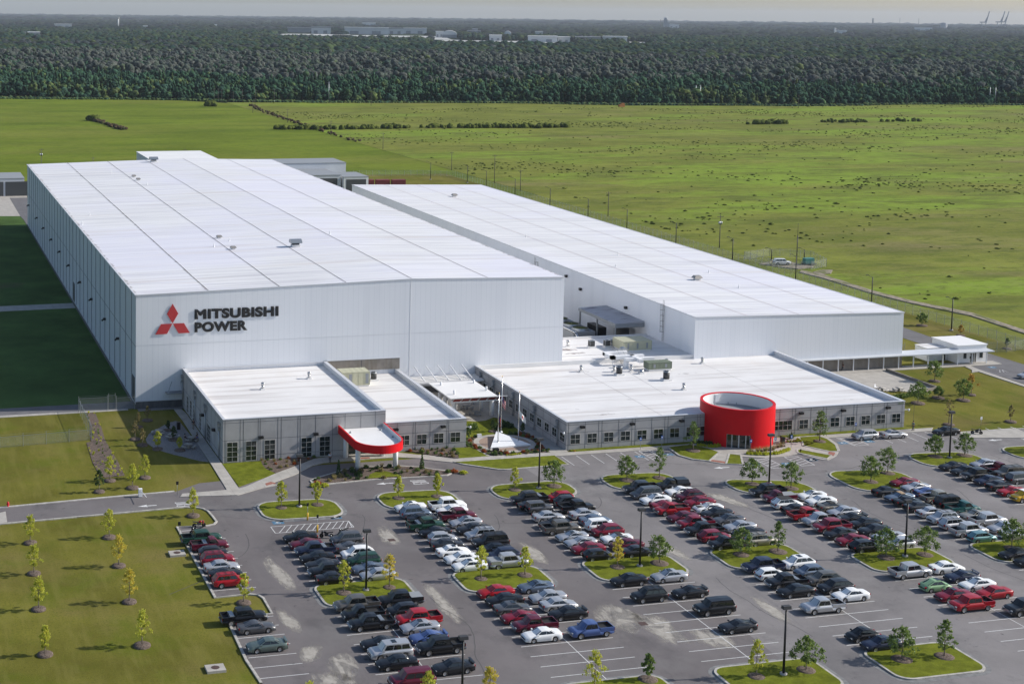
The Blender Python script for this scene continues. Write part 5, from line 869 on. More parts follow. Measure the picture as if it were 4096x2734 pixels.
def place_car(x,y,face,ty,col,label,extra=''):
    key=ty
    if key in CARPROTO: o=copy_tree(CARPROTO[key])
    else: o=make_car(ty,NAMES[ty]); CARPROTO[key]=o
    for ch in list(o.children):
        if ch.name.split('.')[0] in('toolbox','sunroof','roof_rack','soft_top','bed_cap','bed_cover','stripe','white_roof','black_roof','spoiler'): bpy.data.objects.remove(ch)
    o.location=(x,y,.03); o.rotation_euler=(0,0,(0 if face=='R' else math.pi)+random.uniform(-.022,.022))
    for ch in o.children:
        if ch.name.startswith('body'): ch.material_slots[0].material=paint(col)
    L_,W_,H,cl,wr,wb,prof,cab,bz=CT[ty]; a,b,c,d=cab
    def ex(n,mb,m): return mb.build(n,m,o)
    if 't' in extra: mb=MB(); x0=prof[1][0]; mb.box(x0-.62,x0-.1,-W_/2+.14,W_/2-.14,bz-.25,bz+.14); ex('toolbox',mb,M['galv'])
    if 's' in extra: mb=MB(); mb.box((b+c)/2+.0,(b+c)/2+.55,-.42,.42,H+.015,H+.03); ex('sunroof',mb,M['carglass'])
    if 'r' in extra:
        mb=MB()
        for s in (.55,-.55): mb.box(c+.1,b-.1,s-.03,s+.03,H+.03,H+.08)
        for i in range(3): xx=c+.3+(b-c-.6)*i/2; mb.box(xx-.03,xx+.03,-.6,.6,H+.05,H+.09)
        ex('roof_rack',mb,M['plastic'])
    if 'K' in extra or 'N' in extra or 'B' in extra or 'W' in extra:
        mb=MB(); w2=W_/2*.73; mb.box(c-.02,b+.05,-w2,w2,H-.06,H+.035); ex('soft_top' if 'N' in extra or 'K' in extra else ('white_roof' if 'W' in extra else 'black_roof'),mb,M['softtan'] if 'N' in extra else (M['white'] if 'W' in extra else M['softblack']))
    if 'C' in extra: mb=MB(); mb.add([(-L_/2+.1,-W_/2+.05,bz+.05),(prof[1][0],-W_/2+.05,bz+.05),(prof[1][0],W_/2-.05,bz+.05),(-L_/2+.1,W_/2-.05,bz+.05),(-L_/2+.3,-W_/2+.22,H-.05),(prof[1][0]-.05,-W_/2+.22,H-.02),(prof[1][0]-.05,W_/2-.22,H-.02),(-L_/2+.3,W_/2-.22,H-.05)],[(0,3,2,1),(4,5,6,7),(0,1,5,4),(1,2,6,5),(2,3,7,6),(3,0,4,7)]); q=ex('bed_cap',mb,M['white']); q.material_slots[0].link='OBJECT'; q.material_slots[0].material=paint(col); mb=MB(); mb.box(-L_/2+.55,prof[1][0]-.3,-W_/2+.06,-W_/2+.13,bz+.12,H-.2); w=mb.build('side_window',M['carglass'],o)
    if 'P' in extra: mb=MB(); mb.box(-L_/2+.06,prof[1][0],-W_/2+.1,W_/2-.1,bz+.04,bz+.09); ex('bed_cover',mb,M['galvdull'])
    if 'Z' in extra:
        mb=MB()
        for s in (.22,-.22): mb.box(a+.1,L_/2-.35,s-.1,s+.1,bz-.04,bz+.03); mb.box(c,b,s-.1,s+.1,H,H+.03)
        ex('stripe',mb,M['softblack'])
    if 'w' in extra: mb=MB(); zt=prof[1][1]; mb.box(-L_/2+.0,-L_/2+.28,-W_*.4,W_*.4,zt+.16,zt+.2); mb.box(-L_/2+.1,-L_/2+.2,-.62,-.56,zt-.02,zt+.17); mb.box(-L_/2+.1,-L_/2+.2,.56,.62,zt-.02,zt+.17); q=ex('spoiler',mb,M['white']); q.material_slots[0].link='OBJECT'; q.material_slots[0].material=paint(col)
    tag(o,label,{'crew':'pickup truck','ext':'pickup truck','single':'pickup truck','sedan':'car','coupe':'car','hatch':'car','beetle':'car','mini':'minivan'}.get(ty,'SUV'),'vehicles parked in the lot'); return o
# column: left tip x ; rows: near-line y, list of vehicles from the far end to the near end ('-' is an empty bay)
XL={1:-4.1,2:9.15,3:28.45,4:47.35,5:67.0,6:86.05,7:105.2,8:124.9}
ROWS=[
(1,'S','far',[-73.7,-76.4,-79.2,-81.9,-84.5,-87.1,-89.8],'crew darkgreen R;single maroon R t;hatch charcoal R;suv crimson R r;sedan silver R;coupe black R;suv red R r'),
(1,'S','near',[-101.7,-104.6,-107.3,-110.0],'crew black R t;coupe grey R;-;sedan sage L w'),
(2,'L','far',[-76.0,-78.7,-81.4,-84.1,-86.7,-89.3,-91.9],'sedan black L;coupe maroon L;ext navy L t;sedan black L;coupe charcoal L;ext black L;sedan black R'),
(2,'R','far',[-78.4,-81.3,-84.0,-86.7,-89.3,-91.9],'suv grey L;coupe grey R;crossover white L;suv darkgreen L;coupe slate L;sedan silver L'),
(2,'L','near',[-101.0,-103.9,-106.8,-109.6,-112.4,-115.1,-117.9],'crew bronze L;single black L;ext black L t;-;coupe black L;big silver L s;sedan black L'),
(2,'R','near',[-100.8,-103.8,-106.9,-109.1,-112.1,-115.1,-117.9,-120.4],'crew black L P;hatch charcoal L;crew red L;sedan silver L s;coupe blue L w;crew black L;-;sedan charcoal L w'),
(3,'L','far',[-67.3,-70.0,-72.7,-75.35,-78.1,-80.8,-83.4,-86.05,-88.75,-91.6],'sedan white L s;suv slate R;sedan black R;ext darkgreen R t;coupe black L;hatch silver R;sedan charcoal R;sedan white R s;sedan white L;sedan white L s'),
(3,'R','far',[-67.8,-70.1,-72.5,-75.35,-78.2,-80.9,-83.9,-86.4,-88.9,-91.6],'crew white R;sedan white L;ext maroon R;sedan silver L s;sedan charcoal L;suv silver L r;big black L r;sedan black L;crossover navy L;crew silver R P'),
(3,'L','near',[-100.9,-103.6,-106.3,-109.0,-111.8,-114.6],'sedan red L;sedan black L;sedan grey R s;coupe crimson L;ext maroon L;sedan white L'),
(3,'R','near',[-100.3,-103.9,-106.5,-109.3,-112,-114.7],'coupe slate L s;sedan silver L;sedan silver R;sedan black L w;-;ext blue L'),
(4,'L','far',[-67.7,-70.4,-72.1,-75.7,-78.6,-80.9,-84.1,-86.5,-89.1,-91.8],'crew black L t;coupe black R;jeep grey R;sedan silver R;coupe black L K;crew bronze R;coupe silver L s;coupe silver L;sedan crimson L;hatch black R'),
(4,'R','far',[-67.8,-70.3,-72.9,-75.85,-78.6,-81.1,-83.3,-86.3,-88.95,-91.7],'hatch red L;crossover charcoal R;ext black R;sedan silver R;sedan slate R;suv white R;crossover crimson L;coupe white L B;sedan maroon L;sedan charcoal R'),
(4,'L','near',[-101.0,-103.7,-106.5],'sedan black L s;-;suv black L r'),
(4,'R','near',[-100.9,-103.7,-106.4,-109.2,-112.0,-114.7,-117.5],'sedan silver L s;-;coupe black L w;-;big black L;-;coupe charcoal L w'),
(5,'L','far',[-66.8,-69.3,-72.1,-74.8,-77.0,-80.3,-83.2,-86.0,-88.8,-91.8],'crew charcoal L;mini grey L;sedan white L s;coupe crimson R;single red L;sedan maroon L;ext crimson L t;ext black L;crossover crimson R;single black L'),
(5,'R','far',[-66.4,-69.2,-72.0,-74.6,-77.3,-79.8,-82.8,-85.8,-88.5,-91.6],'single charcoal L C;coupe white L;crossover maroon L r;sedan crimson L;coupe white L Z;sedan charcoal L;sedan grey L s;sedan silver L;sedan black L;suv beige R r'),
(5,'L','near',[-100.7,-103.4,-106.3,-109.2,-111.8,-114.6],'crew navy L;hatch white R;ext black L t;sedan black L;-;ext silver L'),
(5,'R','near',[-100.6,-103.6,-106.4,-109.2,-112.0,-114.8,-117.5,-120.3,-123.1,-125.9],'crossover white L s;hatch slate L;crossover bronze L;crossover charcoal L;sedan white L;-;-;-;-;-'),
(5,'M','near',[-123.2,-125.9],'beetle black L;sedan navy L s'),
(6,'L','far',[-72.4,-75.4,-78.3,-80.9,-83.6,-86.1,-88.9,-91.6,-94.4,-97.2],'crew black L;single maroon L P;crossover white R B;sedan charcoal R;ext red R;ext silver L;crew crimson L;sedan charcoal L;sedan crimson L;crossover black R'),
(6,'R','far',[-72.8,-75.5,-78.2,-80.8,-83.4,-86.0,-88.6,-91.4,-94.2,-97.0],'-;coupe white L s;sedan white L;coupe bronze R K;sedan silver L;coupe black L w;sedan black L;sedan charcoal L;sedan silver L;hatch silver L'),
(6,'L','near',[-106.8,-108.9,-111.7,-115.0,-118.2],'crew silver R;-;beetle mint R s;sedan crimson L s;crew red L'),
(6,'R','near',[-106.5,-109.6,-112.6,-115.5],'sedan white R;coupe navy L w;sedan white L s;sedan red L'),
(6,'R','end',[-120.8,-123.6,-126.5],'crew charcoal L;-;-'),
(7,'L','far',[-76.5,-79.2,-81.4,-83.9,-86.6,-89.3,-91.9,-94.8,-97.4],'sedan black R;coupe slate L N;sedan black R;sedan charcoal R;sedan silver R;suv silver L r;suv silver R r;crew silver R;hatch aqua R'),
(7,'R','far',[-72.9,-75.5,-78.1,-80.9,-83.6,-86.1,-88.9,-91.6,-94.6,-97.3],'coupe crimson L;coupe silver L;coupe blue R;ext beige R;big black R r;single teal R;coupe beige L s;crew silver R;sedan silver L;sedan silver R'),
(7,'L','near',[-104.2,-106.9],'sedan black L;sedan black L'),
(8,'L','far',[-67.2,-69.9,-72.5,-75.2,-77.9,-80.6,-83.5],'coupe charcoal L;sedan charcoal L;crew black L;sedan navy L;sedan charcoal R;coupe red L;suv yellow L W'),
(8,'R','far',[-67.4,-70.2,-72.9,-75.6],'sedan silver L;single maroon R;big bronze L r;mini grey R'),
]
ORD={1:'leftmost',2:'second',3:'third',4:'fourth',5:'fifth',6:'sixth',7:'seventh',8:'eighth'}
CARS=[]
for col,side,half,ys,txt in ROWS:
    it=[s.strip().split() for s in txt.split(';')]
    for i,(y,a) in enumerate(zip(ys,it)):
        if a[0]=='-': continue
        ty,cc,fc=a[:3]; ex=a[3] if len(a)>3 else ''
        CARS.append([col,side,half,i,y,ty,cc,fc,ex,it])
def cn_(a): return COLN.get(a,a)
seen={}
def nb(it,i,front):
    if i<0: return 'the grass island'
    if i>=len(it): return 'the near island' if front else 'the island'
    if it[i][0]=='-': return 'an empty bay'
    return 'a '+cn_(it[i][1])+' '+KIND[it[i][0]].replace('-cab','')
EXN=dict(t='with toolbox',s='with sunroof',r='with roof rack',N='with tan top',K='with black soft top',C='with bed cap',P='with covered bed',Z='with black stripes',w='with spoiler',W='with white roof',B='with black roof')
for c in CARS:
    col,side,half,i,y,ty,cc,fc,ex,it=c
    L_=CT[ty][0]; x0=XL[col]
    if side=='S': x=-1.35 if half=='far' else -1.4
    else:
        base=x0+(3.0 if side=='L' else 9.0) if side!='M' else x0+3.3
        x=base+((L_-4.8)*.45 if fc=='L' else -(L_-4.8)*.25)+random.uniform(-.2,.2)
        if side=='R': x=min(x,x0+9.6)
    if side=='S' and L_>5.3: x-=.9 if half=='near' else .6
    lab=f"{cn_(cc)} {KIND[ty]}"; e=EXN.get(ex)
    n1,n2=nb(it,i-1,0),nb(it,i+1,1)
    rowt=f"{ORD[col]} row" if side in('S','M') else f"{ORD[col]} row {'left' if side=='L' else 'right'} file"
    cand=[f"{lab} between {n1[2:] if n1.startswith('a ') else n1} and {n2[2:] if n2.startswith('a ') else n2}, {rowt}"]
    if e: cand=[f"{lab} {e} beyond {n2}, {rowt}"]+cand
    cand+=[f"{lab} just nearer than {n1}, {rowt}, {half} block",f"{lab} just beyond {n2}, {rowt}, {half} block",f"{lab} at bay {i+1} from the far end, {rowt}, {half} block"]
    for s in cand:
        if s not in seen and len(s.split())<=16: seen[s]=1; break
    place_car(x,y+1.36,fc,ty,cc,s,ex)
def extra_car(x,y,ty,cc,fc,label,rz=None,ex=''):
    o=place_car(x,y,fc,ty,cc,label,ex)
    if rz is not None: o.rotation_euler=(0,0,rz)
    return o
extra_car(124.4,-47.0,'suv','silver','R','silver boxy SUV parked over the hatched bay right of the red drum',math.pi+.02+math.pi*0)
extra_car(130.2,-47.2,'sedan','silver','R','silver sedan in the front bays beside the office, right of the boxy SUV',math.pi*0-.02,'s')
extra_car(140.9,-47.6,'sedan','black','L','black sedan in the front bays beside the walking man',math.pi)
extra_car(187.5,-14.7,'sedan','silver','L','silver sedan at the far right edge below the guardhouse',math.pi+.02)
extra_car(218.3,122.6,'big','white','R','white covered pickup-like van parked at the fenced gravel pad in the field',-.25)
extra_car(12.2,-121.3,'big','maroon','L','maroon large SUV at the bottom edge of the second row',math.pi)
# motorcycles
def motorcycle(x,y,rz,col,label):
    t=empty('motorcycle',(x,y,.05),rz,label,'motorcycle','motorcycles')
    for sx in (-.7,.72):
        w=MB(); w.lathe([(.2,-.06),(.31,-.06),(.32,0),(.31,.06),(.2,.06)],n=16); w.lathe([(.22,.02),(.05,.03)],n=10); o=w.build('wheel',M['tyre'],t); o.location=(sx,0,.32); o.rotation_euler=(math.pi/2,0,0)
    mb=MB(); mb.tube((.72,.09,.32),(.45,.06,1.0),.035); mb.tube((.72,-.09,.32),(.45,-.06,1.0),.035); mb.tube((-.7,.08,.32),(-.1,.08,.5),.04); mb.tube((-.7,-.08,.32),(-.1,-.08,.5),.04); mb.tube((.42,.35,1.05),(.42,-.35,1.05),.025); mb.tube((-.75,.13,.4),(-.15,.13,.35),.06); mb.build('frame',M['chrome'],t)
    mb=MB(); mb.box(-.25,.3,-.14,.14,.3,.65); mb.build('engine',M['plastic'],t)
    mb=MB(); mb.add([(-.1,-.14,.7),(.45,-.1,.75),(.45,.1,.75),(-.1,.14,.7),(-.02,-.12,.92),(.38,-.1,.98),(.38,.1,.98),(-.02,.12,.92)],[(0,3,2,1),(4,5,6,7),(0,1,5,4),(1,2,6,5),(2,3,7,6),(3,0,4,7)],0,True); mb.lathe([(.0,1.0),(.16,.92),(.15,.7),(.05,.62)],.62,0,8); mb.box(.5,.78,-.12,.12,.55,.62); mb.build('fuel_tank',paint(col),t)
    mb=MB(); mb.add([(-.95,-.1,.85),(-.1,-.15,.7),(-.1,.15,.7),(-.95,.1,.85),(-.95,-.08,.95),(-.1,-.13,.8),(-.1,.13,.8),(-.95,.08,.95)],[(0,3,2,1),(4,5,6,7),(0,1,5,4),(1,2,6,5),(2,3,7,6),(3,0,4,7)]); mb.build('seat',M['softblack'],t)
motorcycle(-1.0,-65.9,.05,'red','red motorcycle at the top of the leftmost row by the grass'); motorcycle(-1.9,-68.6,math.pi+.1,'black','black motorcycle just nearer than the red one, leftmost row')
motorcycle(16.0,-74.2,math.pi-.3,'black','black motorcycle by the blue bay in the second row, left of its twin'); motorcycle(18.7,-73.6,math.pi+.4,'black','black motorcycle by the blue bay in the second row, right of its twin')
motorcycle(146.6,-48.6,-.5,'black','black touring motorcycle on the concrete pad by the right lawn')
# ---------------- trees ----------------
LEAFM=dict(y='leafyellow',g='leafgreen',c='leafgreen',d='leafdark',s='leafolive',o='leaforange',yy='leafgold')
def softn(me,c,k,sz=1.):
    # leaf normals leaning outwards from the crown so it shades as a volume
    n=len(me.vertices); co_=np.empty(n*3,np.float32); me.vertices.foreach_get('co',co_); co_=co_.reshape(-1,3); d=co_-np.array(c,np.float32); d/=np.linalg.norm(d,axis=1,keepdims=True)+1e-6
    r=np.repeat(np.random.default_rng(3).normal(0,1,(n//4+1,3)),4,axis=0)[:n]*.45; d=d*k+r*(1-k)*1.6+np.array([0,0,.25]); d/=np.linalg.norm(d,axis=1,keepdims=True)+1e-6
    me.normals_split_custom_set_from_vertices([tuple(v) for v in d.tolist()])
def tree_mesh(kind,h,seed):
    rn=np.random.default_rng(seed); ry={'y':1.0,'g':1.75,'c':1.1,'d':.95,'s':.85,'o':1.1}[kind[0]]*h/4.1; zb={'y':.27,'g':.27,'c':.22,'d':.3,'s':.33,'o':.3}[kind[0]]*h
    def env(t): # crown radius along height fraction
        if kind[0]=='g': return ry*(math.sin(math.pi*min(1,(t*.93+.1)))**.6)
        if kind[0]=='c': return ry*(min(1,(t+.05)/.22))*(1-t)**.62*1.15
        return ry*(min(1,(t+.04)/.3))**.8*(1-max(0,t-.25)/.78)**.62
    cl=[]; nc={'g':26,'y':24,'c':26}.get(kind[0],18)
    for i in range(nc):
        t=(i+.5)/nc; t=t**.9; r=env(t)*rn.uniform(.35,1.15); a=i*2.399+rn.uniform(-.5,.5); cl.append((r*math.cos(a),r*math.sin(a),zb+t*(h-zb)*.97,rn.uniform(.16,.42)*ry*.9))
    N={'g':1350,'y':1050,'c':1100,'s':480,'d':800,'o':700}[kind[0]]; V=[];F=[]
    idx=rn.integers(0,nc,N)
    for k in range(N):
        cx,cy,cz,cr=cl[idx[k]]; d=rn.normal(0,1,3); d/=np.linalg.norm(d); rr=cr*rn.uniform(.25,1.15); px_,py_,pz_=cx+d[0]*rr,cy+d[1]*rr,cz+d[2]*rr*.85
        s=rn.uniform(.05,.105)*(1.15 if kind[0]=='g' else 1); u=rn.normal(0,1,3); u/=np.linalg.norm(u); v=np.cross(u,rn.normal(0,1,3)); v/=np.linalg.norm(v)
        if kind[0] in'ys': u=u*.6+np.array([d[0]*.5,d[1]*.5,.9]); u/=np.linalg.norm(u)
        n=len(V); u=u*s*1.5; v=v*s
        V+=[(px_-u[0],py_-u[1],pz_-u[2]),(px_+v[0],py_+v[1],pz_+v[2]),(px_+u[0],py_+u[1],pz_+u[2]),(px_-v[0],py_-v[1],pz_-v[2])]; F.append((n,n+1,n+2,n+3))
    me=bpy.data.meshes.new('crown'); me.from_pydata(V,[],F); me.materials.append(M[LEAFM[kind]])
    mb=MB(); r0=.018*h; mb.tube((0,0,0),(0,0,zb*1.1),r0,r0*.75,8); mb.tube((0,0,zb*1.1),(.02,0,h*.88),r0*.75,.012,6)
    for i,(cx,cy,cz,cr) in enumerate(cl):
        if i%2==0 and i<nc-3: z0=max(zb*.9,cz-math.hypot(cx,cy)*.9); mb.tube((0,0,z0),(cx*.9,cy*.9,cz),r0*.42,.01,4)
    tm=mb.build('trunk',M['bark']); tme=tm.data; bpy.data.objects.remove(tm); return me,tme
TM={}
LBL=dict(y='young tree with narrow yellow-green crown',yy='young tree with golden narrow crown',g='young tree with spreading green crown',c='young tree with upright green crown',d='small dark green young tree',s='young tree with sparse olive crown',o='young tree with orange-tinted crown')
def near_desc(x,y,k):
    for i,a in enumerate(ISL):
        if a[0]-1<x<a[1]+1 and a[2]-1<y<a[3]+1:
            rank=['far','middle','near'][0 if a[3]>-70 else (1 if a[3]>-100 else 2)]; col={**ORD,9:'ninth'}[max(1,int((x-9)//19.1)+2)]
            return f"{'left' if x<(a[0]+a[1])/2 else 'right'} on the {rank} grass island of the {col} row"
    if x<-22: return 'in the left file on the big lawn, '+{0:'farthest',1:'second farthest',2:'third farthest',3:'nearest'}[0 if y>-70 else (1 if y>-85 else (2 if y>-97 else 3))]
    if -17<x<-13.5 and y<-60: return 'in the right file on the big lawn, '+{0:'farthest',1:'second farthest',2:'third farthest',3:'nearest'}[0 if y>-70 else (1 if y>-85 else (2 if y>-97 else 3))]
    return None
SPEC={(-.91,-61.02):'on the grass point at the top of the leftmost row',(-.93,-94.55):'on the grass point halfway down the leftmost row',(90.12,-47.07):'on the grass island left of the red drum',(115.28,-46.89):'on the grass island right of the red drum',(-10.73,-41.89):'leftmost behind the shrub bed on the upper lawn',(-7.76,-46.24):'in front of the shrub bed on the upper lawn',(-13.12,-46.99):'at the lower left corner of the shrub bed',(-5.01,-41.57):'right of the shrub bed on the upper lawn',
(-2.52,-23.66):'left of the gravel picnic patio, largest',(-3.25,-19.89):'at the sunlit edge left of the patio',(-1.45,-12.37):'in shade above the gravel patio',(.85,-8.35):'in shade nearest the dark hall base',(3.4,-15.61):'in a dark ring at the rear of the patio',(3.27,-21.81):'in a dark ring at the middle of the patio',(-.36,-26.49):'at the front left edge of the gravel patio',(3.23,-28.09):'in a dark ring at the front of the patio',
(165.74,-13.05):'on the right lawn nearest the covered walkway',(160.87,-27.62):'on the right lawn, left of its orange neighbour',(165.37,-24.34):'on the middle of the right lawn',(150.37,-27.7):'on the right lawn nearest the office corner',(157.18,-24.98):'lowest one on the right lawn by the shrubs',(145.77,-42.26):'on the right lawn beside the lamp post',(158.74,-42.96):'on the right lawn above the striped concrete pad',(200.77,35.95):'beside the road behind the lower hall',(202.27,24.08):'behind the guardhouse roof',(203.14,9.86):'in front of the far gate fence',(54.35,-32.45):'beside the left office corner in the court',(60.55,-28.77):'behind the flagpole plinth',(65.23,-31.22):'in shade right of the flagpoles'}
TREES=TR+[('y',-1.5,-127.5,4.6),('y',11.9,-127.5,4.4),('yy',19.0,-127.5,4.2),('y',31.5,-127.5,4.8),('g',114.0,-100.2,4.3),('g',150,-60.5,4.0)]
BOTL={(-1.5,-127.5):'cut off at the bottom edge below the leftmost row',(11.9,-127.5):'cut off at the bottom edge, left on the second row island',(19.0,-127.5):'cut off at the bottom edge, right on the second row island'}
MR=MB()
for i,(k,x,y,h) in enumerate(TREES):
    if (x,y) in ((18.81,-93.97),(51.56,-93.97),(-14.61,-78.51),(-15.06,-90.99)): k='yy'
    key=(k,round(h*2)/2, i%2)
    if key not in TM: TM[key]=tree_mesh(k,key[1],i*7+3)
    me,tme=TM[key]; dsc=BOTL.get((x,y)) or SPEC.get((x,y)) or near_desc(x,y,k) or f'at the lot edge'
    t=empty('young_tree',(x,y,.1),random.uniform(0,6.28),LBL[k]+' '+dsc,'tree','young trees around the lot'); t.scale=(h/key[1],)*3
    lb=(LBL[k]+' '+dsc).split(); t['label']=' '.join(lb[:16])
    c=bpy.data.objects.new('crown',me); C.objects.link(c); c.parent=t; u=bpy.data.objects.new('trunk',tme); C.objects.link(u); u.parent=t
    r=random.uniform(.95,1.15)*(1.25 if k in'gc' else 1.); MR.lathe([(r*.94,.02),(r*.9,.215),(r*.5,.27),(0,.30)],x,y,22)
MR.build('mulch_ring',M['mulch'])['kind']='structure'
# ---------------- shrubs ----------------
def shrub_mesh(kind,m,seed):
    rn=np.random.default_rng(seed); V=[];F=[]
    if kind=='spiky':
        for k in range(70):
            a=rn.uniform(0,6.28); e=rn.uniform(.2,1.4); L_=rn.uniform(.6,1.); d=np.array([math.cos(a)*math.cos(e),math.sin(a)*math.cos(e),math.sin(e)])*L_; s=np.array([-math.sin(a),math.cos(a),0])*.035; n=len(V); mid=d*.6; tip=d+np.array([0,0,-.18*L_])
            V+=[tuple(-s),tuple(s),tuple(mid+s),tuple(mid-s),tuple(tip)]; F+=[(n,n+1,n+2,n+3),(n+3,n+2,n+4)]
    elif kind=='grass':
        for k in range(120):
            a=rn.uniform(0,6.28); b=rn.uniform(0,.25); L_=rn.uniform(.7,1.1); bx,by=math.cos(a)*b,math.sin(a)*b; lean=rn.uniform(.1,.5); s=.02; n=len(V)
            V+=[(bx-s,by,0),(bx+s,by,0),(bx+math.cos(a)*lean,by+math.sin(a)*lean,L_)]; F.append((n,n+1,n+2))
    elif kind=='cone':
        for k in range(500):
            t=rn.uniform(0,1)**1.3; r=.38*(1-t)*rn.uniform(.6,1.05); a=rn.uniform(0,6.28); p=np.array([r*math.cos(a),r*math.sin(a),t*2.0]); u=rn.normal(0,1,3)*.05; v=rn.normal(0,1,3)*.05; n=len(V); V+=[tuple(p-u),tuple(p+v),tuple(p+u),tuple(p-v)]; F.append((n,n+1,n+2,n+3))
    else:
        for k in range(420):
            d=rn.normal(0,1,3); d/=np.linalg.norm(d); d[2]=abs(d[2]); lump=1+.25*math.sin(d[0]*5+seed)*math.sin(d[1]*5); p=d*rn.uniform(.55,1)*lump*np.array([.55,.55,.6]); u=rn.normal(0,1,3)*.055; v=rn.normal(0,1,3)*.055; n=len(V); V+=[tuple(p-u),tuple(p+v),tuple(p+u),tuple(p-v)]; F.append((n,n+1,n+2,n+3))
    me=bpy.data.meshes.new('shrub'); me.from_pydata(V,[],F); me.materials.append(M[m]); return me
SH={}
def shrub(x,y,kind,m,s,label,group,sz=None,z=.15):
    key=(kind,m,random.randrange(2))
    if key not in SH: SH[key]=shrub_mesh(kind,m,len(SH)+5)
    o=bpy.data.objects.new('grass_tuft' if kind=='grass' else 'shrub',SH[key]); C.objects.link(o); o.location=(x,y,z); o.rotation_euler=(0,0,random.uniform(0,6.28)); o.scale=(s,s,sz or s); return tag(o,label,'ornamental grass' if kind=='grass' else 'shrub',group)
def inpoly(x,y,p):
    c=False
    for i in range(len(p)):
        (a,b),(d,e)=p[i],p[i-1]
        if (b>y)!=(e>y) and x<(d-a)*(y-b)/(e-b)+a: c=not c
    return c
MUL=[p for m_,z,p,k in GP if m_=='mulch']
ONES='first second third fourth fifth sixth seventh eighth ninth tenth eleventh twelfth thirteenth fourteenth fifteenth sixteenth seventeenth eighteenth nineteenth'.split()
def ordw(n):
    if n<=19: return ONES[n-1]
    t=['','','twenty','thirty','forty','fifty','sixty'][n//10]; return (t[:-1]+'ieth') if n%10==0 else t+'-'+ONES[n%10-1]
ADJ=dict(leafgreen='green',leafred='russet',leafolive='olive-brown',leafdark='dark green',leaflime='lime'); KN=dict(round='bush',spiky='spiky plant',grass='grass tuft',cone='conifer')
def fill(poly,n,kinds,label,group,smin,smax,avoid=None,md=.8):
    L0=len(FILLED); fill_(poly,n,kinds,label,group,smin,smax,avoid,md); new=FILLED[L0:]; by={}
    for o,k,m in new: by.setdefault((k,m),[]).append(o)
    for (k,m),os_ in by.items():
        os_.sort(key=lambda o:(o.location.x if 'left mulch' not in group else -o.location.y))
        for i,o in enumerate(os_): o['label']=f"{ordw(i+1)} {ADJ[m]} {KN[k]} {'from the left' if 'left mulch' not in group else 'from the back'} in {group.split(' in ')[-1] if ' in ' in group else 'the ring '+group.split(' ',1)[1]}"
FILLED=[]
def fill_(poly,n,kinds,label,group,smin,smax,avoid=None,md=.8):
    xs=[p[0] for p in poly]; ys=[p[1] for p in poly]; pts=[]; tries=0
    while len(pts)<n and tries<4000:
        tries+=1; x=random.uniform(min(xs),max(xs)); y=random.uniform(min(ys),max(ys))
        if not inpoly(x,y,poly) or (avoid and avoid(x,y)): continue
        if any((x-a)**2+(y-b)**2<md*md for a,b in pts): continue
        pts.append((x,y)); k,m=random.choice(kinds); FILLED.append((shrub(x,y,k,m,random.uniform(smin,smax),label,group),k,m))
fill(MUL[0],20,[('round','leafgreen'),('round','leafred'),('round','leafolive'),('grass','leafolive')],'small shrub in the mulch bed before the tall office windows','shrubs in the bed under the tall windows',.45,.7,None,1.0)
fill(MUL[1],26,[('round','leafgreen'),('round','leafred'),('round','leafolive'),('spiky','leafdark')],'small shrub in the mulch bed right of the red canopy','shrubs in the bed right of the canopy',.5,.85,None,.9)
lawnp=[p for m_,z,p,k in GP if m_=='lawn2']
ovl=[(35,-49.9),(44.5,-49.9),(44.5,-46),(35,-46)]
fill(MUL[2],46,[('round','leafgreen'),('round','leafolive'),('round','leafdark'),('grass','leafolive'),('spiky','leafdark')],'low bush in the planted island before the red canopy','bushes in the drop-off island',.5,.95,lambda x,y:any(inpoly(x,y,p) for p in lawnp),.8)
fill(MUL[3],60,[('round','leafgreen'),('round','leafolive'),('round','leafred'),('round','leafdark')],'low bush in the planted ring around the flagpole plaza','bushes around the flagpole plaza',.4,.85,lambda x,y:math.hypot(x-59.75,y+36)<5.7 or y>-31.5 and random.random()<.3,.7)
fill(MUL[4],60,[('grass','leaflime'),('grass','leafgreen')],'tuft of green ornamental grass in the fenced mulch strip','grass tufts in the left mulch strip',.32,.5,None,.9)
def cone(x,y,l): shrub(x,y,'cone','leafdark',1.25,l,None)
import re
cone(25.9,-47.2,'dark narrow conifer at the left end of the planted island'); cone(40.5,-46.6,'bright narrow conifer right of the canopy column on the planted island')
for x,y,m,l in ((20.5,-51.6,'leaflime','bright yellow-green clump at the left tip of the planted island'),(22.2,-51.9,'leaflime','second yellow-green clump at the left tip of the planted island'),(21.4,-50.6,'leafred','russet shrub at the left tip of the planted island'),(45.0,-49.6,'leafred','russet shrub at the right tip of the planted island'),(46.3,-50.4,'leaflime','yellow-green clump at the right tip of the planted island')): shrub(x,y,'round',m,1.25,l,None,.75)
def hedge(pts,m,label,s=.7,step=.55):
    V=[];F=[]; src=SH.setdefault(('round',m,0),shrub_mesh('round',m,3)); co_=[v.co.copy() for v in src.vertices]; fc=[tuple(p.vertices) for p in src.polygons]
    for a,b in zip(pts,pts[1:]):
        n=max(1,int(math.hypot(b[0]-a[0],b[1]-a[1])/step))
        for i in range(n):
            x=a[0]+(b[0]-a[0])*i/n+random.uniform(-.1,.1); y=a[1]+(b[1]-a[1])*i/n+random.uniform(-.1,.1); k=len(V); r=s*random.uniform(.85,1.15); V+=[(x+c.x*r,y+c.y*r,.15+c.z*r) for c in co_]; F+=[tuple(j+k for j in f) for f in fc]
    me=bpy.data.meshes.new('hedge'); me.from_pydata(V,[],F); me.materials.append(M[m]); o=bpy.data.objects.new('hedge',me); C.objects.link(o); return tag(o,label,'hedge')
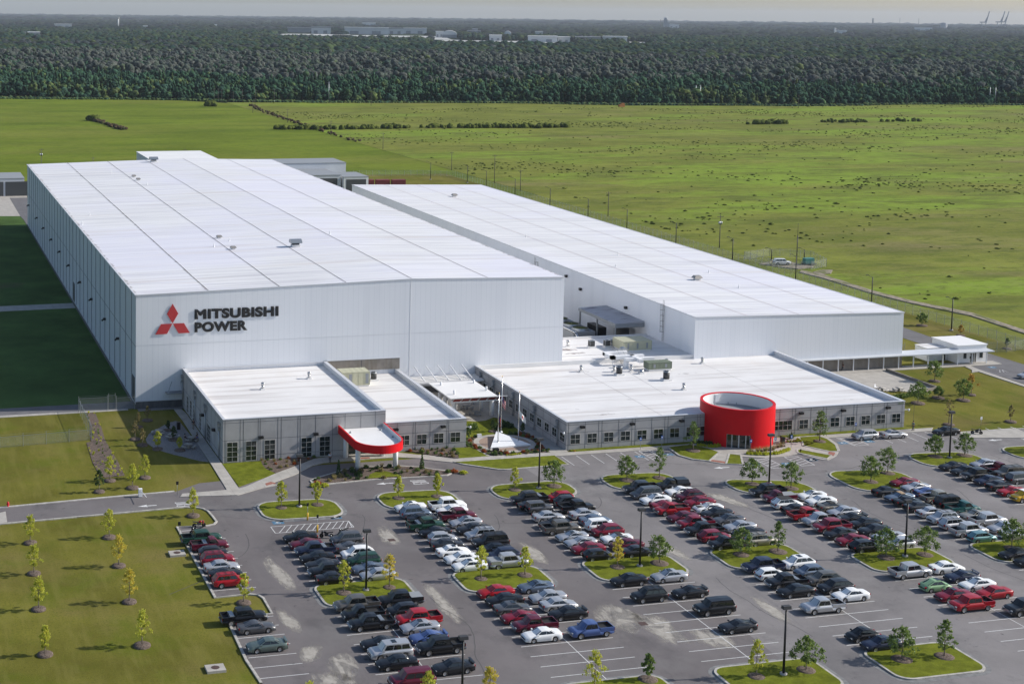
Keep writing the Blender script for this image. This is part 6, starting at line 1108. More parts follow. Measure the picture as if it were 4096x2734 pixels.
hedge([(98.4,-51.0),(101,-51.9),(104,-51.8),(107.5,-50.0)],'leaflime','bright yellow-green edging hedge curving before the red drum',.75,.5)
hedge([(92.5,-44.8),(94.5,-46.0),(96.6,-45.6)],'leaflime','low green hedge left of the red drum door',.75); hedge([(93.5,-43.7),(95.2,-44.2),(96,-44.4)],'leafdark','dark low hedge against the office left of the drum',.9)
hedge([(109.5,-46),(111.8,-46.3),(112.3,-44.6)],'leaflime','yellow-green edging right of the red drum',.6); shrub(111.2,-44.2,'spiky','leafdark',1.7,'large dark spiky palm-like shrub right of the red drum',None)
for i in range(11): shrub(99+.85*i,-50.7+.16*i*(1 if i<7 else 1.6)-(0 if i else 0),'grass','leafolive',1.0,ordw(i+1)+' feathery grass clump from the left before the red drum','feathery grasses before the red drum')
hedge([(69.7,-43.2),(70.5,-43.5)],'leaforange','small golden marigold clump at the office corner',.4)
for a,b,l in (((57.3,-42.9),(60.3,-42.6),'row of yellow flowers left of the plaza path'),((64.3,-41.7),(66.2,-41.2),'row of yellow flowers right of the plaza path')): hedge([a,b],'leaflime',l,.38,.4)
hedge([(137.5,-23),(141,-24),(145,-24.5),(150,-23.5),(154,-22),(158,-20.5)],'leafgreen','row of leafy shrubs between the paved court and the right lawn',1.35,1.3)
hedge([(62,-27.3),(64,-26),(65.5,-27.5)],'leafdark','dark bushes beside the pavilion columns',1.5,1.0); hedge([(57.5,-26.5),(59,-27.5)],'leafgreen','leafy green bush left of the pavilion front',1.8,1.0)
# ---------------- lamp posts, poles, fences ----------------
def lamp(x,y,label,h=7.84,arm=False,rz=0):
    t=empty('lamp_post',(x,y,.15),rz,label,'lamp post','lamp posts')
    mb=MB(); mb.tube((0,0,.15),(0,0,h-.25),.15,.11,n=8); mb.build('pole',M['darkmetal'],t); mb=MB(); mb.tube((0,0,-.15),(0,0,.2),.42,n=16); mb.build('base',M['walk'],t)
    if not arm: mb=MB(); mb.tube((0,0,h-.25),(0,0,h-.05),.06,n=6); mb.add([(-.5,-.3,h-.05),(.5,-.3,h-.05),(.5,.3,h-.05),(-.5,.3,h-.05),(-.47,-.27,h+.32),(.47,-.27,h+.32),(.47,.27,h+.32),(-.47,.27,h+.32)],[(0,3,2,1),(4,5,6,7),(0,1,5,4),(1,2,6,5),(2,3,7,6),(3,0,4,7)]); mb.build('lamp_head',M['plastic'],t)
    else: mb=MB(); mb.tube((0,0,h-.4),(-1.6,0,h+.35),.05,n=6); mb.box(-2.3,-1.5,-.14,.14,h+.3,h+.42); mb.build('arm',M['darkmetal'],t)
for x,y,l in ((15.62,-60.7,'tall black lamp post on the far island of the second row'),(15.55,-94.15,'tall black lamp post on the middle island of the second row'),(15.6,-127.9,'tall black lamp post whose foot is cut off at the bottom edge'),(55.17,-60.4,'tall black lamp post on the far island of the fourth row'),(54.76,-94.3,'tall black lamp post on the middle island of the fourth row'),(54.71,-128.35,'tall black lamp post on the near island of the fourth row'),(92.87,-66,'tall black lamp post in front of the red drum'),(93.1,-99.1,'tall black lamp post on the middle island of the sixth row'),(131.46,-60.3,'tall black lamp post on the far island of the eighth row')): lamp(x,y,l)
on=['nearest','second','third','fourth','fifth','sixth','seventh','eighth','ninth','tenth','eleventh']
for i,y in enumerate((29.5,60,94,127,161,194.8,225,258,292,323,345)): lamp(204,y,f'{on[i]} black arm lamp along the fence beside the lower hall',7.9,True,.15)
for x,y,h,l in ((112,385,7.5,'black arm lamp behind the grey shed near the rear fence'),(192,360,8,'black arm lamp inside the rear fence corner'),(62,330,9,'black arm lamp just above the rear roof edge of the annex'),(219.5,130,3.6,'short grey lamp left in the fenced field compound'),(229,127,3.8,'short grey lamp right in the fenced field compound')): lamp(x,y,l,h,True)
mb=MB(); mb.tube((204,64.8,0),(204,64.8,1),.1)
def wpole(x,y,h,l,kind='cross'):
    t=empty('utility_pole',(x,y,-.3),0,l,'utility pole','wooden utility poles'); mb=MB(); mb.tube((0,0,0),(0,0,h),.17,.11,n=8); mb.build('pole',M['wood'],t)
    mb=MB(); mb.box(-1.1,1.1,-.06,.06,h-.75,h-.62)
    for q in (-1,0,1): mb.tube((q,0,h-.62),(q,0,h-.4),.05,n=6)
    mb.build('crossarm',M['wood'],t)
    if kind=='tr': mb=MB(); [mb.tube((s,-.3,h-3.2),(s,-.3,h-2.2),.3,n=10) for s in (-.5,.2)]; mb.build('transformer',M['galv'],t)
pls=[(217.7,157.1,11.1,'tr'),(216.9,234.3,9.5,''),(216.4,314.8,9.4,''),(217.3,399.1,9.4,''),(219.2,510.1,9.4,''),(217.3,606.8,9.3,''),(217.6,713.7,9.5,''),(216.6,813.3,9.5,'')]
for i,(x,y,h,k) in enumerate(pls): wpole(x,y,h,f'{on[i]} wooden pole of the line running across the field'+(' with two transformers' if k else ''),k)
for i,(x,y,h) in enumerate(((244.4,921.2,12.4),(260.3,920,12.4),(334.9,888.3,11),(424.7,877.1,11),(508.9,850.7,11),(605.3,846.7,11),(695.6,829.4,11),(805.5,834.2,11),(920.7,837.2,11))): wpole(x,y,h,f'{on[i]} pole from the left in the line along the forest edge')
for i,(x,y,h) in enumerate(((215.5,950,11),(219,950,11.5),(222,950,10.5),(232,950,9),(240,950,10.5))): wpole(x,y,h,f'{on[i]} from the left in the cluster of bare poles before the forest')
for i,(x,y,h) in enumerate(((313.6,940,17.5),(639.7,900,16),(644,900,16),(920,870,15),(926,870,15))):
    t=empty('steel_pole',(x,y,-.3),0,('tall pale steel pole standing alone before the forest' if i==0 else f'{["left","right"][(i-1)%2]} of the twin pale poles before the {"middle" if i<3 else "right"} forest'),'utility pole'); mb=MB(); mb.tube((0,0,0),(0,0,h),.35,.2,n=8); mb.build('pole',M['galv'],t); mb=MB(); mb.box(-1.2,1.2,-.05,.05,h-1,h-.85); mb.build('crossarm',M['galv'],t)
for i,(x,y,h,l,k) in enumerate(((-19,395,14,'bare pole left of the transformer pole beyond the hall',''),(-12.5,385,9,'short pole beside the tall pole beyond the left hall end',''),(18,385,14.5,'wooden pole with two grey transformers beyond the left hall end','tr'),(41,385,10.5,'thin pole right of the transformer pole beyond the hall',''),(86,402,12,'tall pole standing beyond the rear right hall corner',''),(99,392,8,'short pole beyond the rear right hall corner',''),(217,345,13,'tall mast at the rear fence corner beside the field',''))): wpole(x,y,h,l,k)
t=empty('mast',(223,122,0),0,'tall thin antenna mast above the fenced field compound','mast'); mb=MB(); mb.tube((0,0,0),(0,0,9),.14,n=8); mb.tube((0,0,9),(0,0,12.8),.05,n=6); mb.build('pole',M['darkmetal'],t)
def fence(pts,h,label,step=3.,barb=True):
    t=empty('chainlink_fence',(pts[0][0],pts[0][1],0),0,label,'fence'); nt_=MB(); ps=MB(); rl=MB(); NP=0
    for a,b in zip(pts,pts[1:]):
        nt_.quad((a[0],a[1],.05),(b[0],b[1],.05),(b[0],b[1],h),(a[0],a[1],h)); rl.tube((a[0],a[1],h),(b[0],b[1],h),.035,n=4)
        if barb: rl.tube((a[0],a[1],h+.35),(b[0],b[1],h+.35),.012,n=4)
        n=max(1,round(math.hypot(b[0]-a[0],b[1]-a[1])/step))
        for i in range(n+1): x=a[0]+(b[0]-a[0])*i/n; y=a[1]+(b[1]-a[1])*i/n; ps.tube((x,y,0),(x,y,h+.4),.045,n=5)
    nt_.build('net',M['chainlink'],t); rl.build('rail',M['galv'],t); ps.build('posts',M['galv'],t); return fix(t)
fence([(206.5,8.4),(208.2,99.5),(207.8,132.8),(208.0,231),(208,300),(207.5,372),(192,378),(140,382)],2.3,'long chain-link fence along the field beside the lower hall')
fence([(189.2,5),(193.5,7.2),(196,7.7),(200.5,7),(206.5,8.4),(218,-2),(240,-25)],2.3,'chain-link gate fence right of the guardhouse')
fence([(167.2,12),(176.4,10.5)],2,'short chain-link fence between the lower hall and guardhouse')
fence([(-10.8,.1),(-10.7,-18.6)],2.4,'bright chain-link fence along the mulch strip left of the patio',2.6)
fence([(-60,-21.5),(-26.7,-20),(-10.7,-18.5)],1.9,'low chain-link fence across the left lawn',4.4)
fence([(-10.8,.1),(-5.4,.05)],2.6,'left chain-link gate panel at the foot of the hall corner',5.5); fence([(-5.2,.05),(-3.9,.02)],2.9,'narrow pedestrian gate between the fence panels at the hall corner',1.3); fence([(-3.7,.0),(-.2,-.1)],2.4,'right chain-link gate panel touching the hall corner',3.5)
fence([(213,115),(222,113),(230,117),(234,131),(224,138),(212.5,134),(213,115)],2.3,'chain-link enclosure around the pad in the field',3)
t=empty('generator',(226.8,121.5,0),0,'teal generator box in the fenced field compound','generator'); mb=MB(); mb.box(-1.5,1.5,-.9,.9,.4,2.0); mb.build('casing',mat('tealbox',(.05,.20,.18),.6),t); mb=MB(); mb.box(-1.9,1.9,-1.1,1.1,0,.4); mb.build('base',M['darkmetal'],t)
mb=MB(); mb.box(-1.5,1.5,-1,1,0,.5); o=mb.build('concrete_vault',M['walk'],None,(221.5,125.5,0)); tag(o,'low pale concrete vault beside the white van in the compound','vault')
# signs
def signpost(x,y,label,m='signblue',h=2.2,w=.4,hh=.55,base=None):
    t=empty('signpost',(x,y,.1),0,label,'sign'); mb=MB(); mb.tube((0,0,0),(0,0,h),.035,n=6); mb.build('post',M['galv'],t); mb=MB(); mb.box(-w/2,w/2,-.05,-.03,h-hh,h); mb.build('panel',M[m],t)
    if m=='signblue': mb=MB(); mb.lathe([(0.001,0),(.12,0)],0,0,10); o=mb.build('symbol',M['white'],t,(0,-.06,h-hh/2)); o.rotation_euler=(math.pi/2,0,0)
    if base: mb=MB(); mb.tube((0,0,0),(0,0,1.1),.13,n=10); mb.build('sleeve',M['yellow'],t)
for x,y,l in ((81.4,-44.6,'blue parking sign farthest left before the office windows'),(85.6,-44.4,'blue parking sign second from the left before the office windows'),(99.7,-49.7,'blue parking sign in the grasses left of the lamp post'),(104.7,-49.4,'blue parking sign in the grasses behind the lamp post'),(108.2,-48.9,'blue parking sign right of the red drum'),(124.4,-44.3,'blue parking sign before the right office windows')): signpost(x,y,l)
signpost(150.5,-45.0,'white sign by the motorcycle pad','white',2.0); signpost(183.1,-2.4,'dark sign at the guardhouse walkway','darkmetal',2.0); signpost(-1.5,-51.2,'dark narrow sign on the lawn by the exit road','darkmetal',2.2); signpost(-4.5,-69.0,'thin dark sign at the kerb beside the leftmost row','darkmetal',2.1)
signpost(15.3,-66.5,'sign in a yellow sleeve, farther of the two between blue bays','darkmetal',2.6,.3,.5,True); signpost(15.3,-71.8,'sign in a yellow sleeve, nearer of the two between blue bays','darkmetal',2.6,.3,.5,True)
t=empty('fire_hydrant',(-27.5,-51,0),0,'red fire hydrant on the left lawn','hydrant'); mb=MB(); mb.lathe([(.22,0),(.22,.08),(.15,.1),(.15,.6),(.19,.62),(.17,.75),(.05,.88),(0,.9)],n=12); mb.tube((-.25,0,.45),(.25,0,.45),.07,n=8); mb.tube((0,-.28,.45),(0,0,.45),.09,n=8); mb.build('body',M['fl_red'],t)
t=empty('gate_barrier',(-7.2,-50.6,0),0,'white barrier cabinet with a lowered arm beside the exit road','barrier'); mb=MB(); mb.box(-.28,.28,-.28,.28,.1,1.35); mb.build('cabinet',M['white'],t); mb=MB(); mb.tube((.1,-.3,1.0),(.35,-3.6,1.15),.05,n=6); mb.build('arm',M['white'],t)
for x,y,l in ((-4.9,-75.9,'drain box with round lid on the lawn left of the top left pickup'),(-7.2,-112.4,'drain box with round lid on the lawn at the bottom left')):
    t=empty('drain_box',(x-1.2,y,0),0,l,'drain'); mb=MB(); mb.box(-1.1,1.1,-.9,.9,0,.3); mb.build('slab',M['walk'],t); mb=MB(); mb.lathe([(.5,.31),(0.01,.33)],n=16); mb.build('lid',M.get('rust') or mat('rust',(.07,.04,.035),.9),t)
for x,y,l in ((46,-111.6,'rusty square drain grate in the sandy patch'),(24.9,-77.0,'rusty square drain grate in the second aisle')): mb=MB(); mb.box(-.5,.5,-.5,.5,.035,.05); o=mb.build('drain_grate',M.get('rust') or mat('rust',(.07,.04,.035),.9),None,(x,y,0)); tag(o,l,'drain grate')
mb=MB(); mb.box(-.3,.3,-.3,.3,0,1.0); mb.box(-.33,.33,-.33,.33,1.0,1.15); o=mb.build('litter_bin',M['darkmetal'],None,(108.0,-46.6,.15)); tag(o,'black litter bin at the right side opening of the red drum','bin')
mb=MB(); mb.box(-.3,.3,-.3,.3,0,1.1); mb.box(-.34,.34,-.34,.34,1.1,1.25); o=mb.build('litter_bin',M['darkmetal'],None,(138.6,-20.2,.1)); tag(o,'dark litter bin beside the patio tables of the right court','bin')
mb=MB(); mb.box(-.3,.3,-.3,.3,0,1.2); mb.box(-.34,.34,-.34,.34,1.2,1.3); o=mb.build('litter_bin',M['darkmetal'],None,(5.4,-15.2,.1)); tag(o,'dark litter bin at the top of the gravel patio','bin')
mb=MB(); mb.box(-.5,.5,-.3,.3,0,.5); o=mb.build('floodlight',M['darkmetal'],None,(56.3,-40.2,.2)); tag(o,'small black floodlight box at the edge of the flagpole plaza','floodlight')
# tables
def table(x,y,label,m='walk',group='round picnic tables'):
    t=empty('picnic_table',(x,y,.08),random.uniform(0,1),label,'table',group); mb=MB(); mb.lathe([(0.01,.76),(.68,.76),(.68,.69),(.01,.69)],n=20); mb.build('tabletop',M[m],t); mb=MB(); mb.tube((0,0,0),(0,0,.7),.28,.2,n=12); mb.build('pedestal',M[m],t)
    for k in range(3):
        mb=MB(); a0=k*2.094; mb.lathe([(.95,.46),(1.3,.46),(1.3,.36),(.95,.36),(.95,.46)],n=7,a0=a0,a1=a0+1.35); mb.build('bench',M[m],t)
        for q in (.3,1.0): mb=MB(); mb.tube((1.12*math.cos(a0+q),1.12*math.sin(a0+q),0),(1.12*math.cos(a0+q),1.12*math.sin(a0+q),.38),.07,n=6); mb.build('leg',M[m],t)
for x,y,l in ((1.3,-17.6,'leftmost round concrete picnic table on the gravel patio'),(3.4,-20.4,'round picnic table in the middle of the gravel patio'),(6.3,-23.0,'round picnic table with seated people on the gravel patio'),(5.0,-27.0,'round picnic table nearest the front of the gravel patio')): table(x,y,l)
for x,y,l in ((61.6,-13.4,'rear round table in the shade of the pavilion'),(61.6,-17.6,'front round table in the shade of the pavilion')): table(x,y,l,'galvdull')
for x,y,l in ((141.3,-20.2,'left round table on the paved right court'),(145.2,-19.8,'middle round table on the paved right court'),(149.3,-18.2,'right round table on the paved right court'),(152.8,-18.8,'round table behind the shrubs at the right court edge')): table(x,y,l,'walk')
def chair(x,y,rz,l):
    t=empty('patio_chair',(x,y,.1),rz,l,'chair'); mb=MB(); mb.box(-.26,.26,-.26,.26,.4,.45); mb.build('seat',M['white'],t); mb=MB(); mb.box(-.26,.26,.22,.28,.45,1.0); mb.build('backrest',M['white'],t)
    for a in (-.22,.22):
        for b in (-.22,.22): mb=MB(); mb.tube((a,b,0),(a,b,.4),.03,n=5); mb.build('leg',M['white'],t)
chair(140.0,-19.6,1,'white patio chair left of the left court table'); chair(149.2,-16.4,.3,'white patio chair behind the right court table')
# ---------------- people ----------------
mat('skin',(.35,.2,.14),.6); mat('hair',(.02,.015,.01),.8); mat('shirtteal',(.05,.20,.20),.85); mat('shirtblack',(.015,.015,.018),.85); mat('shirtwhite',(.55,.57,.62),.85); mat('shirtblue',(.12,.16,.38),.85); mat('trousers',(.06,.065,.08),.85); mat('khaki',(.30,.27,.22),.85); mat('shoe',(.012,.012,.012),.6)
def skinmesh(name,verts,edges,rad,m,parent,sub=1):
    me=bpy.data.meshes.new(name); me.from_pydata(verts,edges,[]); o=bpy.data.objects.new(name,me); C.objects.link(o); md=o.modifiers.new('Skin','SKIN'); sv=me.skin_vertices[0].data
    for i,r in enumerate(rad): sv[i].radius=(r,r)
    sv[0].use_root=True; ss=o.modifiers.new('Sub','SUBSURF'); ss.levels=sub; ss.render_levels=sub; md.use_smooth_shade=True
    me.materials.append(m); o.parent=parent; return o
def person(x,y,rz,shirt,trou,label,pose='walk',z=.13):
    t=empty('person',(x,y,z),rz,label,'person'); st=.28 if pose=='walk' else .06
    if pose=='sit': hip=.48; kn=[(.40,.12,.48),(.40,-.12,.48)]; ft=[(.42,.12,.06),(.42,-.12,.06)]
    else: hip=.92; kn=[(st*.6,.1,.49),(-st*.25,-.1,.49)]; ft=[(st,.1,.06),(-st,-.1,.10)]
    H_=hip; V=[(0,0,H_),(0,0,H_+.25),(0,0,H_+.48),(0,0,H_+.57),(.01,0,H_+.66),(.02,0,H_+.80)]; E=[(0,1),(1,2),(2,3),(3,4),(4,5)]; Rr=[.13,.12,.13,.055,.085,.07]
    def chain(root,pts,rs):
        k=root
        for p,r in zip(pts,rs): V.append(p); Rr.append(r); E.append((k,len(V)-1)); k=len(V)-1
        return k
    for i,s in ((0,1),(1,-1)): chain(0,[(0,.1*s,H_-.06),kn[i],ft[i],(ft[i][0]+.16,ft[i][1],.04)],[.10,.065,.045,.04])
    for i,s in ((0,1),(1,-1)):
        fx=(-st*.5 if s>0 else st*.7) if pose=='walk' else (.3 if pose=='sit' else .05)
        w=(fx+.04,.27*s,H_-.02 if pose!='sit' else H_+.22); k=chain(2,[(0,.19*s,H_+.46),(fx*.4,.25*s,H_+.2),w,(w[0]+.01,w[1],w[2]-.07)],[.06,.045,.03,.032])
        b=V[k]
        for q in range(4): L_=(.075,.085,.08,.065)[q]; chain(k,[(b[0]-.03+.02*q,b[1],b[2]-.04),(b[0]-.03+.02*q+.01,b[1]-.012*s,b[2]-.04-L_)],[.009,.008])
        chain(k,[(b[0]+.045,b[1]-.01*s,b[2]+.0),(b[0]+.06,b[1]-.015*s,b[2]-.045)],[.010,.009])
    skinmesh('body',V,E,Rr,M['skin'],t)
    V2=[(0,0,H_+.06),(0,0,H_+.27),(0,0,H_+.47)]; E2=[(0,1),(1,2)]; R2=[.155,.145,.15]
    for i,s in ((0,1),(1,-1)):
        fx=(-st*.5 if s>0 else st*.7) if pose=='walk' else (.3 if pose=='sit' else .05); k=len(V2); V2+=[(0,.2*s,H_+.46),(fx*.4,.25*s,H_+.2)]; R2+=[.075,.062]; E2+=[(2,k),(k,k+1)]
    skinmesh('shirt',V2,E2,R2,M[shirt],t)
    V3=[(0,0,H_+.05)]; E3=[]; R3=[.15]
    for i,s in ((0,1),(1,-1)): k=len(V3); V3+=[(0,.1*s,H_-.08),kn[i],(ft[i][0],ft[i][1],ft[i][2]+.05)]; R3+=[.115,.082,.065]; E3+=[(0,k),(k,k+1),(k+1,k+2)]
    skinmesh('trousers',V3,E3,R3,M[trou],t)
    mb=MB(); mb.lathe([(.10,H_+.72),(.112,H_+.80),(.09,H_+.88),(0.001,H_+.91)],-.01,0,12); mb.build('hair',M['hair'],t)
    mb=MB(); mb.lathe([(.012,0),(0.001,.03)],n=6); o=mb.build('nose',M['skin'],t,(.105,0,H_+.73)); o.rotation_euler=(0,math.pi/2,0)
    for s in (1,-1): mb=MB(); mb.box(-.05,.2,-.05,.05,-.04,.05); mb.build('shoe',M['shoe'],t,(ft[0 if s>0 else 1][0],.1*s if pose!='sit' else .12*s,.06))
    return t
person(136.6,-44.2,math.pi*1.0,'shirtteal','trousers','person in a teal shirt walking on the sidewalk by the right office corner')
person(26.6,-39.9,-1.6,'shirtwhite','trousers','person in a pale shirt standing in the shade left of the red canopy','stand',.05)
person(8.0,-15.7,-1.9,'shirtblack','khaki','person in a black top walking beside the shaded office windows')
person(7.3,-22.6,math.pi,'shirtblack','trousers','person in black seated at the picnic table, rear seat','sit'); person(7.2,-23.6,2.6,'shirtblue','trousers','person in a blue shirt seated at the picnic table','sit'); person(5.1,-22.9,0,'shirtblack','trousers','person in dark clothes seated on the left of the picnic table','sit')
person(152.4,-.9,math.pi,'shirtblack','trousers','person in black walking under the covered walkway'); person(148.2,.2,0,'shirtblack','trousers','person in dark clothes standing in the walkway, right of a pair','stand'); person(147,.3,0,'shirtblack','trousers','person in dark clothes at the left end of the walkway','stand')
# ---------------- field scrub, hedges, forest edge ----------------
ICO=bmesh.new(); bmesh.ops.create_icosphere(ICO,subdivisions=1,radius=1); IV=np.array([v.co[:] for v in ICO.verts]); IF=np.array([[v.index for v in f.verts] for f in ICO.faces]); ICO.free()
ICO=bmesh.new(); bmesh.ops.create_icosphere(ICO,subdivisions=2,radius=1); JV=np.array([v.co[:] for v in ICO.verts]); JF=np.array([[v.index for v in f.verts] for f in ICO.faces]); ICO.free()
def bigmesh(name,V,F,mats,matidx=None,smooth=False,rnd=None):
    me=bpy.data.meshes.new(name); nv,nf=len(V),len(F); k=F.shape[1]
    me.vertices.add(nv); me.vertices.foreach_set('co',V.astype(np.float32).ravel()); me.loops.add(nf*k); me.loops.foreach_set('vertex_index',F.astype(np.int32).ravel()); me.polygons.add(nf); me.polygons.foreach_set('loop_start',np.arange(0,nf*k,k,dtype=np.int32)); me.polygons.foreach_set('loop_total',np.full(nf,k,dtype=np.int32))
    for m in mats: me.materials.append(m)
    if matidx is not None: me.polygons.foreach_set('material_index',matidx.astype(np.int32))
    if smooth: me.polygons.foreach_set('use_smooth',np.ones(nf,dtype=bool))
    if rnd is not None: a=me.attributes.new('tint','FLOAT','FACE'); a.data.foreach_set('value',rnd.astype(np.float32))
    me.update(calc_edges=True); me.validate(); o=bpy.data.objects.new(name,me); C.objects.link(o); return o
def scatter(name,P,S,mats,sz=1.,base=IV,faces=IF,jit=.25,tint=None,smooth=False):
    n=len(P); nv=len(base); a=RN.uniform(0,6.28,n); ca,sa=np.cos(a)[:,None],np.sin(a)[:,None]; b=base[None]*(1+RN.uniform(-jit,jit,(n,nv,1))); x=b[...,0]*ca-b[...,1]*sa; y=b[...,0]*sa+b[...,1]*ca
    V=np.stack([x*S[:,0:1]+P[:,0:1],y*S[:,0:1]+P[:,1:2],b[...,2]*S[:,1:2]+P[:,2:3]],-1).reshape(-1,3); F=(faces[None]+(np.arange(n)*nv)[:,None,None]).reshape(-1,faces.shape[1])
    return bigmesh(name,V,F,mats,None,smooth,None if tint is None else np.repeat(tint,len(faces)))
def tintmat(name,cols,extra=None,bump=1.,bs=.8):
    m=bpy.data.materials.new(name); m.use_nodes=True; n=m.node_tree.nodes; l=m.node_tree.links; p=n['Principled BSDF']; p.inputs['Roughness'].default_value=.9; p.inputs['Specular IOR Level'].default_value=.03
    at=n.new('ShaderNodeAttribute'); at.attribute_name='tint'; cr=n.new('ShaderNodeValToRGB'); e=cr.color_ramp
    for i,c in enumerate(cols):
        if i<2: e.elements[i].position=i/(len(cols)-1) if i==0 else 1/(len(cols)-1); e.elements[i].color=(*c,1)
        else: q=e.elements.new(i/(len(cols)-1)); q.color=(*c,1)
    l.new(at.outputs['Fac'],cr.inputs[0]); tc=n.new('ShaderNodeTexCoord'); ns=n.new('ShaderNodeTexNoise'); ns.inputs['Scale'].default_value=bs; ns.inputs['Detail'].default_value=8; l.new(tc.outputs['Object'],ns.inputs[0])
    mr=n.new('ShaderNodeMapRange'); mr.inputs[1].default_value=.35; mr.inputs[2].default_value=.65; mr.inputs[3].default_value=.45; mr.inputs[4].default_value=1.5; l.new(ns.outputs[0],mr.inputs[0]); mx=n.new('ShaderNodeMixRGB'); mx.blend_type='MULTIPLY'; mx.inputs[0].default_value=1; l.new(cr.outputs[0],mx.inputs[1]); l.new(mr.outputs[0],mx.inputs[2]); l.new(mx.outputs[0],p.inputs['Base Color'])
    b=n.new('ShaderNodeBump'); b.inputs['Strength'].default_value=bump; b.inputs['Distance'].default_value=.8; l.new(ns.outputs[0],b.inputs['Height']); l.new(b.outputs[0],p.inputs['Normal']); M[name]=m; return m
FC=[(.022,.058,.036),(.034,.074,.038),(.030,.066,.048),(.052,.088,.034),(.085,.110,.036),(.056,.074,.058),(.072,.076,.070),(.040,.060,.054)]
FM=tintmat('forestleaf',FC,bs=.45); FM2=tintmat('forestfar',[tuple(v*f for v,f in zip(c,(.30,.31,.40))) for c in FC],bs=.05)  # far copy: canopy self-shadow is put into the colour, darker and bluer
FMM=tintmat('forestmid',[tuple(v*f for v,f in zip(c,(.55,.58,.68))) for c in FC],bs=.12)  # mid-distance copy, darkened likewise to carry canopy self-shadow in its colour
SM=tintmat('scrubleaf',[(.06,.08,.02),(.095,.115,.025),(.14,.16,.035)],bs=1.5)
# field scrub
def smooth_noise(x,y,s,sd=0): return np.sin(x/s+sd)*np.cos(y/s*1.3+sd*2)+.6*np.sin(x/s*2.3+y/s*1.9+sd*3)+.4*np.sin(x/s*4.1-y/s*3.7+sd)
N=90000; X=RN.uniform(222,1050,N); Y=RN.uniform(60,860,N); k=(smooth_noise(X*.6,Y,38,1.)+RN.normal(0,.95,N))>1.75; X,Y=X[k],Y[k]; k=(Y>60+.2*(X-220))&(Y<850); X,Y=X[k],Y[k]; n=len(X)
Sx=np.abs(RN.normal(.28,.22,n))+.18; P=np.stack([X,Y,np.full(n,-.1)],-1); scatter('field_scrub',P,np.stack([Sx*1.2,Sx*.5],-1),[SM],tint=RN.uniform(0,1,n),jit=.35)['kind']='stuff'
def hedgeline(pts,n,w,s,name,tint=(0,1)):
    pts=np.array(pts,float); seg=RN.integers(0,len(pts)-1,n); t=RN.uniform(0,1,n)[:,None]; p=pts[seg]*(1-t)+pts[seg+1]*t+RN.normal(0,w,(n,2)); ss=RN.uniform(.5,1.2,n)*s
    return scatter(name,np.concatenate([p,ss[:,None]*.4],1),np.stack([ss,ss*.9],-1),[SM],tint=RN.uniform(*tint,n),jit=.3,base=JV,faces=JF)
def tg(o,l,c): return tag(o,l,c)
tg(hedgeline([(196,657),(244,651),(290,656)],90,1.6,2.0,'hedgerow',(0,.5)),'dark bushy hedgerow across the field, left stretch','hedgerow'); tg(hedgeline([(295,658),(359,651),(400,650)],110,1.8,2.0,'hedgerow',(0,.5)),'dark bushy hedgerow across the field, middle stretch','hedgerow'); tg(hedgeline([(542,661),(575,665)],30,2,2.2,'hedgerow',(0,.5)),'short clump of dark bushes right in the field','hedgerow'); tg(hedgeline([(610,675),(645,672),(694,674)],40,3,1.6,'hedgerow',(0,.6)),'scattered low bushes at the right of the field','hedgerow')
BR=tintmat('brushbrown',[(.07,.05,.03),(.11,.08,.05),(.06,.07,.03)],bs=1.5)
o=hedgeline([(87,748),(92,700),(96,662)],70,1.,1.2,'brush_strip'); o.data.materials[0]=BR; tg(o,'brown brush strip slanting across the left pasture','brush'); tg(hedgeline([(86,750),(88,745)],16,1.2,2.6,'bush',(0,.3)),'dark bush at the top of the brown brush strip','bush'); tg(hedgeline([(199,893),(203,893)],16,1.4,3.,'bush',(0,.3)),'lone dark bush near the forest on the left pasture','bush')
o=hedgeline([(219,560),(222,700),(226,800),(236,900)],160,1.4,.9,'brush_strip'); o.data.materials[0]=BR; tg(o,'brown ditch brush between the smooth pasture and rough meadow','brush')
# forest: nearest rows fine, then coarser with distance
def edgeY(x): return np.interp(x,[-900,41,177,325,395,489,560,700,810,933,1700],[1330,1020,978,936,922,913,886,858,868,850,720])
CX,CY=CAMP[0],CAMP[1]
def infov(X,Y,m=.05):
    a=np.arctan2(X-CX,Y-CY); return (a>.2478-.42-m+.16)&(a<.2478+.60+m) if False else (a>-.10-m)&(a<.72+m)
def band(d0,d1,sp,rnd=True):
    rmax=d1; nx=int((rmax*1.2)/sp); out=[]
    r=d0
    R_=[];A_=[]
    while r<d1:
        n=max(1,int(r*.86/sp)); a=np.linspace(-.13,.73,n)+RN.uniform(-.5,.5,n)*.86/n*1.6; R_.append(np.full(n,r)+RN.uniform(-.7,.7,n)*sp); A_.append(a); r+=sp
    R_=np.concatenate(R_);A_=np.concatenate(A_); return CX+R_*np.sin(A_),CY+R_*np.cos(A_),R_
def mixtint(X,Y,D,fr): # strip of brighter young pines in front, grey-brown oaks behind
    z=smooth_noise(X,Y,55,2.)+RN.normal(0,.7,len(X)); z2=smooth_noise(X,Y,140,.5)
    t=np.clip(.25+.16*z,0,.57); old=fr>170+70*z2; t=np.where(old&(z+z2*.8>.35),np.clip(.72+.1*z,.6,1),t); return t
X,Y,D=band(1050,2300,5.9); fr=Y-edgeY(X); k=(fr>2+9*np.abs(smooth_noise(X,Y*0,60,1.))); X,Y,D,fr=X[k],Y[k],D[k],fr[k]; n=len(X); print('near forest',n)
tn=mixtint(X,Y,D,fr); old=tn>.58
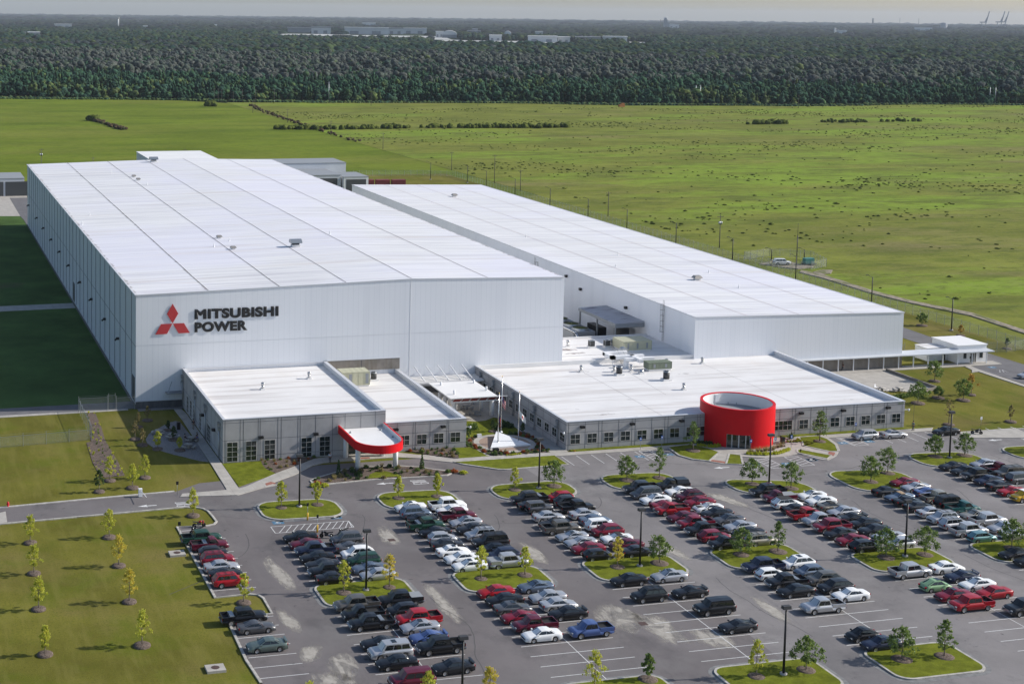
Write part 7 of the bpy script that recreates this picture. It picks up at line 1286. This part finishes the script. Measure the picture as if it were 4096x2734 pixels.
hn=smooth_noise(X,Y,33,4.)*1.6; h=hn+np.where(old,RN.normal(17,2.8,n),RN.normal(10.5,2.4,n)+np.clip(fr/60,0,3)); h=np.minimum(h,3.5+fr*.42+RN.normal(0,1.8,n)); h=np.maximum(h,2.2); w=np.where(old,RN.normal(5.6,1.3,n),RN.normal(3.7,.9,n)); w=np.clip(w,1.6,9)
# pines: jagged tiered cones ; broadleaf: lumpy crowns made of several lobes
pine=(~old)&(RN.uniform(0,1,n)<.55)
cone=[(0,0,1.0)]; 
for j,(z_,r_) in enumerate(((.78,.34),(.74,.20),(.5,.66),(.46,.42),(.2,1.0),(.0,.55))):
    for i in range(7): a=2*math.pi*(i+.5*(j%2))/7; cone.append((r_*math.cos(a),r_*math.sin(a),z_))
CV=np.array(cone); cf=[(0,1+i,1+(i+1)%7) for i in range(7)]
for j in range(5):
    for i in range(7): a,b=1+j*7+i,1+j*7+(i+1)%7; c_,d_=a+7,b+7; cf+=[(a,c_,b),(b,c_,d_)]
CF=np.array(cf)
q=pine; P=np.stack([X[q],Y[q],np.maximum(h[q]*.12,.3)-.3],-1); scatter('forest',P,np.stack([w[q]*.85,h[q]*.92],-1),[FM],tint=np.clip(tn[q]+RN.normal(0,.06,q.sum()),0,1),base=CV,faces=CF,jit=.16)['kind']='stuff'
q=~pine; PX,PY,PH,PW,PT=X[q],Y[q],h[q],w[q],tn[q]; m=len(PX); LP=[];LS=[];LT=[]
for k_ in range(6):
    a=RN.uniform(0,6.28,m); rr=PW*RN.uniform(.15,.75,m)*(k_>0); sc_=PW*np.where(k_==0,.72,RN.uniform(.38,.65,m)); LP.append(np.stack([PX+rr*np.cos(a),PY+rr*np.sin(a),np.where(k_==0,PH-sc_,PH*RN.uniform(.35,.95,m)-sc_*.4)-.3],-1)); LS.append(np.stack([sc_,sc_*RN.uniform(.75,1.05,m)],-1)); LT.append(np.clip(PT+RN.normal(0,.05,m),0,1))
LP.append(np.stack([PX,PY,PH*.3],-1)); LS.append(np.stack([PW*.7,PH*.3],-1)); LT.append(PT*.3)
scatter('forest',np.concatenate(LP),np.concatenate(LS),[FM],tint=np.concatenate(LT),jit=.28)['kind']='stuff'
# undergrowth verge at the forest foot
XX=RN.uniform(-100,1500,5200); YY=edgeY(XX)-RN.uniform(-4,9,5200)*(1+.8*np.sin(XX/37))+2; ss=RN.uniform(.5,1.9,5200); scatter('forest_verge',np.stack([XX,YY,ss*.2-.3],-1),np.stack([ss,ss*.85],-1),[FM],tint=RN.uniform(.3,.6,5200),jit=.3)['kind']='stuff'
def clear_far(X,Y):
    ok=np.ones(len(X),bool)
    for kind,fx,fy,fw,fh,l in FAR:
        d=math.hypot(fx-CX,fy-CY); ux,uy=(fx-CX)/d,(fy-CY)/d; al=(X-CX)*ux+(Y-CY)*uy; la=np.abs((X-CX)*uy-(Y-CY)*ux); gap=.23*d if kind=='strip' else (.12*d if kind in('block','arch') else .03*d)
        ok&=~((al>d-gap)&(al<d+60)&(la<fw/2*1.02+10))
    return ok
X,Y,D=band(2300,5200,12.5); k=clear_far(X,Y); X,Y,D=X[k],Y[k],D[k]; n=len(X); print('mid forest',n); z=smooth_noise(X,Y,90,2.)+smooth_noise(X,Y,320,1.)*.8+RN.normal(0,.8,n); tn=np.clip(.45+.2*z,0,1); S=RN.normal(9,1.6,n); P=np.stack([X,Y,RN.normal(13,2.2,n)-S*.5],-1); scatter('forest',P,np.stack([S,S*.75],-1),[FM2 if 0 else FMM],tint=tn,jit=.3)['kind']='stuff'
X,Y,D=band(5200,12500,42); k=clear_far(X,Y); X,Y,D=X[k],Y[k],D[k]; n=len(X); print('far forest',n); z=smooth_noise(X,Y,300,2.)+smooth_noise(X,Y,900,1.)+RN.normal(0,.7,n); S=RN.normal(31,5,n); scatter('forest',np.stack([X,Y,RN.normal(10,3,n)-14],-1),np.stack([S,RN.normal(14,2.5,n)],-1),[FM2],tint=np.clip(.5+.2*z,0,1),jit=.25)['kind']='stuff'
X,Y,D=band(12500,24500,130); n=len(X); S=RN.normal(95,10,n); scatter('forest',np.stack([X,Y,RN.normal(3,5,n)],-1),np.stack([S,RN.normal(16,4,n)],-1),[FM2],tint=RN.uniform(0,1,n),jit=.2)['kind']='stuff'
# forest floor canopy just below crowns is the ground itself
# ---------------- far structures ----------------
mat('farwhite',(.62,.62,.62),.7,var=.1,vscale=.02); mat('fargrey',(.28,.29,.31),.8,var=.15,vscale=.02); mat('fardark',(.08,.085,.09),.8); mat('apron',(.42,.42,.40),.9,var=.2,vscale=.01)
for kind,x,y,wd,h,l in FAR:
    a=math.atan2(x-CX,y-CY); rz=-a; zb=10
    if kind=='strip':
        mb=MB(); mb.box(-wd/2,wd/2,-620,160,-.5,.3); o=mb.build('airfield_apron',M['apron'],None,(x,y,-.5)); o.rotation_euler=(0,0,rz); struct(o); continue
    cat={'tower':'control tower','block':'building','arch':'hangar','plant':'industrial plant','chimney':'chimney','watertower':'water tower','dome':'tank building','mast':'mast','crane':'crane'}[kind]
    t=empty({'block':'warehouse','arch':'hangar','dome':'tank_building','plant':'industrial_plant','watertower':'water_tower','crane':'quay_crane','tower':'control_tower','mast':'radio_mast'}.get(kind,kind),(x,y,0),rz,l,cat)
    H_=h+11
    if kind=='block':
        wm=M['farwhite'] if 'white' in l or 'pale' in l else M['fargrey']; mb=MB(); mb.box(-wd/2,wd/2,-0,60,0,H_*.92); mb.build('wall',M['farwhite'] if ('pale' in l or 'white' in l) else M['fargrey'],t); mb=MB(); mb.box(-wd/2-1,wd/2+1,-2,62,H_*.92,H_+1.5); mb.build('roof',M['farwhite'] if 'grey' not in l else M['fargrey'],t)
        mb=MB()
        for i in range(2): xx=-wd/2+wd*(.12+.5*i); mb.box(xx,xx+wd*.2,-.6,-.2,0,H_*.5)
        mb.build('doorway',M['fargrey'],t)
    elif kind=='arch':
        mb=MB(); k=10; pr=[(-wd/2*math.cos(math.pi*i/k),10+(h+4)*math.sin(math.pi*i/k)) for i in range(k+1)]; mb.add([(a_,0,b_) for a_,b_ in pr]+[(a_,80,b_) for a_,b_ in pr],[(i,i+1,k+2+i,k+1+i) for i in range(k)]+[tuple(range(k,-1,-1)),tuple(range(k+1,2*k+2))]); mb.build('roof',M['farwhite'],t); mb=MB(); mb.box(-wd/2,wd/2,0,80,0,10); mb.build('wall',M['fargrey'],t)
    elif kind=='tower': mb=MB(); mb.tube((0,0,0),(0,0,H_*.84),wd*.30,wd*.26,12); mb.build('shaft',M['farwhite'],t); mb=MB(); mb.tube((0,0,H_*.84),(0,0,H_*.88),wd*.3,wd*.5,12); mb.tube((0,0,H_*.94),(0,0,H_*.97),wd*.52,wd*.45,12); mb.build('deck',M['farwhite'],t); mb=MB(); mb.tube((0,0,H_*.88),(0,0,H_*.94),wd*.44,wd*.5,12); mb.build('cab_glass',M['fardark'],t)
    elif kind=='plant':
        mb=MB(); mb.box(-wd*.4,wd*.2,-20,20,0,H_*.75); mb.box(wd*.2,wd*.5,-20,20,0,H_*.5); mb.box(-wd*.3,wd*.05,-15,15,H_*.75,H_*.9); mb.build('wall',M['fargrey'],t); mb=MB(); [mb.tube((wd*a_,0,H_*.4),(wd*a_,0,H_*b_),wd*.05,n=8) for a_,b_ in ((-.35,1.0),(-.1,1.02),(.12,.97))]; mb.build('stack',M['farwhite'],t)
    elif kind=='chimney': mb=MB(); mb.tube((0,0,0),(0,0,H_),wd*.55,wd*.42,10); mb.build('stack',M['fardark'],t)
    elif kind=='watertower':
        mb=MB(); mb.lathe([(0,H_),(wd*.4,H_*.97),(wd*.5,H_*.88),(wd*.35,H_*.78),(0,H_*.76)],n=12); mb.build('tank',M['farwhite'],t); mb=MB(); [mb.tube((wd*.35*math.cos(q),wd*.35*math.sin(q),0),(wd*.3*math.cos(q),wd*.3*math.sin(q),H_*.8),1.2,n=6) for q in (0,1.57,3.14,4.71)]; mb.build('leg',M['farwhite'],t)
    elif kind=='dome': mb=MB(); mb.lathe([(wd/2,0),(wd/2,H_*.85),(wd*.35,H_*.97),(0,H_)],n=16); mb.build('wall',M['fargrey'],t)
    elif kind=='mast': mb=MB(); mb.tube((0,0,0),(0,0,H_),max(wd*.5,3),2,5); mb.build('lattice',M['fargrey'],t)
    elif kind=='crane':
        r=3.2; mb=MB(); z1=H_*.42
        for sx in (-.28,.12):
            for sy in (-10,10): mb.tube((wd*sx,sy,0),(wd*sx,sy,z1),r,n=5)
        mb.tube((wd*-.28,0,z1*.5),(wd*.12,0,z1*.5),r,n=5); mb.tube((wd*.12,0,z1),(wd*.2,0,H_*.62),r,n=5); mb.build('leg',M['fargrey'],t)
        mb=MB(); mb.tube((-wd*.5,0,z1),(wd*.2,0,z1),r*1.3,n=5); mb.build('girder',M['fargrey'],t); mb=MB(); mb.tube((wd*.16,0,z1),(wd*.42,0,H_),r*1.2,n=5); mb.tube((wd*.02,0,z1),(wd*.2,0,H_*.66),r,n=5); mb.tube((wd*.2,0,H_*.66),(wd*.36,0,H_*.9),r*.6,n=4); mb.build('boom',M['fargrey'],t)
mb=MB(); mb.box(-2.5,2.5,-1.2,1.2,0,2.2); mb.box(-.5,2.3,-1.1,1.1,2.2,3.2); o=mb.build('tractor',mat('orange',(.35,.13,.03),.7),None,(545,856,-.3)); tag(o,'small orange machine parked at the forest edge','machine')
EOF_MARK=1
